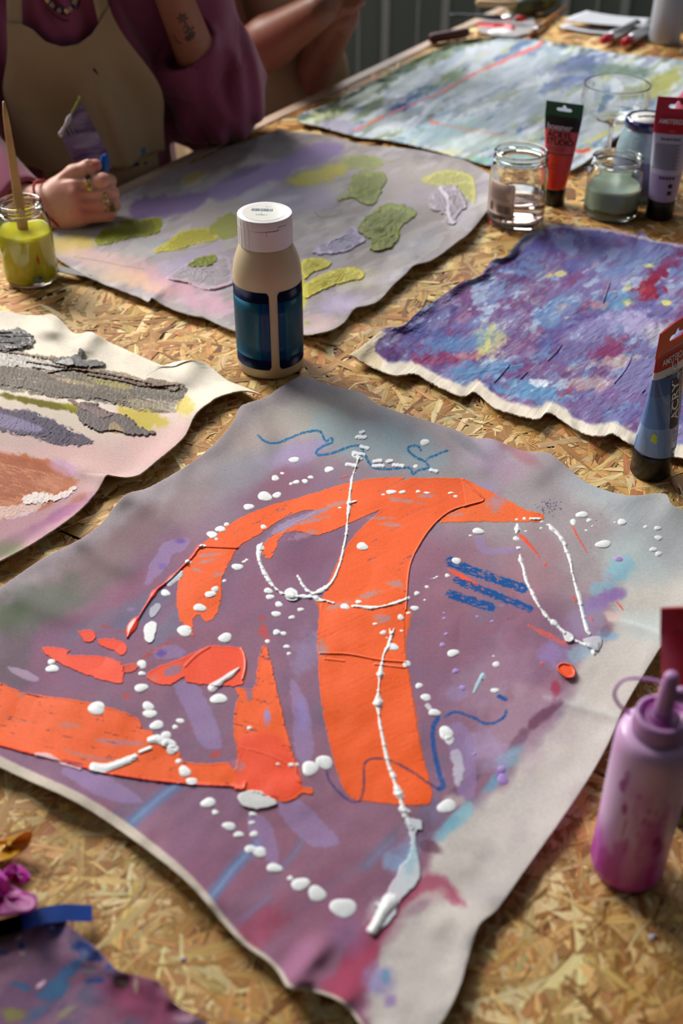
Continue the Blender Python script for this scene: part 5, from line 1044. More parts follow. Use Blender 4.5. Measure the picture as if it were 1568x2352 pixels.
# ---- coupe glass with fine fluting
def coupe():
    P = T(1390, 390); Y = P.y; t = thing('coupe_glass', 'empty fluted coupe glass on a thin stem, between the paint jars', 'glass', P, rz_cam(P))
    H = zat(1418, 192, Y); R = 79*mpp(W(1420, 195, Y)); zb = zat(1412, 282, Y); zw = zat(1415, 232, Y)
    seg = 96
    out = [(0, .0), (.034, .0), (.0345, .0012), (.02, .0028), (.006, .005), (.0035, .010), (.0030, zb*.5), (.0032, zb*.93), (.008, zb+.001), (R*.45, zb+.0058), (R*.78, zb+(zw-zb)*.35), (R*.96, zb+(zw-zb)*.8), (R, zw+.006), (R*.985, zb+(H-zb)*.75), (R*.95, H)]
    inn = [(R*.945, H+.0005), (R*.95-.0012, H)] + [(R*.985-.0012, zb+(H-zb)*.75), (R-.0012, zw+.006), (R*.96-.0012, zb+(zw-zb)*.8+.0004), (R*.78-.0012, zb+(zw-zb)*.35+.001), (R*.45, zb+.0075), (R*.2, zb+.0050), (0, zb+.0048)]
    k_ = next(i for i, q in enumerate(out) if q[1] == zb+.001)
    so = crom(out[k_:], 6).tolist(); si = [(max(0, (r-.0011)), z+(.0011 if r < R*.5 else .0003)) for r, z in so[::-1] if r > .012]
    bm = lathe([(a, b) for a, b in out[:k_]+so]+[(R*.95-.0005, H+.0004)]+si+[(0, zb+.0052)], seg)
    for v in bm.verts:
        r = math.hypot(v.co.x, v.co.y)
        if r > R*.3 and v.co.z > zb:
            a = math.atan2(v.co.y, v.co.x); q = 1+.011*math.cos(24*a)*math.sin(math.pi*min(1, max(0, (v.co.z-zb)/(H-zb)))); v.co.x *= q; v.co.y *= q
    obj('glass_body', bm, M('thin_glass', (1, 1, 1), .01, trans=1.0, ior=1.3), t)
coupe()

# ---- paint tubes
def paint_tube(label, px, pyb, pyt, ang, capr, w, bands, header, texts=(), rects=(), capz=.03, hd=.030, cap_label=None, hole=True, arch=0.0, extra=None):
    """tube standing on its cap; ang turns its flat front, bands = (z0, z1, material) as fractions of the sleeve"""
    P = T(px, pyb); Y = P.y; t = thing('paint_tube', label, 'paint tube', P, math.radians(ang), 'acrylic paint tubes standing on their caps')
    H = zat(px, pyt, Y); z0 = capz; zc = H-hd      # sleeve z0..zc, flat header zc..H
    r0 = capr*.96
    def surf(th, z, off=0.0):
        q = min(1, max(0, (z-z0)/(zc-z0))); a = r0+(w-r0)*(q**.8); b = r0*(1-q**1.3)+.0012
        e = 1.0; c, s = math.cos(th), math.sin(th)
        return ((a+off)*c, (b+off)*s, z)
    bm = bmesh.new(); seg = 56; zs = sorted(set([z0, z0+.002] + [z0+(zc-z0)*k/26 for k in range(27)] + [z0+(zc-z0)*b[0] for b in bands] + [z0+(zc-z0)*b[1] for b in bands]))
    rows = [[bm.verts.new(surf(2*math.pi*i/seg, z)) for i in range(seg)] for z in zs]
    mats = []
    for b in bands:
        if b[2] not in mats: mats.append(b[2])
    for k, (a, b) in enumerate(zip(rows[:-1], rows[1:])):
        q = ((zs[k]+zs[k+1])/2-z0)/(zc-z0); mi = 0
        for bb in bands:
            if bb[0] <= q < bb[1]: mi = mats.index(bb[2])
        for i in range(seg):
            f = bm.faces.new((a[i], a[(i+1) % seg], b[(i+1) % seg], b[i])); f.material_index = mi
    bm.faces.new(rows[0][::-1]); bm.faces.new(rows[-1])
    bmesh.ops.recalc_face_normals(bm, faces=bm.faces)
    sl = obj('sleeve', bm, mats, t)
    # header: flat plate with a hanging hole, cut from a curve
    cu = bpy.data.curves.new('h', 'CURVE'); cu.dimensions = '2D'; cu.fill_mode = 'BOTH'; cu.extrude = .0008
    def spl(pts):
        s = cu.splines.new('POLY'); s.points.add(len(pts)-1)
        for p_, q_ in zip(s.points, pts): p_.co = (q_[0], q_[1], 0, 1)
        s.use_cyclic_u = True
    top = [(w-(2*w)*k/10, hd+arch*math.sin(math.pi*k/10)) for k in range(11)]
    spl([(-w, -.001), (w, -.001)] + top)
    if hole:
        hw = w*.42; zc2 = hd*.52; hh = hd*.115
        spl(crom([(-hw, zc2), (-hw*.8, zc2+hh), (-hw*.32, zc2+hh*1.1), (-hw*.22, zc2+hh*2.0), (0, zc2+hh*2.8), (hw*.22, zc2+hh*2.0), (hw*.32, zc2+hh*1.1), (hw*.8, zc2+hh), (hw, zc2), (hw*.8, zc2-hh*.9), (0, zc2-hh), (-hw*.8, zc2-hh*.9)], 4, True).tolist())
    ob = bpy.data.objects.new('h', cu); COL.objects.link(ob); dg = bpy.context.evaluated_depsgraph_get(); dg.update()
    me = bpy.data.meshes.new_from_object(ob.evaluated_get(dg)); bpy.data.objects.remove(ob)
    me.transform(Matrix.Translation((0, 0, zc)) @ Matrix.Rotation(math.pi/2, 4, 'X')); me.materials.clear()
    obj('header', me, header, t, False)
    capm = M('black_tube_cap', S(14, 14, 16), .28)
    c = obj('cap', lathe([(0, 0), (capr*.93, 0), (capr, .0015), (capr*1.0, capz*.9), (capr*.97, capz), (r0*.9, capz+.001), (0, capz+.001)], 56), capm, t)
    def fn(x, z):
        # x metres along the front, z height; wraps the sleeve
        if z > zc: return (x, -.0012, z)
        q = min(1, max(0, (z-z0)/(zc-z0))); a = r0+(w-r0)*(q**.8)
        lim = max(-.999, min(.999, x/a)); th = -math.acos(lim); p = surf(th, z, .0004); return p
    k = 0
    for (items, m_) in texts: place_text(items, fn, sl, 'lettering', m_)
    for (rs, m_, nm) in rects: rects_obj(nm, rs, fn, m_, sl)
    if extra: extra(t, sl, fn, zc, z0, H)
    return t
redh = M('crimson_sleeve', S(182, 16, 34), .36, coat=.1); whb = M('white_sleeve_band', S(206, 208, 214), .28, coat=.4)
bl1 = M('blue_sleeve', S(56, 112, 176), .24, coat=.6); bl2 = M('light_blue_sleeve', S(104, 146, 200), .24, coat=.6); bl3 = M('deep_blue_sleeve', S(40, 92, 160), .24, coat=.6)
navy2 = M('navy_strip', S(10, 18, 62), .45); wht = M('tube_white_ink', S(226, 232, 240), .5)
def blue_extra(t, sl, fn, zc, z0, H):
    blot('paint_drop', -.020, z0+.024, .0018, .0062, fn, M('lime_drop', S(190, 200, 30), .2), sl, 4)
H_ = zat(1500, 742, T(1492, 1082).y)
paint_tube('blue acrylic paint tube with crimson top standing on its black cap, at right edge', 1492, 1082, 742, 44, .0205, .0305,
    [(0, .30, bl2), (.30, .62, bl1), (.62, .79, bl3), (.79, .86, whb), (.86, 1.01, redh)], redh, capz=.029, hd=.026, arch=.004,
    texts=[([('ACRYLIC', .0155, .0045, .070, 1, .00025, 1.0, 1.0)], wht), ([('AMSTERDAM', .0088, -.0205, H_-.0375, 0, .0001, .98, .86)], M('tube_white_ink')), ([('Standard Series', .0052, -.0150, H_-.052, 0, 0, .95, .9)], grey_ink),
           ([('+++', .009, -.002, .034, 0, .0001, .9, 1), ('ACRYLFARBE', .003, -.002, .046, 0, 0, 1, 1), ('ACRYLIQUE', .003, -.002, .050, 0, 0, 1, 1), ('CYAAN 572', .003, -.002, .054, 0, 0, 1, 1)], grey_ink),
           ([('ACRYLFARBE ACRYLIQUE', .0045, .0125, .072, 1, 0, .9, 1.0)], navy2), ([('ALL', .004, -.0040, H_-.0435, 0, 0, 1, 1)], M('pale_red_ink', S(214, 120, 120), .5))],
    rects=[([(-.0075+.0, .062, .0065, H_-.056)], navy2, 'name_strip'), ([(-.003, .0340, .014, .062)], M('pale_panel', S(128, 150, 196), .4), 'pale_panel')][:1], extra=blue_extra)
lil = M('lilac_sleeve', S(166, 150, 196), .28, coat=.4)
H3 = zat(1515, 224, T(1512, 497).y)
paint_tube('lilac acrylic tube with crimson top, beside the green jar at right edge', 1512, 497, 224, -10, .0200, .0290,
    [(0, .33, lil), (.33, .80, M('lilac_white_sleeve', S(186, 184, 206), .3, coat=.4)), (.80, 1.01, redh)], redh, capz=.029, hd=.026,
    texts=[([('AMSTERDAM', .0088, -.022, H3-.036, 0, .0001, .98, .86)], M('tube_white_ink')), ([('Standard Series', .0052, -.016, H3-.058, 0, .0001, .95, .9)], grey_ink), ([('ALL', .0055, -.006, H3-.047, 0, 0, 1, 1)], M('pale_red_ink'))],
    rects=[([(-.022, H3-.064-.0018*k, .014-(k % 3)*.002, H3-.0633-.0018*k) for k in range(20)], grey_ink, 'small_print'), ([(-.010+.0045*k, .062, -.007+.0045*k, .066) for k in range(5)] + [(.004, .040, .010, .046), (.004, .050, .010, .056)], black, 'symbols')])
gr = M('green_header', S(14, 86, 58), .3); bk = M('black_sleeve', S(22, 20, 24), .3); co = M('coral_sleeve', S(226, 82, 84), .3, coat=.3); orr = M('orange_red_sleeve', S(236, 52, 22), .28, coat=.3)
H4 = zat(1278, 236, T(1271, 466).y); z4 = .026; L4 = H4-.021-z4
paint_tube('orange red acrylic tube with green header, standing behind the pink water jar', 1271, 466, 236, -24, .0158, .0275,
    [(0, .50, orr), (.50, .515, bk), (.515, .82, co), (.82, 1.01, bk)], gr, capz=z4, hd=.021,
    texts=[([('boesner', .0125, -.022, z4+L4*.83, 0, .0003, .95, .95)], M('pink_white_ink', S(226, 190, 200), .5)), ([('ACRYL', .0118, -.020, z4+L4*.725, 0, .0003, 1.05, .98), ('STUDIO', .0118, -.020, z4+L4*.63, 0, .0003, 1.0, .95)], black), ([('leuchtrot', .0036, -.011, z4+L4*.34, 0, 0, 1, 1), ('rouge', .0036, -.011, z4+L4*.29, 0, 0, 1, 1)], M('dark_red_ink', S(120, 30, 20), .5))],
    rects=[([(-.019, z4+L4*(.60-.018*k), .014-(k % 2)*.006, z4+L4*(.60-.018*k)+.0006) for k in range(4)], M('dark_red_ink'), 'small_print')])
pk = M('pink_sleeve', S(206, 130, 176), .3, coat=.4)
pt_ = paint_tube('pink paint tube with crimson top, leaning behind the magenta squeeze bottle', 1592, 1868, 1402, -6, .0195, .0260, [(0, .62, pk), (.62, .70, whb), (.70, 1.01, redh)], redh, capz=.026, hd=.022,
    texts=[([('AMSTERDAM', .0080, -.017, .118, 0, 0, 1, .86)], M('tube_white_ink'))])

pt_.rotation_euler = (0, math.radians(-8.6), math.radians(-6)); pt_.location.z += .0029

# ---- magenta squeeze bottle
def squeeze():
    P = T(1437, 1988); Y = P.y; t = thing('squeeze_bottle', 'translucent squeeze bottle with magenta paint and open nozzle, lower right on the board', 'bottle', P, rz_cam(P))
    R = 84*mpp(P); zs = zat(1500, 1700, Y); zr = zat(1507, 1640, Y); zn = zat(1520, 1548, Y)
    rr = 63*mpp(W(1508, 1640, Y))
    prof = [(0, .003), (R*.6, .002), (R*.84, .0), (R*.95, .003), (R, .010)] + [(R, .010+(zs-.010)*k/40) for k in range(1, 41)] + [(R*.985, zs+.003), (R*.93, zs+.007), (R*.82, zs+.010), (0, zs+.010)]
    bm = lathe(prof, 120); me = bpy.data.meshes.new('body'); bm.to_mesh(me); bm.free()
    co_ = np.zeros(len(me.vertices)*3); me.vertices.foreach_get('co', co_); co_ = co_.reshape(-1, 3)
    th = np.arctan2(co_[:, 0], -co_[:, 1]); x = th*R*2600; z = co_[:, 2]*2600; zz = co_[:, 2]/zs
    c = np.empty((len(z), 4), np.float32); base = np.array((218, 178, 224)); mag = np.array((184, 48, 172)); deep = np.array((150, 18, 128))
    n = fbm(x, z, 45, 3, 4, 90, 2.6); a = np.clip(sstep(.55, .05, zz)*.75 + sstep(.48, .66, n)*.55*sstep(.95, .6, zz), 0, 1)
    rgb = base*(1-a[:, None])+mag*a[:, None]
    for (tx, tz, rx, rz2, al) in [(-32, .80, .12, .05, .9), (-28, .88, .10, .06, .6), (-20, .66, .07, .04, .95), (-4, .80, .04, .014, .9), (4, .73, .05, .012, .7), (14, .70, .05, .014, .8), (24, .69, .05, .016, .8), (10, .62, .05, .02, .7), (18, .60, .05, .02, .7), (6, .52, .04, .016, .5), (36, .46, .12, .05, .9), (44, .40, .10, .06, .8), (26, .78, .04, .012, .6), (34, .76, .04, .012, .6), (40, .66, .04, .014, .6), (-14, .5, .04, .10, .5), (-8, .4, .05, .08, .4)]:
        d = np.hypot((np.degrees(th)-tx)/57.3/rx, (zz-tz)/rz2)+(fbm(x, z, 12, 7, 3)-.5)*1.0; k = al*(1-sstep(.7, 1.1, d)); rgb = rgb*(1-k[:, None])+deep*k[:, None]
    c[:, :3] = lin(rgb/255.0); c[:, 3] = .5
    at = me.attributes.new('paint', 'FLOAT_COLOR', 'POINT'); at.data.foreach_set('color', c.ravel())
    m = bpy.data.materials.new('milky_magenta_plastic'); m.use_nodes = True; nt = m.node_tree; b = nt.nodes['Principled BSDF']
    a_ = nt.nodes.new('ShaderNodeAttribute'); a_.attribute_name = 'paint'; nt.links.new(a_.outputs['Color'], b.inputs['Base Color'])
    b.inputs['Roughness'].default_value = .28; b.inputs['Subsurface Weight'].default_value = .3; b.inputs['Subsurface Scale'].default_value = .006; b.inputs['Subsurface Radius'].default_value = (1, .5, 1)
    obj('body', me, m, t)
    mil = M('milky_cap', S(184, 140, 190), .3, sss=.4, sssr=(1, .6, 1)); mg = M('magenta_residue', S(170, 40, 160), .25)
    z0 = zs+.008
    col = obj('collar', lathe([(rr*.9, z0), (rr*1.02, z0), (rr*1.03, z0+.004), (rr*1.0, zr-.003), (rr*.96, zr), (rr*.80, zr+.0005), (rr*.78, zr-.002), (rr*.5, zr-.002), (rr*.3, zr+.003), (0, zr+.004)], 72), mil, t)
    for (ra, rw, zz_) in ((rr*.80, .0022, zr-.0006), (rr*.52, .0016, zr+.0002), (rr*.36, .0016, zr+.003)):
        obj('paint_ring', tube_path([(ra*math.cos(a), ra*math.sin(a), zz_) for a in np.linspace(0.3 if ra < rr*.7 else 0, 2*math.pi-(.9 if ra < rr*.7 else 0), 60)], rw*.5, 8), mg, col)
    obj('nozzle', lathe([(rr*.42, zr+.001), (rr*.36, zr+.006), (rr*.31, zr+(zn-zr)*.6), (rr*.26, zn-.002), (rr*.20, zn), (0, zn)], 32), mil, t)
    st = crom([(-.0185, .0, z0+.008), (-.027, .000, z0+.014), (-.031, .004, zr+.004), (-.026, .008, zr+.013), (-.012, .010, zr+.016), (.0, .008, zr+.017), (.006, .006, zr+.018)], 8)
    s = obj('cap_strap', tube_path([tuple(p) for p in st], .0011, 8), mil, t)
    cp = obj('nozzle_cap', lathe([(0, .0), (.0048, 0), (.005, .001), (.0042, .009), (0, .010)], 24), mil, t); cp.location = (.007, .007, zr+.012); cp.rotation_euler = (.5, .3, 0)
squeeze()

# ---- stick in the yellow jar
def stick():
    A = W(52, 520, Pj.y+.001); B = W(8, 233, Pj.y+.012)
    d = (A-B).normalized(); A2 = A+d*.060
    # keep the foot inside the jar
    L = (A2-B).length; bm = bmesh.new(); n = 14; rows = []
    sd = Vector((1, 0, 0)); sd = (sd-d*sd.dot(d)).normalized(); up = d.cross(sd)
    for i in range(n+1):
        q = i/n; c = B+(A2-B)*q; w = .0030+.0050*min(1, q*1.15)**.8; th = .0026+.0008*q
        if i == 0: w *= .45; th *= .5
        if i == 1: w *= .95
        rows.append([bm.verts.new(c+sd*w*math.cos(a)*(1 if abs(math.cos(a)) > .2 else 1)+up*th*math.sin(a)) for a in np.linspace(0, 2*math.pi, 13)[:-1]])
    for a, b in zip(rows[:-1], rows[1:]):
        for k in range(12): bm.faces.new((a[k], a[(k+1) % 12], b[(k+1) % 12], b[k]))
    bm.faces.new(rows[0]); bm.faces.new(rows[-1]); bmesh.ops.recalc_face_normals(bm, faces=bm.faces)
    bmesh.ops.translate(bm, vec=-A2, verts=bm.verts)
    o = obj('stirring_stick', bm, wood_mat('stick_wood', S(190, 148, 96), S(206, 166, 112), 30, 1, .5)); o.location = A2
    tag(o, 'pale wooden stick standing in the jar of yellow paint water', 'stick')
    rg = random.Random(8); bm = bmesh.new()
    for k in range(13):
        q = .52+.018*k; c = (A2-B)*(q-1); box(bm, c+sd*(-.0052)+up*-.0018, (.0008, .0006, .0016+.001*rg.random()), 0)
    obj('printed_marks', bm, black, o, False)
stick()

# ---- palette knife lying behind the yellow jar
def poly_plate(name, pts3, th, mt, parent=None, bev=0.0, off=None):
    """thin solid plate from 3D outline points"""
    bm = bmesh.new(); vs = [bm.verts.new(p) for p in pts3]; f = bm.faces.new(vs); bm.normal_update()
    if f.normal.z < 0: f.normal_flip()
    r = bmesh.ops.solidify(bm, geom=[f], thickness=th); bmesh.ops.recalc_face_normals(bm, faces=bm.faces)
    return obj(name, bm, mt, parent, False)
steel = M('steel', (0.62, 0.64, 0.68), .22, metal=1.0)
kn = thing('palette_knife', 'slim steel palette knife poking out from behind the yellow jar', 'palette knife', T(150, 618))
K0 = T(150, 618)
poly_plate('blade', [tuple(T(a, b, .0105)-K0) for a, b in [(118, 606), (150, 613), (180, 621), (212, 633), (196, 634), (160, 629), (118, 619)]], .0012, steel, kn)
hb = tube_path([T(a, b, .0125)-K0 for a, b in [(122, 612), (90, 605), (60, 598), (20, 588)]], [.0018, .004, .006, .005], 12)
obj('handle', hb, M('knife_wood', S(120, 84, 52), .4), kn)

# ---- far end of the table
def lying_brush(label, a, b, ha, hb_, rmax, hc, fc, bc, ferr=.16, bris=.12, flat=1.0, bl_label=None):
    """brush from handle end a to bristle tip b (photo px), heights above the table"""
    A = T(a[0], a[1], ha); B = T(b[0], b[1], hb_); t = thing('paintbrush', label, 'paintbrush', B); d = A-B; L = d.length; d.normalize()
    rel = lambda q: tuple(d*(L*q))
    hd_ = tube_path([rel(q) for q in (bris+ferr, bris+ferr+.1, .5, .7, .9, 1.0)], [rmax*.8, rmax, rmax*.95, rmax*.7, rmax*.55, rmax*.3], 12); obj('handle', hd_, hc, t)
    obj('ferrule', tube_path([rel(q) for q in (bris, bris+ferr*.5, bris+ferr)], [rmax*1.15, rmax*1.05, rmax*.85], 12), fc, t)
    obj('bristles', tube_path([rel(q) for q in (0, bris*.4, bris*.8, bris)], [rmax*.5, rmax*1.25, rmax*1.3, rmax*1.1], 12), bc, t)
silver = M('ferrule_metal', (0.75, 0.75, 0.77), .25, metal=1.0)
# palette sheet with wet paint
pp = [(1095, 62), (1110, 45), (1140, 34), (1190, 30), (1225, 40), (1230, 60), (1215, 76), (1180, 84), (1130, 80), (1104, 74)]
c0 = T(1160, 60)
pl = thing('paint_palette', 'clear plastic palette with wet red and white paint at the far table end', 'palette', c0)
poly_plate('palette_sheet', [tuple(T(a, b, .004)-c0) for a, b in pp], .0015, M('clear_sheet', S(190, 190, 194), .15, coat=.5), pl)
def dollop(name, px, py, rx, ry, h, mt, parent, c0, z=.004, seed=1, ang=0):
    bm = bmesh.new(); rg = random.Random(seed); C0 = T(px, py, z); n = 28; m_ = mpp(C0); ph = [rg.uniform(0, 6.28) for _ in range(3)]
    rows = []
    for j in range(7):
        q = j/6; rr = math.cos(q*math.pi/2); row = []
        for i in range(n):
            a = 2*math.pi*i/n; k = 1+.16*math.sin(2*a+ph[0])+.12*math.sin(3*a+ph[1])+.06*math.sin(5*a+ph[2])
            x = rx*m_*rr*k*math.cos(a); y = ry*m_*rr*k*math.sin(a)
            row.append(bm.verts.new((x*math.cos(ang)-y*math.sin(ang), x*math.sin(ang)+y*math.cos(ang), h*math.sin(q*math.pi/2)*(1+.15*math.sin(3*a+ph[0])*(1-q)))))
        rows.append(row)
    for a, b in zip(rows[:-1], rows[1:]):
        for i in range(n): bm.faces.new((a[i], a[(i+1) % n], b[(i+1) % n], b[i]))
    bmesh.ops.remove_doubles(bm, verts=bm.verts, dist=1e-6); bmesh.ops.recalc_face_normals(bm, faces=bm.faces)
    o = obj(name, bm, mt, parent); o.location = C0-(c0 if c0 is not None else Vector((0, 0, 0))); return o
dollop('white_paint', 1150, 71, 26, 26, .004, M('wet_white', S(236, 236, 240), .12), pl, c0, seed=3); dollop('red_paint', 1130, 58, 34, 22, .003, M('wet_red', S(206, 40, 50), .14), pl, c0, seed=4); dollop('red_paint', 1168, 62, 14, 20, .006, M('wet_red'), pl, c0, seed=5)
lying_brush('black handled flat brush with red paint, resting across the clear palette', (1030, 33), (1210, 44), .018, .016, .0052, M('black_lacquer', S(28, 30, 40), .25), silver, M('red_bristles', S(190, 44, 34), .3), .17, .15)
lying_brush('wooden brush with pale ferrule lying between palette and papers', (1303, 12), (1216, 82), .006, .007, .0058, wood_mat('brush_wood', S(150, 96, 52), S(172, 116, 66), 30, 1, .35), silver, M('brown_bristles', S(130, 88, 52), .6), .14, .13)
# burgundy stick at the table edge
PA = T(986, 89, .011); PB = T(1076, 74, .011); bm = tube_path([PA-PA, (PB-PA)*.03, (PB-PA)*.1, (PB-PA)*.9, (PB-PA)*.97, PB-PA], [.004, .009, .0105, .0105, .009, .004], 18)
o = obj('pastel_stick', bm, M('burgundy_stick', S(72, 22, 26), .5, noise=(80, .5, S(50, 16, 18)))); o.location = PA; tag(o, 'thick dark burgundy stick lying on the far table edge', 'stick')
# papers
def sheet(label, pts, z, mt, curl=.004):
    Q = [T(a, b, z) for a, b in pts]; c = sum(Q, Vector())/4; n = 12; V = []
    for i in range(n+1):
        for j in range(n+1):
            u, v = i/n, j/n; p = Q[0]*(1-u)*(1-v)+Q[1]*u*(1-v)+Q[2]*u*v+Q[3]*(1-u)*v
            p = p-c; p.z += curl*((2*u-1)**2)*.8+curl*.4*math.sin(5*v+2*u); V.append(p)
    F = [(i*(n+1)+j, (i+1)*(n+1)+j, (i+1)*(n+1)+j+1, i*(n+1)+j+1) for i in range(n) for j in range(n)]
    bm = bmesh.new(); me = pymesh('s', V, F); bm.from_mesh(me); bmesh.ops.solidify(bm, geom=list(bm.faces), thickness=.0004)
    o = obj('paper_sheet', bm, mt); o.location = c; tag(o, label, 'paper', None); return o
pm = M('white_paper', S(196, 198, 206), .8)
sheet('white sheet of paper with torn left end, under the folded sheet', [(1284, 66), (1416, 84), (1440, 76), (1300, 54)], .003, pm, .004)
sheet('folded white sheet of paper on top, beside the tall milky bottle', [(1294, 50), (1480, 66), (1494, 46), (1346, 26)], .014, pm, .004)
# small metal tubes with crimson caps
def small_tube(label, a, b):
    A = T(a[0], a[1], .012); B = T(b[0], b[1], .012); t = thing('small_paint_tube', label, 'paint tube', A, group='small metal paint tubes by the papers'); d = B-A
    obj('cap', tube_path([Vector(), d*.02, d*.16, d*.20], [.006, .0085, .0095, .009], 16), M('crimson_cap', S(176, 20, 52), .3), t)
    al = M('tube_aluminium', (0.55, 0.55, 0.58), .35, metal=.8)
    bm = tube_path([d*.20, d*.24, d*.3, d*.6, d*.92, d*.97], [.007, .010, .0115, .011, .011, .010], 18)
    obj('sleeve', bm, al, t)
    obj('crimp', tube_path([d*.95, d*.965, d*1.0], [.0112, .0114, .0105], 16), M('black_crimp', S(24, 24, 30), .4), t)
small_tube('small aluminium paint tube with crimson cap, nearer the papers', (1383, 94), (1462, 56)); small_tube('small aluminium paint tube with crimson cap, nearer the tall milky bottle', (1432, 99), (1500, 62))
# tall milky bottle
P = T(1524, 96); t = thing('plastic_bottle', 'tall milky white plastic bottle at the far end of the table', 'bottle', P, rz_cam(P)); R = 36*mpp(P); Hh = zat(1536, -70, P.y)
obj('body', lathe([(0, .001), (R*.9, 0), (R, .006), (R, Hh*.72), (R*.95, Hh*.78), (R*.6, Hh*.86), (R*.4, Hh*.88), (0, Hh*.88)], 48), M('milky_plastic', S(176, 180, 190), .4, sss=.5, sssr=(1, 1, 1)), t)
obj('cap', lathe([(R*.45, Hh*.87), (R*.47, Hh*.88), (R*.45, Hh), (0, Hh)], 32), M('white_cap_plastic'), t)
P = T(1592, 128); t = thing('paint_bottle', 'dark blue bottle cut off by the right edge, next to the milky bottle', 'bottle', P); R = 26*mpp(P)
obj('body', lathe([(0, .001), (R*.9, 0), (R, .004), (R, .10), (R*.5, .115), (0, .115)], 32), M('dark_blue_bottle', S(30, 36, 110), .3), t); obj('cap', lathe([(R*.5, .112), (R*.5, .135), (0, .135)], 24), M('black_tube_cap'), t)
# olive streaked tube and wooden roller handle at the very end
A = T(1176, 22, .020); B = T(1276, 2, .020)
t = thing('paint_tube', 'dark paint tube smeared with olive at the far table end', 'paint tube', A); d = B-A
obj('sleeve', tube_path([Vector(), d*.05, d*.2, d*.55, d*.6], [.012, .019, .020, .019, .016], 20), M('dark_smeared', S(52, 54, 50), .4, noise=(40, .9, S(96, 98, 40))), t)
obj('tail', tube_path([d*.58, d*.75, d*.95, d*1.0], [.017, .015, .011, .008], 20), M('olive_smeared', S(112, 112, 42), .45, noise=(50, .8, S(60, 62, 50))), t)
A = T(1092, 22, .058); B = T(1190, 22, .050)
A = W(1092, 6, 2.75); B = W(1186, 10, 2.75)
o = obj('wooden_handle', tube_path([Vector(), (B-A)*.06, (B-A)*.5, (B-A)*.9, (B-A)*1.0], [.004, .008, .007, .009, .007], 14), wood_mat('handle_wood', S(176, 148, 104), S(196, 168, 124), 30, 1, .4)); o.location = A; tag(o, 'pale wooden tool handle resting over the dark olive tube', 'tool handle')
# pink bottle at right edge
P = T(1562, 330); t = thing('squeeze_bottle', 'pink squeeze bottle with round nozzle behind the lilac tube', 'bottle', P, rz_cam(P)); R = 25*mpp(P); Hh = zat(1566, 178, P.y)
pkm = M('pink_bottle', S(222, 120, 150), .18, coat=.6, sss=.2)
obj('body', lathe([(0, .001), (R*.9, 0), (R, .005), (R, Hh*.60), (R*.9, Hh*.70), (R*.55, Hh*.80), (R*.38, Hh*.86), (0, Hh*.86)], 40), pkm, t); obj('nozzle', lathe([(R*.36, Hh*.85), (R*.30, Hh*.90), (R*.38, Hh*.93), (R*.40, Hh*.97), (R*.25, Hh), (0, Hh)], 32), pkm, t)
# splashes on the board
for (px, py, r, c, nm, lb_) in [(1472, 104, 9, S(226, 70, 70), 'paint_splash', 'small coral paint splash on the board below the metal tubes'), (1497, 2151, 8, S(206, 206, 224), 'paint_splash', 'single white paint drop on the board under the magenta bottle'), (420, 2203, 6, S(190, 160, 200), 'paint_splash', 'tiny lilac paint drop on the board at lower left')]:
    o = dollop(nm, px, py, r, r, .0008, M('splash_%d' % px, c, .2), None, None, z=0.0, seed=px); tag(o, lb_, 'paint splash')

# ---- lower left corner: tape, petals, wrapper
def ribbon(name, label, cat, pts, wv, h, mt, th=.0006, parent=None):
    """strip through px points with half-width vector, heights per point"""
    c = T(pts[0][0], pts[0][1], 0); bm = bmesh.new(); rows = []
    for (x, y, z), w in zip(pts, wv):
        rows.append([bm.verts.new(T(x+w[0]*k, y+w[1]*k, z)-c) for k in (-1, -.33, .33, 1)])
    for a, b in zip(rows[:-1], rows[1:]):
        for i in range(3): bm.faces.new((a[i], b[i], b[i+1], a[i+1]))
    bmesh.ops.solidify(bm, geom=list(bm.faces), thickness=th); bmesh.ops.recalc_face_normals(bm, faces=bm.faces)
    o = obj(name, bm, mt, parent, True); o.location = c; tag(o, label, cat); return autosmooth(o, 50)
ribbon('tape_strip', 'strip of blue tape lying across the corner painting at lower left', 'tape', [(-40, 2142, .014), (0, 2132, .014), (50, 2117, .014), (100, 2102, .013), (150, 2096, .011), (212, 2098, .008)], [(2, 18), (2, 19), (3, 18), (3, 19), (2, 20), (0, 19)], 0, M('blue_tape', S(24, 84, 190), .35, noise=(60, .5, S(16, 66, 160))))
def petal(parent, name, c, px0, py0, pts, z0, z1, mt, seed, curl=.01):
    P = crom(pts, 5, True); V = []; F = []; n = len(P); rg = random.Random(seed); C = P.mean(0); K = 6
    for j in range(K):
        q = j/K
        for i in range(n):
            x, y = P[i]*(1-q)+C*q; hh = z0+(z1-z0)*(1-q)*(.5+.5*math.sin(i/n*6.28*2+seed))+curl*q*math.sin(i/n*6.28*3+seed)*.3
            V.append(T(x, y, hh)-c)
    V.append(T(C[0], C[1], z0)-c)
    for j in range(K-1):
        for i in range(n): F.append((j*n+i, j*n+(i+1) % n, (j+1)*n+(i+1) % n, (j+1)*n+i))
    for i in range(n): F.append(((K-1)*n+i, (K-1)*n+(i+1) % n, K*n))
    bm = bmesh.new(); bm.from_mesh(pymesh('p', V, F)); bmesh.ops.solidify(bm, geom=list(bm.faces), thickness=.0006); bmesh.ops.recalc_face_normals(bm, faces=bm.faces)
    return obj(name, bm, mt, parent)
c = T(20, 2050)
fl_ = thing('crumpled_tissue', 'crumpled bright magenta tissue on the blue tape, lower left edge', 'tissue', c)
mgp = M('magenta_tissue', S(150, 16, 130), .45, sss=.2, noise=(40, .4, S(120, 8, 100)))
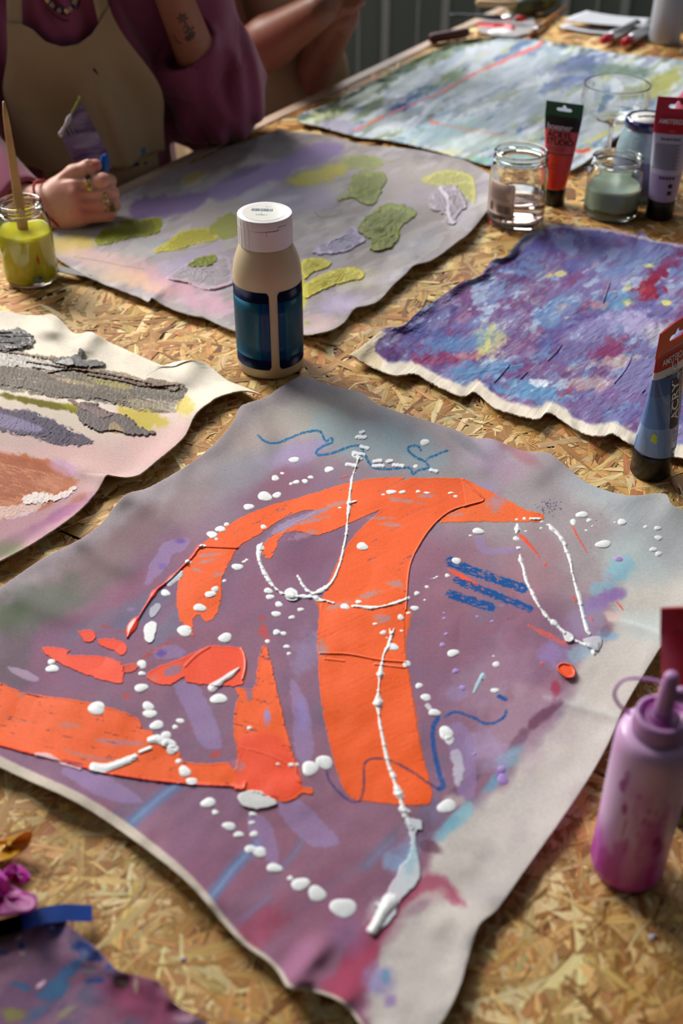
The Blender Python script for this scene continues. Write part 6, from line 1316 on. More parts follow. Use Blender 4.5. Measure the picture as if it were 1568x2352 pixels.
petal(fl_, 'fold', c, 0, 0, [(-60, 2040), (-20, 2010), (20, 2030), (60, 2050), (84, 2060), (80, 2090), (40, 2100), (-20, 2106), (-60, 2095)], .017, .026, mgp, 1, .008)
petal(fl_, 'fold', c, 0, 0, [(8, 2000), (30, 1984), (55, 1992), (70, 2010), (66, 2028), (40, 2030), (14, 2020)], .012, .026, mgp, 2, .010)
petal(fl_, 'fold', c, 0, 0, [(-60, 1990), (-20, 1984), (10, 2010), (24, 2040), (0, 2060), (-50, 2050)], .018, .040, M('magenta_tissue_light', S(196, 70, 180), .4, sss=.3), 3, .014)
c = T(20, 1950)
w_ = thing('candy_wrapper', 'folded amber yellow wrapper lying above the magenta tissue, left edge', 'wrapper', c)
petal(w_, 'wrapper_sheet', c, 0, 0, [(-60, 1935), (0, 1930), (40, 1918), (66, 1908), (75, 1914), (70, 1935), (55, 1955), (20, 1975), (-20, 1982), (-60, 1975)], .006, .018, M('amber_foil', S(206, 146, 30), .25, coat=.6, sss=.2, noise=(60, .5, S(176, 116, 20))), 4, .012)
# loose thread between the paintings
th = crom([(0, 1288), (60, 1254), (140, 1216), (200, 1190), (250, 1168)], 6)
o = obj('thread', tube_path([T(a, b, .004)-T(140, 1216) for a, b in th], .0003, 6), M('thread_fibre', S(196, 184, 160), .6)); o.location = T(140, 1216); tag(o, 'long pale thread lying over the board seam between two paintings', 'thread')
th = crom([(368, 1052), (385, 1050), (410, 1056), (440, 1058)], 6)
o = obj('thread', tube_path([T(a, b, .004)-T(400, 1052) for a, b in th], .0003, 6), M('thread_fibre')); o.location = T(400, 1052); tag(o, 'short loose thread at the frayed edge of the cream painting', 'thread')
# ------------------------------------------------------------------ smooth bodies from blended limbs (surface nets)
def nets(F, lo, h):
    """mesh of the zero surface of the grid F (negative inside)"""
    nx, ny, nz = F.shape; ins = F < 0
    c = [(i, j, k) for i in (0, 1) for j in (0, 1) for k in (0, 1)]
    cnt = sum(ins[i:nx-1+i, j:ny-1+j, k:nz-1+k].astype(np.int8) for i, j, k in c)
    act = (cnt > 0) & (cnt < 8); ci = np.argwhere(act); vid = np.full(act.shape, -1, np.int64); vid[act] = np.arange(len(ci))
    acc = np.zeros((len(ci), 3)); num = np.zeros(len(ci))
    edges = [(a, b) for a in c for b in c if a < b and sum(abs(np.subtract(a, b))) == 1]
    for a, b in edges:
        fa = F[ci[:, 0]+a[0], ci[:, 1]+a[1], ci[:, 2]+a[2]]; fb = F[ci[:, 0]+b[0], ci[:, 1]+b[1], ci[:, 2]+b[2]]
        m = (fa < 0) != (fb < 0); t = np.where(m, fa/(fa-fb+1e-12), 0)[:, None]
        p = np.array(a)+(np.array(b)-np.array(a))*t; acc[m] += p[m]; num[m] += 1
    V = (ci+acc/num[:, None])*h+np.array(lo)
    Q = []
    for ax in range(3):
        u, v = [(1, 2), (2, 0), (0, 1)][ax]
        sl0 = [slice(None)]*3; sl1 = [slice(None)]*3; sl0[ax] = slice(0, -1); sl1[ax] = slice(1, None)
        d = ins[tuple(sl0)] != ins[tuple(sl1)]; e = np.argwhere(d)
        e = e[(e[:, u] > 0) & (e[:, v] > 0) & (e[:, u] < F.shape[u]-1) & (e[:, v] < F.shape[v]-1)]
        if len(e) == 0: continue
        def g(du, dv):
            q = e.copy(); q[:, u] += du; q[:, v] += dv; return vid[q[:, 0], q[:, 1], q[:, 2]]
        quad = np.stack([g(-1, -1), g(0, -1), g(0, 0), g(-1, 0)], -1)
        fl = ~ins[e[:, 0], e[:, 1], e[:, 2]]; quad[fl] = quad[fl][:, ::-1]; Q.append(quad)
    return V, np.vstack(Q)
def cone(X, a, b, ra, rb):
    a = np.array(a, np.float32); b = np.array(b, np.float32); d = b-a; t = np.clip(((X-a)@d)/(d@d+1e-12), 0, 1)
    return np.sqrt((((X-a)-t[..., None]*d)**2).sum(-1))-(ra+(rb-ra)*t)
def ell(X, c, r, R=None):
    p = X-np.array(c, np.float32)
    if R is not None: p = p@np.array(R, np.float32)
    r = np.array(r, np.float32); k0 = np.sqrt(((p/r)**2).sum(-1)); k1 = np.sqrt(((p/(r*r))**2).sum(-1)); return k0*(k0-1)/(k1+1e-9)
def smin(a, b, k):
    h = np.clip(0.5+0.5*(b-a)/k, 0, 1); return b*(1-h)+a*h-k*h*(1-h)
def field(prims, lo, hi, h, post=None):
    """prims: ('c', a, b, ra, rb, k) cones, ('e', centre, radii, R, k) ellipsoids; k blend radius"""
    lo = np.array(lo, float); n = np.ceil((np.array(hi)-lo)/h).astype(int)+1
    g = np.stack(np.meshgrid(*[lo[i]+h*np.arange(n[i]) for i in range(3)], indexing='ij'), -1).astype(np.float32)
    D = None
    for p in prims:
        d = cone(g, *p[1:5]) if p[0] == 'c' else ell(g, *p[1:4])
        D = d if D is None else smin(D, d, p[-1])
    if post is not None: D = post(g, D)
    return nets(D, lo, h)
def npmesh(name, parts):
    """one mesh from (verts, quads) lists"""
    k = 0; V = []; Q = []
    for v, q in parts: V.append(v); Q.append(q+k); k += len(v)
    V = np.vstack(V).astype(np.float32); Q = np.vstack(Q).astype(np.int32)
    me = bpy.data.meshes.new(name); me.vertices.add(len(V)); me.vertices.foreach_set('co', V.ravel()); me.loops.add(Q.size); me.loops.foreach_set('vertex_index', Q.ravel())
    me.polygons.add(len(Q)); me.polygons.foreach_set('loop_start', np.arange(0, Q.size, 4, dtype=np.int32)); me.polygons.foreach_set('use_smooth', np.ones(len(Q), bool)); me.update(calc_edges=True); me.validate(); return me
def relax(V, Q, it=2, lam=.5):
    n = len(V); E = np.vstack([Q[:, [0, 1]], Q[:, [1, 2]], Q[:, [2, 3]], Q[:, [3, 0]]]); V = V.copy()
    deg = np.bincount(E.ravel(), minlength=n).astype(float)
    for _ in range(it):
        s = np.zeros_like(V)
        for a in range(3): s[:, a] = np.bincount(E[:, 0], V[E[:, 1], a], n)+np.bincount(E[:, 1], V[E[:, 0], a], n)
        V += lam*(s/np.maximum(deg, 1)[:, None]-V)
    return V
def setcol(me, rgb, g=.3):
    at = me.attributes.new('paint', 'FLOAT_COLOR', 'POINT'); c = np.empty((len(me.vertices), 4), np.float32); c[:, :3] = rgb; c[:, 3] = g; at.data.foreach_set('color', c.ravel())
def cloth_field(g, dirs, amp, seed=0):
    """soft drapery folds: warped ridges; dirs list of (unit vector across the folds, wavelength)"""
    out = 0
    for i, (v, wl) in enumerate(dirs):
        v = np.array(v, np.float32); v = v/np.linalg.norm(v)
        w = g@v; ph = 1.6*np.sin(g[..., 2]*17+i*2+seed)+1.3*np.sin(g[..., 0]*23+g[..., 1]*11+i+seed)
        out = out+np.sin(w/wl*6.28+ph)*(0.5+0.5*np.sin(g[..., 0]*14-g[..., 2]*19+seed+i))
    return out*amp

def skin_mat(name, wst=.0):
    m = bpy.data.materials.new(name); m.use_nodes = True; nt = m.node_tree; b = nt.nodes['Principled BSDF']; N = nt.nodes.new; L = nt.links.new
    a = N('ShaderNodeAttribute'); a.attribute_name = 'paint'; tc = N('ShaderNodeTexCoord'); n = N('ShaderNodeTexNoise'); n.inputs['Scale'].default_value = 130; n.inputs['Detail'].default_value = 4
    L(tc.outputs['Object'], n.inputs['Vector']); r = N('ShaderNodeMapRange'); r.inputs[1].default_value = .3; r.inputs[2].default_value = .7; r.inputs[3].default_value = .93; r.inputs[4].default_value = 1.06; L(n.outputs[0], r.inputs[0])
    x = N('ShaderNodeMix'); x.data_type = 'RGBA'; x.blend_type = 'MULTIPLY'; x.inputs[0].default_value = 1; L(a.outputs['Color'], x.inputs[6]); L(r.outputs[0], x.inputs[7]); L(x.outputs[2], b.inputs['Base Color'])
    b.inputs['Roughness'].default_value = .48; b.inputs['Subsurface Weight'].default_value = .25; b.inputs['Subsurface Radius'].default_value = (1, .35, .2); b.inputs['Subsurface Scale'].default_value = .004
    v = N('ShaderNodeTexVoronoi'); v.inputs['Scale'].default_value = 900; L(tc.outputs['Object'], v.inputs['Vector']); bb = N('ShaderNodeBump'); bb.inputs['Strength'].default_value = .12; bb.inputs['Distance'].default_value = .0004
    L(v.outputs['Distance'], bb.inputs['Height']); L(bb.outputs[0], b.inputs['Normal']); return m
skinm = skin_mat('skin')
UPV = Vector((0, SP, CP)); FWV = Vector((0, CP, -SP))

# ------------------------------------------------------------------ person in the mauve sweatshirt
AX = W(185, 330, 1.93)                                     # torso axis at table height
per = thing('person', 'seated person in mauve sweatshirt and cream apron, holding a blue handled spatula', 'person', (AX.x, AX.y, 0))
OFF = Vector((AX.x, AX.y, 0))
Lv = Vector((math.cos(.30), math.sin(.30), 0)); Fv = Vector((math.sin(.30), -math.cos(.30), 0))      # lateral, facing
hip = Vector((AX.x, AX.y+.03, .50)); chest = Vector((AX.x-.005, AX.y+.03, .93)); shc = Vector((AX.x-.004, AX.y+.04, 1.03))
shL = shc-Lv*.17; shR = shc+Lv*.165                        # image left / image right shoulder
elR = W(500, 268, 1.975); wrR = W(378, -60, 1.86)          # raised arm on the right of the photo
elL = W(-150, 470, 1.80); elL.z = .835; elR.z = max(elR.z, .797)
HP = W(190, 460, 1.60); HM = mpp(HP)
def Hp(px, py, d=0.0): return HP+Vector((1, 0, 0))*((px-190)*HM)+UPV*((460-py)*HM)+FWV*(d/1000.0)
wrL = Hp(112, 470, 6)
neck = Vector((shc.x+.01, shc.y-.01, 1.10)); head = Vector((shc.x+.03, shc.y-.05, 1.25))
# hand, grasping: back of the hand to the viewer, thumb on top
mm = .001
def hc(a, b, ra, rb, k=5): return ('c', Hp(*a), Hp(*b), ra*mm, rb*mm, k*mm)
PX = .62
hand = [hc((40, 462, 14), (112, 469, 6), 30, 27), hc((112, 462, 6), (150, 452, 2), 25, 22, 10), hc((112, 480, 8), (150, 490, 4), 25, 22, 10),
        hc((140, 450, 2), (176, 432, -5), 20, 14, 12), hc((140, 462, 1), (180, 452, -8), 20, 14.5, 10), hc((140, 480, 2), (180, 474, -6), 20, 15, 10), hc((140, 492, 5), (180, 496, 0), 20, 15.5, 12),
        # thumb
        hc((138, 432, 0), (172, 404, -6), 17, 13.5, 12), hc((172, 403, -6), (203, 391, -8), 12.5, 11, 6), hc((203, 391, -8), (221, 383, -5), 11, 9.3, 5),
        # index
        hc((176, 431, -6), (238, 420, -8), 12.5, 11, 5), hc((238, 420, -8), (247, 412, 10), 12.2, 10.5, 3), hc((247, 412, 10), (232, 408, 24), 10.5, 9, 3),
        # middle
        hc((180, 452, -8), (254, 444, -2), 12.5, 11.2, 4), hc((254, 444, -2), (252, 436, 20), 11.3, 10, 3), hc((252, 436, 20), (234, 430, 30), 9.5, 8.8, 3),
        # ring
        hc((180, 474, -6), (258, 468, 1), 12.5, 11, 4), hc((258, 468, 1), (254, 462, 24), 11, 9.6, 3), hc((254, 462, 24), (236, 455, 32), 9.4, 8.6, 3),
        # little
        hc((178, 496, -1), (248, 490, 6), 12.5, 10, 5), hc((248, 490, 6), (242, 484, 26), 10, 8.8, 3), hc((242, 484, 26), (228, 476, 34), 8.6, 8, 3),
        hc((150, 470, 16), (215, 462, 26), 19, 15, 12)]
def crease(g, D):
    # grooves between the fingers, thumb crease and knuckle dimples
    for (a, b, r, dep) in [((196, 442, -20), (262, 432, -14), 2.2, 2.6), ((196, 464, -20), (268, 457, -10), 2.2, 2.6), ((196, 486, -16), (266, 480, -6), 2.2, 2.6), ((150, 418, -20), (205, 408, -18), 2.4, 2.4), ((186, 395, -22), (188, 406, -20), 1.4, 1.0), ((191, 395, -22), (192, 405, -20), 1.2, .8), ((205, 388, -22), (207, 380, -18), 1.0, .6)]:
        q = cone(g, Hp(*a), Hp(*b), 0, 0); D = D+1.5*dep*mm*np.exp(-(q/(r*2.0*mm))**2)
    for a, dep in [((176, 452, -22), -1.6), ((178, 474, -20), -1.2), ((176, 430, -20), -1.4), ((176, 496, -16), -1.2)]:
        q = np.sqrt(((g-np.array(Hp(*a), np.float32))**2).sum(-1)); D = D+dep*mm*np.exp(-(q/(8*mm))**2)
    return D
pts = [Hp(20, 360, -45), Hp(300, 560, 60)]
allp = np.array([Hp(x, y, d) for x in (30, 292) for y in (350, 545) for d in (-36, 56)])
Vh, Qh = field(hand, allp.min(0), allp.max(0), .0013, crease)
Vh = relax(Vh, Qh, 2, .5)
def skin_rgb(V, spots, base, seed=1):
    c = np.tile(lin(np.array(base)/255.0), (len(V), 1))
    for (p, r, col, a) in spots:
        d = np.sqrt(((V-np.array(p))**2).sum(1)); k = (a*np.exp(-(d/r)**2))[:, None]; c = c*(1-k)+lin(np.array(col)/255.0)*k
    return c
SK = (226, 168, 148); RD = (190, 84, 78)
arm1 = [('c', shR, elR, .046, .038, .02), ('c', elR, wrR, .037, .0255, .015), ('c', wrR, wrR+Vector((-.004, -.004, .03)), .027, .026, .02),
        ('c', hip, chest, .12, .122, .05), ('c', shL+Lv*.04, shR-Lv*.04, .055, .055, .05), ('c', shL, elL, .05, .042, .03), ('c', elL, Hp(45, 462, 14), .042, .029, .02), ('c', chest, neck, .09, .055, .05), ('c', neck, neck+Vector((.01, -.03, .06)), .053, .052, .03),
        ('e', head, (.078, .098, .118), None, .03), ('e', head+Vector((.0, -.045, -.07)), (.05, .05, .045), None, .03), ('c', head+Vector((.005, -.098, .015)), head+Vector((.005, -.112, -.022)), .008, .013, .012),
        ('e', head+Vector((-.080, .01, -.01)), (.010, .02, .032), None, .008), ('e', head+Vector((.080, .01, -.01)), (.010, .02, .032), None, .008),
        ('c', hip, hip+Fv*.36+Vector((-.02, 0, .02)), .10, .07, .05), ('c', hip-Lv*.09, hip-Lv*.12+Fv*.40, .095, .065, .05), ('c', hip+Lv*.09, hip+Lv*.12+Fv*.40, .095, .065, .05)]
arm1 = [q for i, q in enumerate(arm1) if i != 14]
def bb(pr, pad=.03):
    P = []
    for q in pr:
        if q[0] == 'c': P += [np.array(q[1])-max(q[3], q[4]), np.array(q[1])+max(q[3], q[4]), np.array(q[2])-max(q[3], q[4]), np.array(q[2])+max(q[3], q[4])]
        else: P += [np.array(q[1])-np.array(q[2]), np.array(q[1])+np.array(q[2])]
    P = np.array(P); return P.min(0)-pad, P.max(0)+pad
def facial(g, D):
    for sx in (-1, 1):
        e = head+Vector((.03*sx+.004, -.088, .012)); D = D+.010*np.exp(-(((g-np.array(e, np.float32))**2).sum(-1))/(.016**2))
    q = cone(g, head+Vector((-.02, -.094, -.062)), head+Vector((.028, -.094, -.062)), 0, 0); return D+.003*np.exp(-(q/.004)**2)
lo, hi = bb(arm1); Vb, Qb = field(arm1, lo, hi, .0065, facial); Vb = relax(Vb, Qb, 1, .4)
# fine forearm with the tattoo
cheek = head+Vector((.082, -.045, -.045)); kd = (cheek-wrR).normalized(); ks = kd.cross(Vector((0, 1, 0))).normalized(); kb = ks.cross(kd); kp = wrR+Vector((-.004, -.004, .03))
fa = [('c', elR+(wrR-elR)*.25, wrR, .0355, .0265, .01), ('c', wrR, kp, .0265, .024, .015), ('c', kp, kp+kd*.05+kb*.018, .022, .015, .02), ('c', kp, kp+kd*.05-kb*.022, .022, .015, .02)]
for i_, (o_, l_) in enumerate(((.030, .034), (.011, .038), (-.009, .036), (-.028, .030))):
    f0 = kp+kd*.055+kb*o_; f1 = f0+kd*l_+ks*.004; f2 = f1+kd*l_*.45-ks*.020; fa += [('c', f0, f1, .0095, .0085, .006), ('c', f1, f2, .0085, .0075, .003)]
fa += [('c', kp+kb*.02, kp+kd*.03+kb*.045, .013, .011, .010), ('c', kp+kd*.03+kb*.045, kp+kd*.06+kb*.050, .0105, .0085, .004)]
lo, hi = bb(fa, .01); Vf, Qf = field(fa, lo, hi, .0016)
rgb_f = np.tile(lin(np.array((168, 108, 84))/255.0), (len(Vf), 1))
# floral tattoo painted on the forearm where the photo shows it
def to_px(V):
    d = V-np.array((0, 0, TZ+CH)); z = d[:, 1]*CP-d[:, 2]*SP; return 784+FPX*d[:, 0]/z, 1176-FPX*(d[:, 1]*SP+d[:, 2]*CP)/z
tx, ty = to_px(Vf); ink = np.zeros(len(Vf)); fr = (Vf[:, 1] < (elR.y+wrR.y)/2+.02)
def ink_dot(x, y, rx, ry, an=0):
    global ink
    t = math.radians(an); u = ((tx-x)*math.cos(t)+(ty-y)*math.sin(t))/rx; v = (-(tx-x)*math.sin(t)+(ty-y)*math.cos(t))/ry; ink = np.maximum(ink, 1-sstep(.75, 1.1, np.hypot(u, v)))
for a in range(6): ink_dot(419+8*math.cos(a*1.05), 42+8*math.sin(a*1.05), 6.5, 3.2, math.degrees(a*1.05))
for a in range(5): ink_dot(436+8*math.cos(a*1.26+.4), 72+9*math.sin(a*1.26+.4), 7, 3.6, math.degrees(a*1.26+.4))
for q in [(424, 60, 2, 10, 20), (430, 64, 2, 12, -10), (404, 92, 2, 9, -30), (412, 98, 8, 2, 30), (432, 88, 9, 7, 0), (442, 80, 5, 10, 0), (400, 84, 4, 2, 40)]: ink_dot(*q)
ink = ink*fr*.85; rgb_f = rgb_f*(1-ink[:, None])+lin(np.array((44, 36, 46))/255.0)*ink[:, None]
rgb_h = skin_rgb(Vh, [(Hp(225, 384, -16), .010, (204, 80, 66), .7), (Hp(176, 450, -22), .012, RD, .5), (Hp(205, 492, -16), .022, (204, 96, 84), .75), (Hp(185, 470, -20), .016, (206, 112, 100), .5), (Hp(150, 450, -26), .018, (214, 140, 126), .5),
    (Hp(243, 424, -18), .010, (216, 140, 130), .6), (Hp(262, 448, -14), .009, (212, 138, 128), .5), (Hp(250, 500, -8), .014, (204, 110, 98), .6), (Hp(150, 505, -10), .016, (212, 146, 124), .4), (Hp(155, 475, -24), .014, (232, 184, 160), .5)], SK)
rgb_b = np.tile(lin(np.array((186, 128, 106))/255.0), (len(Vb), 1))
me = npmesh('body', [(Vh-np.array(OFF), Qh), (Vf-np.array(OFF), Qf), (Vb-np.array(OFF), Qb)]); setcol(me, np.vstack([rgb_h, rgb_f, rgb_b]))
me.materials.append(skinm); o = bpy.data.objects.new('body', me); COL.objects.link(o); o.parent = per
# thumbnail
nb = bmesh.new(); bmesh.ops.create_uvsphere(nb, u_segments=20, v_segments=12, radius=1.0)
nm = Matrix.Translation(Hp(209, 382, -16.2)-OFF) @ Matrix.Rotation(math.radians(18), 4, FWV) @ Matrix.Diagonal((.0062, .0042, .0052, 1)); bmesh.ops.transform(nb, matrix=nm, verts=nb.verts)
obj('thumbnail', nb, M('nail', S(232, 178, 164), .25, coat=.4), per)
eye = thing('eyes', None, None); eye.parent = per
for sx in (-1, 1):
    for r_, dy, m_ in ((.0125, -.0715, M('eye_white', S(200, 190, 184), .2)), (.0062, -.0788, M('brown_iris', S(70, 44, 28), .15))):
        bm = bmesh.new(); bmesh.ops.create_uvsphere(bm, u_segments=16, v_segments=12, radius=r_); e_ = obj('eye', bm, m_, eye); e_.location = head+Vector((.03*sx+.004, dy, .010))-OFF
obj('lips', tube_path([head+Vector((x_, -.1005+.010*(x_/.022)**2, -.062))-OFF for x_ in np.linspace(-.022, .026, 9)], [.001, .003, .0042, .0046, .004, .0046, .0042, .003, .001], 8), M('lips', S(168, 84, 80), .4), per)
# hair, kept above the frame
hp = [('e', head+Vector((0, .02, .03)), (.098, .112, .118), None, .02), ('c', head+Vector((-.07, .05, 0)), head+Vector((-.075, .06, -.12)), .04, .03, .03), ('c', head+Vector((.07, .05, 0)), head+Vector((.075, .06, -.12)), .04, .03, .03), ('c', head+Vector((0, .08, 0)), head+Vector((0, .09, -.12)), .06, .05, .03)]
lo, hi = bb(hp); hm = M('brown_hair', S(70, 46, 32), .6, bump=(300, .5, .003)); V_, Q_ = field(hp, lo, hi, .006, lambda g, D: np.maximum(D, -ell(g, head+Vector((0, -.08, -.035)), (.066, .09, .085))))
obj('hair', npmesh('hair', [(V_-np.array(OFF), Q_)]), hm, per, None)

# sweatshirt
T0 = [('c', hip+Vector((0, 0, .02)), chest, .145, .150, .05), ('c', shL+Lv*.02, shR-Lv*.02, .085, .085, .07)]
cuffR = W(421, 118, 1.916); cuffL = Hp(48, 462, 14)
sl_ = [('c', shR, elR+(shR-elR)*.12, .080, .072, .05), ('c', W(455, 60, 2.03), elR+Vector((.012, .0, .035)), .066, .066, .05), ('c', elR+Vector((.0, 0, .02)), cuffR, .068, .044, .03), ('c', W(540, 190, 2.0), W(478, 280, 1.99), .040, .052, .04),
       ('c', shL, elL, .085, .075, .05), ('c', elL, cuffL-(cuffL-elL).normalized()*.015, .075, .044, .03)]
pr = T0+sl_+[('c', cuffR-(cuffR-elR).normalized()*.012, cuffR, .0435, .0425, .004)]
def sw(g, D):
    D = D+cloth_field(g, [((1, .3, .25), .045), ((.9, -.2, -.5), .075), ((.2, .3, 1), .11)], .0042, 1.0)
    # long folds down the raised sleeve
    ax = np.array((elR-shR), np.float32); ax /= np.linalg.norm(ax)
    w = (g-np.array(elR, np.float32)); r = np.sqrt((w**2).sum(-1)); D = D+.0035*np.sin(w[..., 0]*150+w[..., 2]*30+2*np.sin(w[..., 2]*28))*np.exp(-(r/.14)**2)
    # cuff groove and openings
    dc = np.array((cuffR-elR).normalized(), np.float32); s = (g-np.array(cuffR, np.float32))@dc; near = np.sqrt(((g-np.array(cuffR, np.float32))**2).sum(-1)) < .12
    D = D+np.where(near, .0035*np.exp(-((s+.050)/.003)**2), 0)
    def cut(D, c, dr, rad, bore):
        dn = np.array(dr, np.float32); w = g-np.array(c, np.float32); s = w@dn; rr = np.sqrt(np.maximum((w**2).sum(-1)-s*s, 0))
        reg = np.maximum(np.maximum(rr-rad, -s), s-.13); D = np.maximum(D, -reg)
        return np.maximum(D, -np.maximum(np.maximum(rr-bore, -s-.03), s-.06))
    D = cut(D, cuffR, (cuffR-elR).normalized(), .056, .0355); D = cut(D, cuffL, (cuffL-elL).normalized(), .060, .033)
    # neck opening
    D = np.maximum(D, -ell(g, neck+Vector((.004, -.02, .0)), (.085, .09, .075)))
    D = np.maximum(D, (TZ-.26)-g[..., 2])
    return np.where(g[..., 2] < TZ+.004, np.maximum(D, np.where(g[..., 1]*0+((g[..., 0]-E0.x)*EN.x+(g[..., 1]-E0.y)*EN.y) > -.035, 1, -1)*.01), D)
lo, hi = bb(pr, .02); V_, Q_ = field(pr, lo, hi, .0042, sw); V_ = relax(V_, Q_, 1, .5)
swm = M('mauve_sweatshirt', S(146, 66, 100), .9, sheen=.3, bump=(900, .25, .0006))
obj('sweatshirt', npmesh('sweatshirt', [(V_-np.array(OFF), Q_)]), swm, per, None)

lg = []
for sd_ in (-1, 1):
    kn_ = hip+Lv*(.12*sd_)+Fv*.40; kn_.z = .50; ft = Vector((kn_.x, kn_.y, .10))-Fv*.04
    lg += [('c', hip+Lv*(.09*sd_), kn_, .105, .072, .04), ('c', kn_, ft, .072, .055, .02)]
    sh_ = field([('c', Vector((ft.x, ft.y, .05)), Vector((ft.x, ft.y, .045))+Fv*.15, .045, .036, .02)], np.array(ft)-.26+np.array((0, 0, .1)), np.array(ft)+.26, .006, lambda g, D: np.maximum(D, .004-g[..., 2]))
    obj('shoe', npmesh('shoe', [(sh_[0]-np.array(OFF), sh_[1])]), M('black_shoe', S(30, 28, 30), .5), per, None)
lo, hi = bb(lg, .02); V_, Q_ = field(lg, lo, hi, .009); obj('trousers', npmesh('trousers', [(V_-np.array(OFF), Q_)]), M('dark_trousers', S(52, 48, 50), .9), per, None)

# apron: sheet wrapped round the torso
def torso_r(th, z, prims, c0, off):
    """distance from the axis to the blended torso surface in direction th"""
    d = np.stack([np.sin(th), -np.cos(th), 0*th], -1); r = np.full(th.shape, .36); base = np.stack([c0[0]+0*z, c0[1]+0*z, z], -1)
    for _ in range(40):
        P = (base+d*r[..., None]).astype(np.float32); D = None
        for p in prims:
            q = cone(P, *p[1:5]) if p[0] == 'c' else ell(P, *p[1:4]); D = q if D is None else smin(D, q, p[-1])
        r = np.maximum(r-(D-off)*.8, .03)
    return r
def sheet_mesh(name, P, th, mt, parent, off0):
    n, m = P.shape[:2]; idx = np.arange(n*m).reshape(n, m); V = (P.reshape(-1, 3)-np.array(off0)); Q = np.stack([idx[:-1, :-1], idx[:-1, 1:], idx[1:, 1:], idx[1:, :-1]], -1).reshape(-1, 4)
    bm = bmesh.new(); bm.from_mesh(npmesh('s', [(V, Q)])); bmesh.ops.solidify(bm, geom=list(bm.faces), thickness=th); bmesh.ops.recalc_face_normals(bm, faces=bm.faces)
    return obj(name, bm, mt, parent)
apm = M('apron_canvas', S(178, 152, 118), .9, bump=(1400, .25, .0006), noise=(9, .35, S(164, 136, 104)))
def px_of(P): 
    d = np.array(P)-np.array((0, 0, TZ+CH)); z = d[..., 1]*CP-d[..., 2]*SP; return 784+FPX*d[..., 0]/z, 1176-FPX*(d[..., 1]*SP+d[..., 2]*CP)/z
na, nz_ = 120, 110; a = np.linspace(-1, 1, na)[None, :]; v = np.linspace(0, 1, nz_)[:, None]
thl = np.radians(-20+ -26*sstep(.0, .9, v)); thr = np.radians(37+26*sstep(.0, .40, v))
th = thl+(thr-thl)*(a+1)/2
def zneck(t):   # scoop between the straps, t in degrees
    return np.interp(t, [-50, -20, -12, -6, 0, 8, 16, 24, 30, 34, 37, 60], [.976, .979, .979, .972, .956, .948, .950, .962, .978, .988, .994, .99])
zt_ = zneck(np.degrees(th)); z = zt_+(.60-zt_)*v
r = torso_r(th, z, T0, (AX.x, AX.y+.03), .009)
fold = .009*np.sin(np.degrees(th)*.16+6*z+2*np.sin(z*14))*sstep(.0, .3, v)+.012*np.exp(-((np.degrees(th)-(22+60*(.9-z)))/7)**2)*sstep(.02, .25, v)-.009*np.exp(-((np.degrees(th)-(12+70*(.9-z)))/6)**2)*sstep(.05, .3, v)+.005*np.exp(-((np.degrees(th)+24-30*(z-.8))/5)**2)*sstep(.05, .3, v)
r = r+fold+.010
r = np.where(z < TZ+.01, np.minimum(r, .150), r)
P = np.stack([AX.x+np.sin(th)*r, AX.y+.03-np.cos(th)*r, z], -1)
apron = sheet_mesh('apron', P, .0016, apm, per, OFF)
for t0, t1, nm in ((-20.5, -12, 0), (29, 37.3, 1)):
    z_ = np.linspace(.965 if nm == 0 else .975, 1.11, 16)[:, None]; tt = np.radians(np.linspace(t0, t1, 5))[None, :]; tt = tt+z_*0; z2 = z_+tt*0
    rr = torso_r(tt, np.minimum(z2, 1.07), T0, (AX.x, AX.y+.03), .012)+.004
    k = sstep(1.03, 1.11, z2); rr = rr*(1-k)+.05*k
    P = np.stack([AX.x+np.sin(tt)*rr, AX.y+.03-np.cos(tt)*rr, z2], -1); sheet_mesh('strap', P, .0016, apm, apron, OFF)
# stains on the apron: short strokes lying on the cloth
def on_apron(px, py):
    # sight line meets the apron surface
    best = None
    xs, ys = px_of(PA_); d = (xs-px)**2+(ys-py)**2; i = np.unravel_index(np.argmin(d), d.shape); return Vector(PA_[i])
PA_ = np.stack([AX.x+np.sin(th)*r, AX.y+.03-np.cos(th)*r, z], -1)
def stain(pts, wdt, mt):
    Q = [on_apron(*q)+Vector((0, -.0030, .001)) for q in pts]; n = len(Q); bm = bmesh.new(); rows = []
    for i, q in enumerate(Q):
        w = wdt*(.5+.5*math.sin(math.pi*(i+.5)/n)); rows.append((bm.verts.new(q-OFF+Vector((0, 0, w))), bm.verts.new(q-OFF-Vector((0, 0, w)))))
    for a_, b_ in zip(rows[:-1], rows[1:]): bm.faces.new((a_[0], b_[0], b_[1], a_[1]))
    obj('paint_stain', bm, mt, apron, False)
stain([(214, 158), (220, 163), (228, 170)], .003, M('stain_violet', S(66, 36, 66), .8)); stain([(288, 374), (305, 368), (320, 358), (336, 342)], .008, M('stain_blue', S(86, 122, 150), .8)); stain([(286, 383), (310, 380), (338, 374)], .003, M('stain_dark', S(40, 40, 50), .7)); stain([(86, 386), (98, 381)], .003, M('stain_teal', S(50, 70, 70), .8))
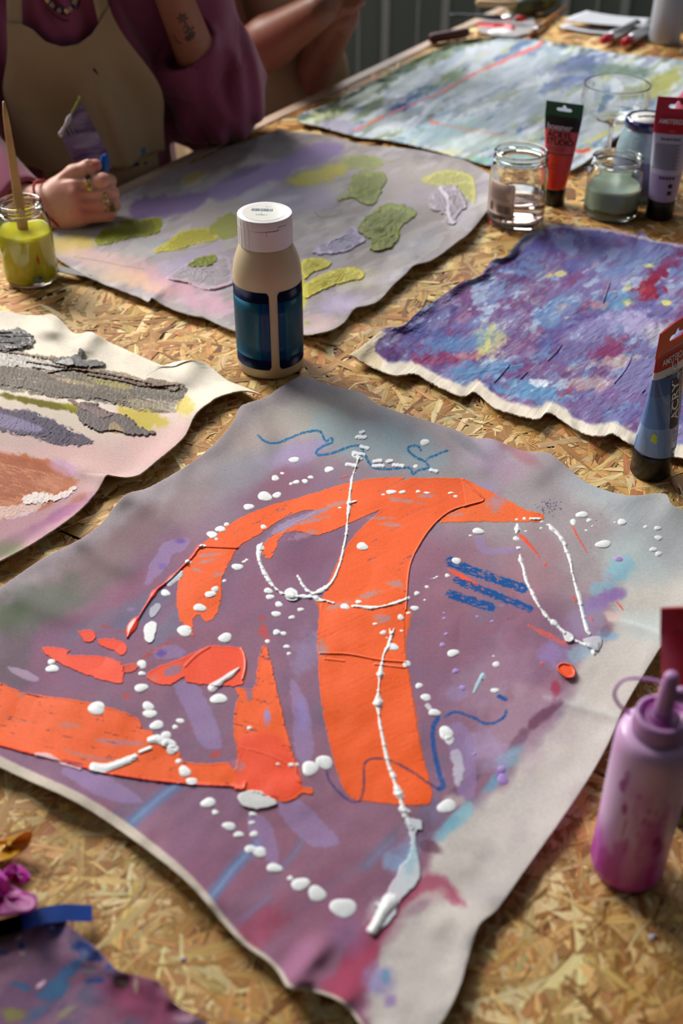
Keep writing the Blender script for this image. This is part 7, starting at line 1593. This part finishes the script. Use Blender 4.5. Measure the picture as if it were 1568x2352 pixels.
# necklace of small beads and chains
nk = [W(76, -12, 1.80), W(92, 18, 1.775), W(112, 36, 1.765), W(132, 48, 1.76), W(152, 52, 1.76), W(170, 46, 1.762), (W(186, 30, 1.768)), W(200, 5, 1.78), W(206, -14, 1.79)]
def on_front(p, off=.006):
    t = math.atan2(p.x-AX.x, -(p.y-AX.y-.03)); r_ = float(torso_r(np.array([t]), np.array([p.z]), T0, (AX.x, AX.y+.03), off)[0]); return Vector((AX.x+math.sin(t)*r_, AX.y+.03-math.cos(t)*r_, p.z))
nkp = crom([tuple(on_front(q)) for q in nk], 5); neckl = thing('necklace', None, None, (0, 0, 0)); neckl.parent = per
beads = [M('pearl', S(150, 130, 124), .2, coat=.6), M('dark_bead', S(40, 28, 30), .25), M('gold_bead', (0.75, .52, .2), .3, metal=1)]
for i, q in enumerate(nkp):
    bm = bmesh.new(); bmesh.ops.create_uvsphere(bm, u_segments=14, v_segments=10, radius=.0030 if i % 3 else .0040); b_ = obj('bead', bm, beads[(i*7 % 5) % 3], neckl); b_.location = Vector(q)-OFF
obj('chain', tube_path([Vector(on_front(Vector(q)+Vector((0, 0, .030)), .004))-OFF for q in nkp[8:-6]], .0011, 6), beads[2], neckl)
obj('chain', tube_path([Vector(on_front(Vector(q)+Vector((0, 0, -.012)), .003))-OFF for q in nkp[4:-4]], .0009, 6), beads[1], neckl)
# braided red bracelet
axw = (wrL-Hp(40, 462, 14)).normalized(); e1 = axw.cross(Vector((0, 1, 0))).normalized(); e2 = axw.cross(e1)
cw = Hp(110, 470, 7); br = bmesh.new(); bc = Hp(129, 470, 8); v1 = Hp(107, 417, 8)-Hp(150, 523, 8); v1 = v1*.53; v2 = Hp(96, 468, -33)-bc
for ph in (0, math.pi):
    tube_path([bc-OFF+v1*(math.cos(t)*(1+.02*math.cos(t*34+ph)))+v2*(math.sin(t)*(1+.02*math.cos(t*34+ph)))+axw*.0010*math.sin(t*34+ph) for t in np.linspace(0, 2*math.pi, 240)], .0013, 6, br, False)
obj('bracelet', br, M('red_cord', S(156, 16, 28), .6), per)
# rings
gold = M('ring_gold', (0.62, .48, .22), .28, metal=1.0)
def ring(c, ax, r_, w, ornament):
    ax = ax.normalized(); a1 = ax.orthogonal().normalized(); a2 = ax.cross(a1)
    g_ = obj('ring', tube_path([c-OFF+(a1*math.cos(t)+a2*math.sin(t))*r_ for t in np.linspace(0, 2*math.pi, 40)], w, 8, None, False), gold, per)
    for (p, s, m_) in ornament:
        bm = bmesh.new(); bmesh.ops.create_icosphere(bm, subdivisions=1, radius=1); bmesh.ops.transform(bm, matrix=Matrix.Translation(p-OFF) @ Matrix.Rotation(.6, 4, 'Y') @ Matrix.Diagonal((s[0], s[1], s[2], 1)), verts=bm.verts); obj('ring_setting', bm, m_, g_, False)
ring(Hp(214, 425, -7), Hp(240, 420, -8)-Hp(176, 431, -6), .0128, .0014, [(Hp(208, 416, -20), (.0042, .003, .005), M('dark_stone', S(60, 50, 60), .15)), (Hp(207, 430, -21), (.0040, .003, .0045), gold), (Hp(212, 442, -19), (.0045, .003, .0035), M('lemon_gold', (0.85, .72, .16), .25, metal=.8))])
ring(Hp(242, 470, -1), Hp(258, 468, 1)-Hp(180, 474, -6), .0122, .0012, [])
bm = bmesh.new(); 
sq = [Hp(253, 478, -16), Hp(265, 474, -15), Hp(271, 489, -13), Hp(259, 494, -14)]
ob_ = poly_plate('ring_setting', [tuple(q-OFF) for q in sq], .004, M('ring_gold'), per)
for q in [(Hp(243, 450, -14), Hp(252, 468, -16)), (Hp(246, 449, -14), Hp(255, 470, -16)), (Hp(250, 468, -17), Hp(258, 480, -17))]: obj('ring_band', tube_path([q[0]-OFF, (q[0]+q[1])/2-OFF+Vector((0, -.001, 0)), q[1]-OFF], .0010, 6), gold, per)

# ------------------------------------------------------------------ spatula held in the hand
c = Hp(225, 385, 10); sp = thing('spatula', 'wide steel spatula with blue handle held in the hand, paint along its edge', 'spatula', c)
pl3 = [Hp(173, 209, 30), Hp(137, 307, 4), Hp(177, 384, -2), Hp(206, 392, 8), Hp(248, 372, 26), Hp(240, 340, 28)]
BLD = bpy.data.materials.new('steel_painted_reflection'); BLD.use_nodes = True; nt_ = BLD.node_tree; b_ = nt_.nodes['Principled BSDF']; tc_ = nt_.nodes.new('ShaderNodeTexCoord'); mp_ = nt_.nodes.new('ShaderNodeMapping')  # blade steel with the sweatshirt's purple reflection painted in as streaks
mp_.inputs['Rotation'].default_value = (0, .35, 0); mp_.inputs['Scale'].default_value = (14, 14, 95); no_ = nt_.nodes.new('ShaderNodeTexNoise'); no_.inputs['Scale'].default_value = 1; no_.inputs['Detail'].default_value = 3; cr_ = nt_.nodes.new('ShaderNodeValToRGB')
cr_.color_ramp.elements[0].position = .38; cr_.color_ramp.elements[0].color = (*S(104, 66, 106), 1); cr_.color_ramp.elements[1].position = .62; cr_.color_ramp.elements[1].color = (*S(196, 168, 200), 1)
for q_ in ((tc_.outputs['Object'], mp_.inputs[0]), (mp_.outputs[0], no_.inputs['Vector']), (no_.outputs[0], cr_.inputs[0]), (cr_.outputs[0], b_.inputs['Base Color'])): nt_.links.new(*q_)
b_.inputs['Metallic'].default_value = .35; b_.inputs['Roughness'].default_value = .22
# make the blade planar
n_ = (pl3[1]-pl3[0]).cross(pl3[4]-pl3[0]).normalized(); CO = Vector((0, 0, TZ+CH)); p0_ = pl3[0]; pl3 = [CO+(q-CO)*((p0_-CO).dot(n_)/(q-CO).dot(n_)) for q in pl3]
if n_.dot(FWV) > 0: n_ = -n_
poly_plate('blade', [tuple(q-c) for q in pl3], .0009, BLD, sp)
# paint along the scraping edge
rg = random.Random(2)
A_, B_ = pl3[0], pl3[1]
for i in range(26):
    q = i/25; p_ = A_+(B_-A_)*q; w = rg.uniform(.0012, .0024); m_ = M('edge_olive', S(150, 150, 40), .4) if q < .45 else M('edge_grey', S(196, 184, 190), .4)
    if q > .5: w *= 1.5
    bm = bmesh.new(); bmesh.ops.create_icosphere(bm, subdivisions=2, radius=1); bmesh.ops.transform(bm, matrix=Matrix.Translation(p_-c+n_*.0012) @ Matrix.Diagonal((w, w, w*1.4, 1)), verts=bm.verts); obj('paint_clot', bm, m_, sp)
dn = (pl3[2]-pl3[1]).normalized()
for q, L_, w in [(.55, .018, .0022), (.62, .026, .0018), (.72, .020, .0022), (.85, .012, .003), (.5, .010, .0016), (.93, .010, .0035)]:
    p_ = A_+(B_-A_)*q; s_ = (B_-A_).normalized(); Z = n_*.0007
    bm = bmesh.new(); vs = [bm.verts.new(x_-c+Z) for x_ in (p_-s_*w*2, p_+s_*w*2, p_+dn*L_*.6+s_*w, p_+dn*L_, p_+dn*L_*.5-s_*w)]; bm.faces.new(vs); bmesh.ops.solidify(bm, geom=list(bm.faces), thickness=.0004); obj('paint_smear', bm, M('edge_grey'), sp, False)
ha, hb2 = Hp(243, 352, 0), Hp(228, 420, 16); hd = (hb2-ha); bm = bmesh.new(); rows = []
s1 = Vector((1, 0, 0)); s1 = (s1-hd.normalized()*s1.dot(hd.normalized())).normalized(); s2 = hd.normalized().cross(s1)
for q, w1, w2 in [(0, .0012, .003), (.08, .0045, .008), (.3, .0068, .011), (.7, .0072, .012), (1.0, .0072, .012)]:
    p_ = ha+hd*q-c; rows.append([bm.verts.new(p_+s1*w1*x_+s2*w2*y_) for x_, y_ in ((-1, -.6), (-.5, -1), (.6, -1), (1, -.5), (1, .6), (.5, 1), (-.6, 1), (-1, .5))])
for a_, b_ in zip(rows[:-1], rows[1:]):
    for k in range(8): bm.faces.new((a_[k], a_[(k+1) % 8], b_[(k+1) % 8], b_[k]))
bm.faces.new(rows[0]); bm.faces.new(rows[-1]); bmesh.ops.recalc_face_normals(bm, faces=bm.faces)
obj('handle', bm, M('blue_handle', S(20, 86, 178), .3, coat=.4, noise=(150, .35, S(40, 110, 196))), sp, False)

# ------------------------------------------------------------------ second person, bare arms and cream apron
A2 = Vector((W(625, 200, 2.52).x, 2.52, 0)); per2 = thing('person', 'standing person behind, cream apron and bare arms, hands clasped around something dark blue', 'person', A2)
hip2 = Vector((A2.x-.02, 2.55, .70)); ch2 = Vector((A2.x-.06, 2.55, 1.12)); T2 = [('c', hip2, ch2, .15, .16, .05)]
e1_ = W(536, 150, 2.30); w1_ = W(735, 22, 2.16); s1_ = Vector((A2.x-.20, 2.45, 1.28)); e2_ = W(705, 190, 2.44); w2_ = W(792, 30, 2.24)
bp = T2+[('c', ch2, ch2+Vector((0, 0, .14)), .15, .10, .05), ('c', s1_, ch2+Vector((.16, -.03, .16)), .07, .07, .05), ('c', s1_, e1_, .055, .047, .02), ('c', e1_, e1_+(w1_-e1_)*.45, .050, .047, .01), ('c', e1_+(w1_-e1_)*.45, w1_, .047, .030, .01),
     ('c', ch2+Vector((.16, -.03, .16)), e2_, .055, .042, .02), ('c', e2_, w2_, .042, .027, .01), ('c', ch2+Vector((0, 0, .2)), ch2+Vector((0, -.02, .30)), .055, .052, .03), ('e', ch2+Vector((0, -.03, .42)), (.08, .10, .12), None, .03),
     ('c', ch2+Vector((0, -.125, .42)), ch2+Vector((0, -.14, .40)), .008, .013, .012), ('c', hip2-Vector((.08, 0, 0)), Vector((A2.x-.10, 2.55, .09)), .10, .05, .05), ('c', hip2+Vector((.06, 0, 0)), Vector((A2.x+.08, 2.55, .09)), .10, .05, .05),
     ('c', Vector((A2.x-.10, 2.57, .05)), Vector((A2.x-.10, 2.42, .035)), .045, .035, .03), ('c', Vector((A2.x+.08, 2.57, .05)), Vector((A2.x+.08, 2.42, .035)), .045, .035, .03)]
lo, hi = bb(bp); V_, Q_ = field(bp, lo, hi, .0075); V_ = relax(V_, Q_, 1, .4)
# clasped hands with separate fingers
HQ = W(780, 22, 2.18); HN = mpp(HQ)
def Hq(px, py, d=0.0): return HQ+Vector((1, 0, 0))*((px-780)*HN)+UPV*((22-py)*HN)+FWV*(d/1000.0)
def qc(a, b, ra, rb, k=4): return ('c', Hq(*a), Hq(*b), ra*mm, rb*mm, k*mm)
h2 = [('c', e1_+(w1_-e1_)*.7, w1_, .036, .029, .01), qc((735, 22, -10), (762, 6, -12), 27, 22, 12), qc((760, 4, -12), (778, -12, -14), 20, 16, 10), ('c', e2_+(w2_-e2_)*.6, w2_, .034, .028, .01), qc((792, 30, 20), (798, 10, 16), 25, 22, 12)]
for i in range(4):
    x0 = 770+i*15; h2 += [qc((x0+14, -12+i*3, 10), (x0+12, 6+i*1, -16), 8.6, 8.0, 1.5), qc((x0+12, 6+i, -16), (x0-2, 30-i*3, -12), 8.0, 7.4, 1.5), qc((x0-2, 30-i*3, -12), (x0-12, 40-i*4, 2), 7.4, 6.4, 1.5)]
h2 += [qc((760, 0, -20), (782, -14, -26), 11, 9, 4)]
lo2, hi2 = bb(h2, .01); V2, Q2 = field(h2, lo2, hi2, .0022); V2 = relax(V2, Q2, 1, .5)
me = npmesh('body', [(V_-np.array(A2), Q_), (V2-np.array(A2), Q2)]); setcol(me, np.tile(lin(np.array((146, 88, 66))/255.0), (len(V_)+len(V2), 1))); me.materials.append(skinm)
o = bpy.data.objects.new('body', me); COL.objects.link(o); o.parent = per2
hp = [('e', ch2+Vector((0, .0, .455)), (.096, .112, .110), None, .02), ('c', ch2+Vector((0, .06, .42)), ch2+Vector((0, .08, .30)), .07, .05, .03)]
lo, hi = bb(hp); V_, Q_ = field(hp, lo, hi, .007, lambda g, D: np.maximum(D, -ell(g, ch2+Vector((0, -.10, .40)), (.066, .08, .085)))); obj('hair', npmesh('hair', [(V_-np.array(A2), Q_)]), hm, per2, None)
# the dark blue thing between the hands
bm = tube_path([Vector(), Hq(792, 14, 0)-Hq(776, -26, 0)], .009, 14); o = obj('paint_tube', bm, M('dark_blue_tube', S(30, 40, 110), .3)); o.location = Hq(776, -26, -2); tag(o, 'small dark blue tube held between the clasped hands', 'paint tube')
# shirt, trousers and apron
shirt = [('c', hip2+Vector((0, 0, .05)), ch2, .158, .168, .05), ('c', ch2, ch2+Vector((0, 0, .14)), .158, .11, .05), ('c', s1_+Vector((.02, 0, 0)), ch2+Vector((.15, -.03, .16)), .08, .08, .05), ('c', s1_, s1_+(e1_-s1_)*.35, .072, .066, .03)]
lo, hi = bb(shirt, .02); V_, Q_ = field(shirt, lo, hi, .008, lambda g, D: np.maximum(D+cloth_field(g, [((1, .2, .3), .07)], .003, 3), -ell(g, ch2+Vector((0, -.02, .26)), (.07, .08, .06))))
obj('shirt', npmesh('shirt', [(V_-np.array(A2), Q_)]), M('tan_shirt', S(170, 148, 118), .9), per2, None)
tr = [('c', hip2+Vector((0, 0, .06)), hip2-Vector((0, 0, .05)), .158, .15, .05), ('c', hip2-Vector((.08, 0, 0)), Vector((A2.x-.10, 2.55, .12)), .112, .075, .05), ('c', hip2+Vector((.06, 0, 0)), Vector((A2.x+.08, 2.55, .12)), .112, .075, .05)]
lo, hi = bb(tr, .02); V_, Q_ = field(tr, lo, hi, .010); obj('trousers', npmesh('trousers', [(V_-np.array(A2), Q_)]), M('dark_trousers', S(52, 48, 50), .9), per2, None)
a = np.linspace(-1, 1, 90)[None, :]; v = np.linspace(0, 1, 90)[:, None]; thd = -12+a*(52+36*sstep(.1, .5, v)); z = 1.24+(.42-1.24)*v+0*a; tt = np.radians(thd)
c2_ = (A2.x-.035, 2.55); zc_ = np.clip(z, .70, 1.16); r = torso_r(tt, zc_, [shirt[0]], c2_, .008)+.006+.010*np.sin(thd*.14+5*z+2*np.sin(z*9))*sstep(.2, .5, v)+.03*sstep(.78, .6, z)+.03*np.exp(-((z-.86)/.05)**2)*np.exp(-((thd-40)/25)**2)
P = np.stack([c2_[0]+np.sin(tt)*r, c2_[1]-np.cos(tt)*r, z], -1); sheet_mesh('apron', P, .0018, apm, per2, A2)

# ------------------------------------------------------------------ white chairs
def chair(label, x, y, rz, top=.80):
    t = thing('chair', label, 'chair', (x, y, 0), rz, None); cm = M('white_chair', S(206, 202, 200), .45)
    bm = bmesh.new(); box(bm, (0, 0, .440), (.40, .38, .028)); bevel(bm, .010, 3); obj('seat', bm, cm, t)
    for sx in (-1, 1):
        obj('leg', tube_path([(sx*.17, -.16, .43), (sx*.185, -.18, 0)], [.014, .011], 12), cm, t)
        obj('leg', tube_path([(sx*.18, .21, 0), (sx*.17, .17, .43)], [.011, .014], 12), cm, t)
        obj('back_post', tube_path([(sx*.17, .17, .43), (sx*.175, .20, .54), (sx*.178, .24, top)], [.014, .013, .011], 12), cm, t)
    for zz in (top-.15, top-.08, top-.01):
        obj('back_slat', tube_path([(k*.175, .20+(zz-.6)*.2+.018*(1-k*k), zz) for k in np.linspace(-1, 1, 9)], [.011]*9, 10), cm, t)
    return t
chair('white chair under the seated person in the mauve sweatshirt', AX.x-.01, AX.y+.10, .30)
cx = W(772, 195, 2.75)
chair('white slatted chair standing behind the second person at the table edge', -.14, 3.02, math.radians(160), .68)
# white folded cloth beside the raised elbow
lc = W(398, 345, 1.93)
clp = [('e', Vector((lc.x, lc.y, lc.z-.010)), (.045, .05, .035), None, .02), ('c', Vector((lc.x-.01, lc.y, lc.z-.02)), Vector((lc.x-.03, lc.y+.02, .47)), .04, .05, .03)]
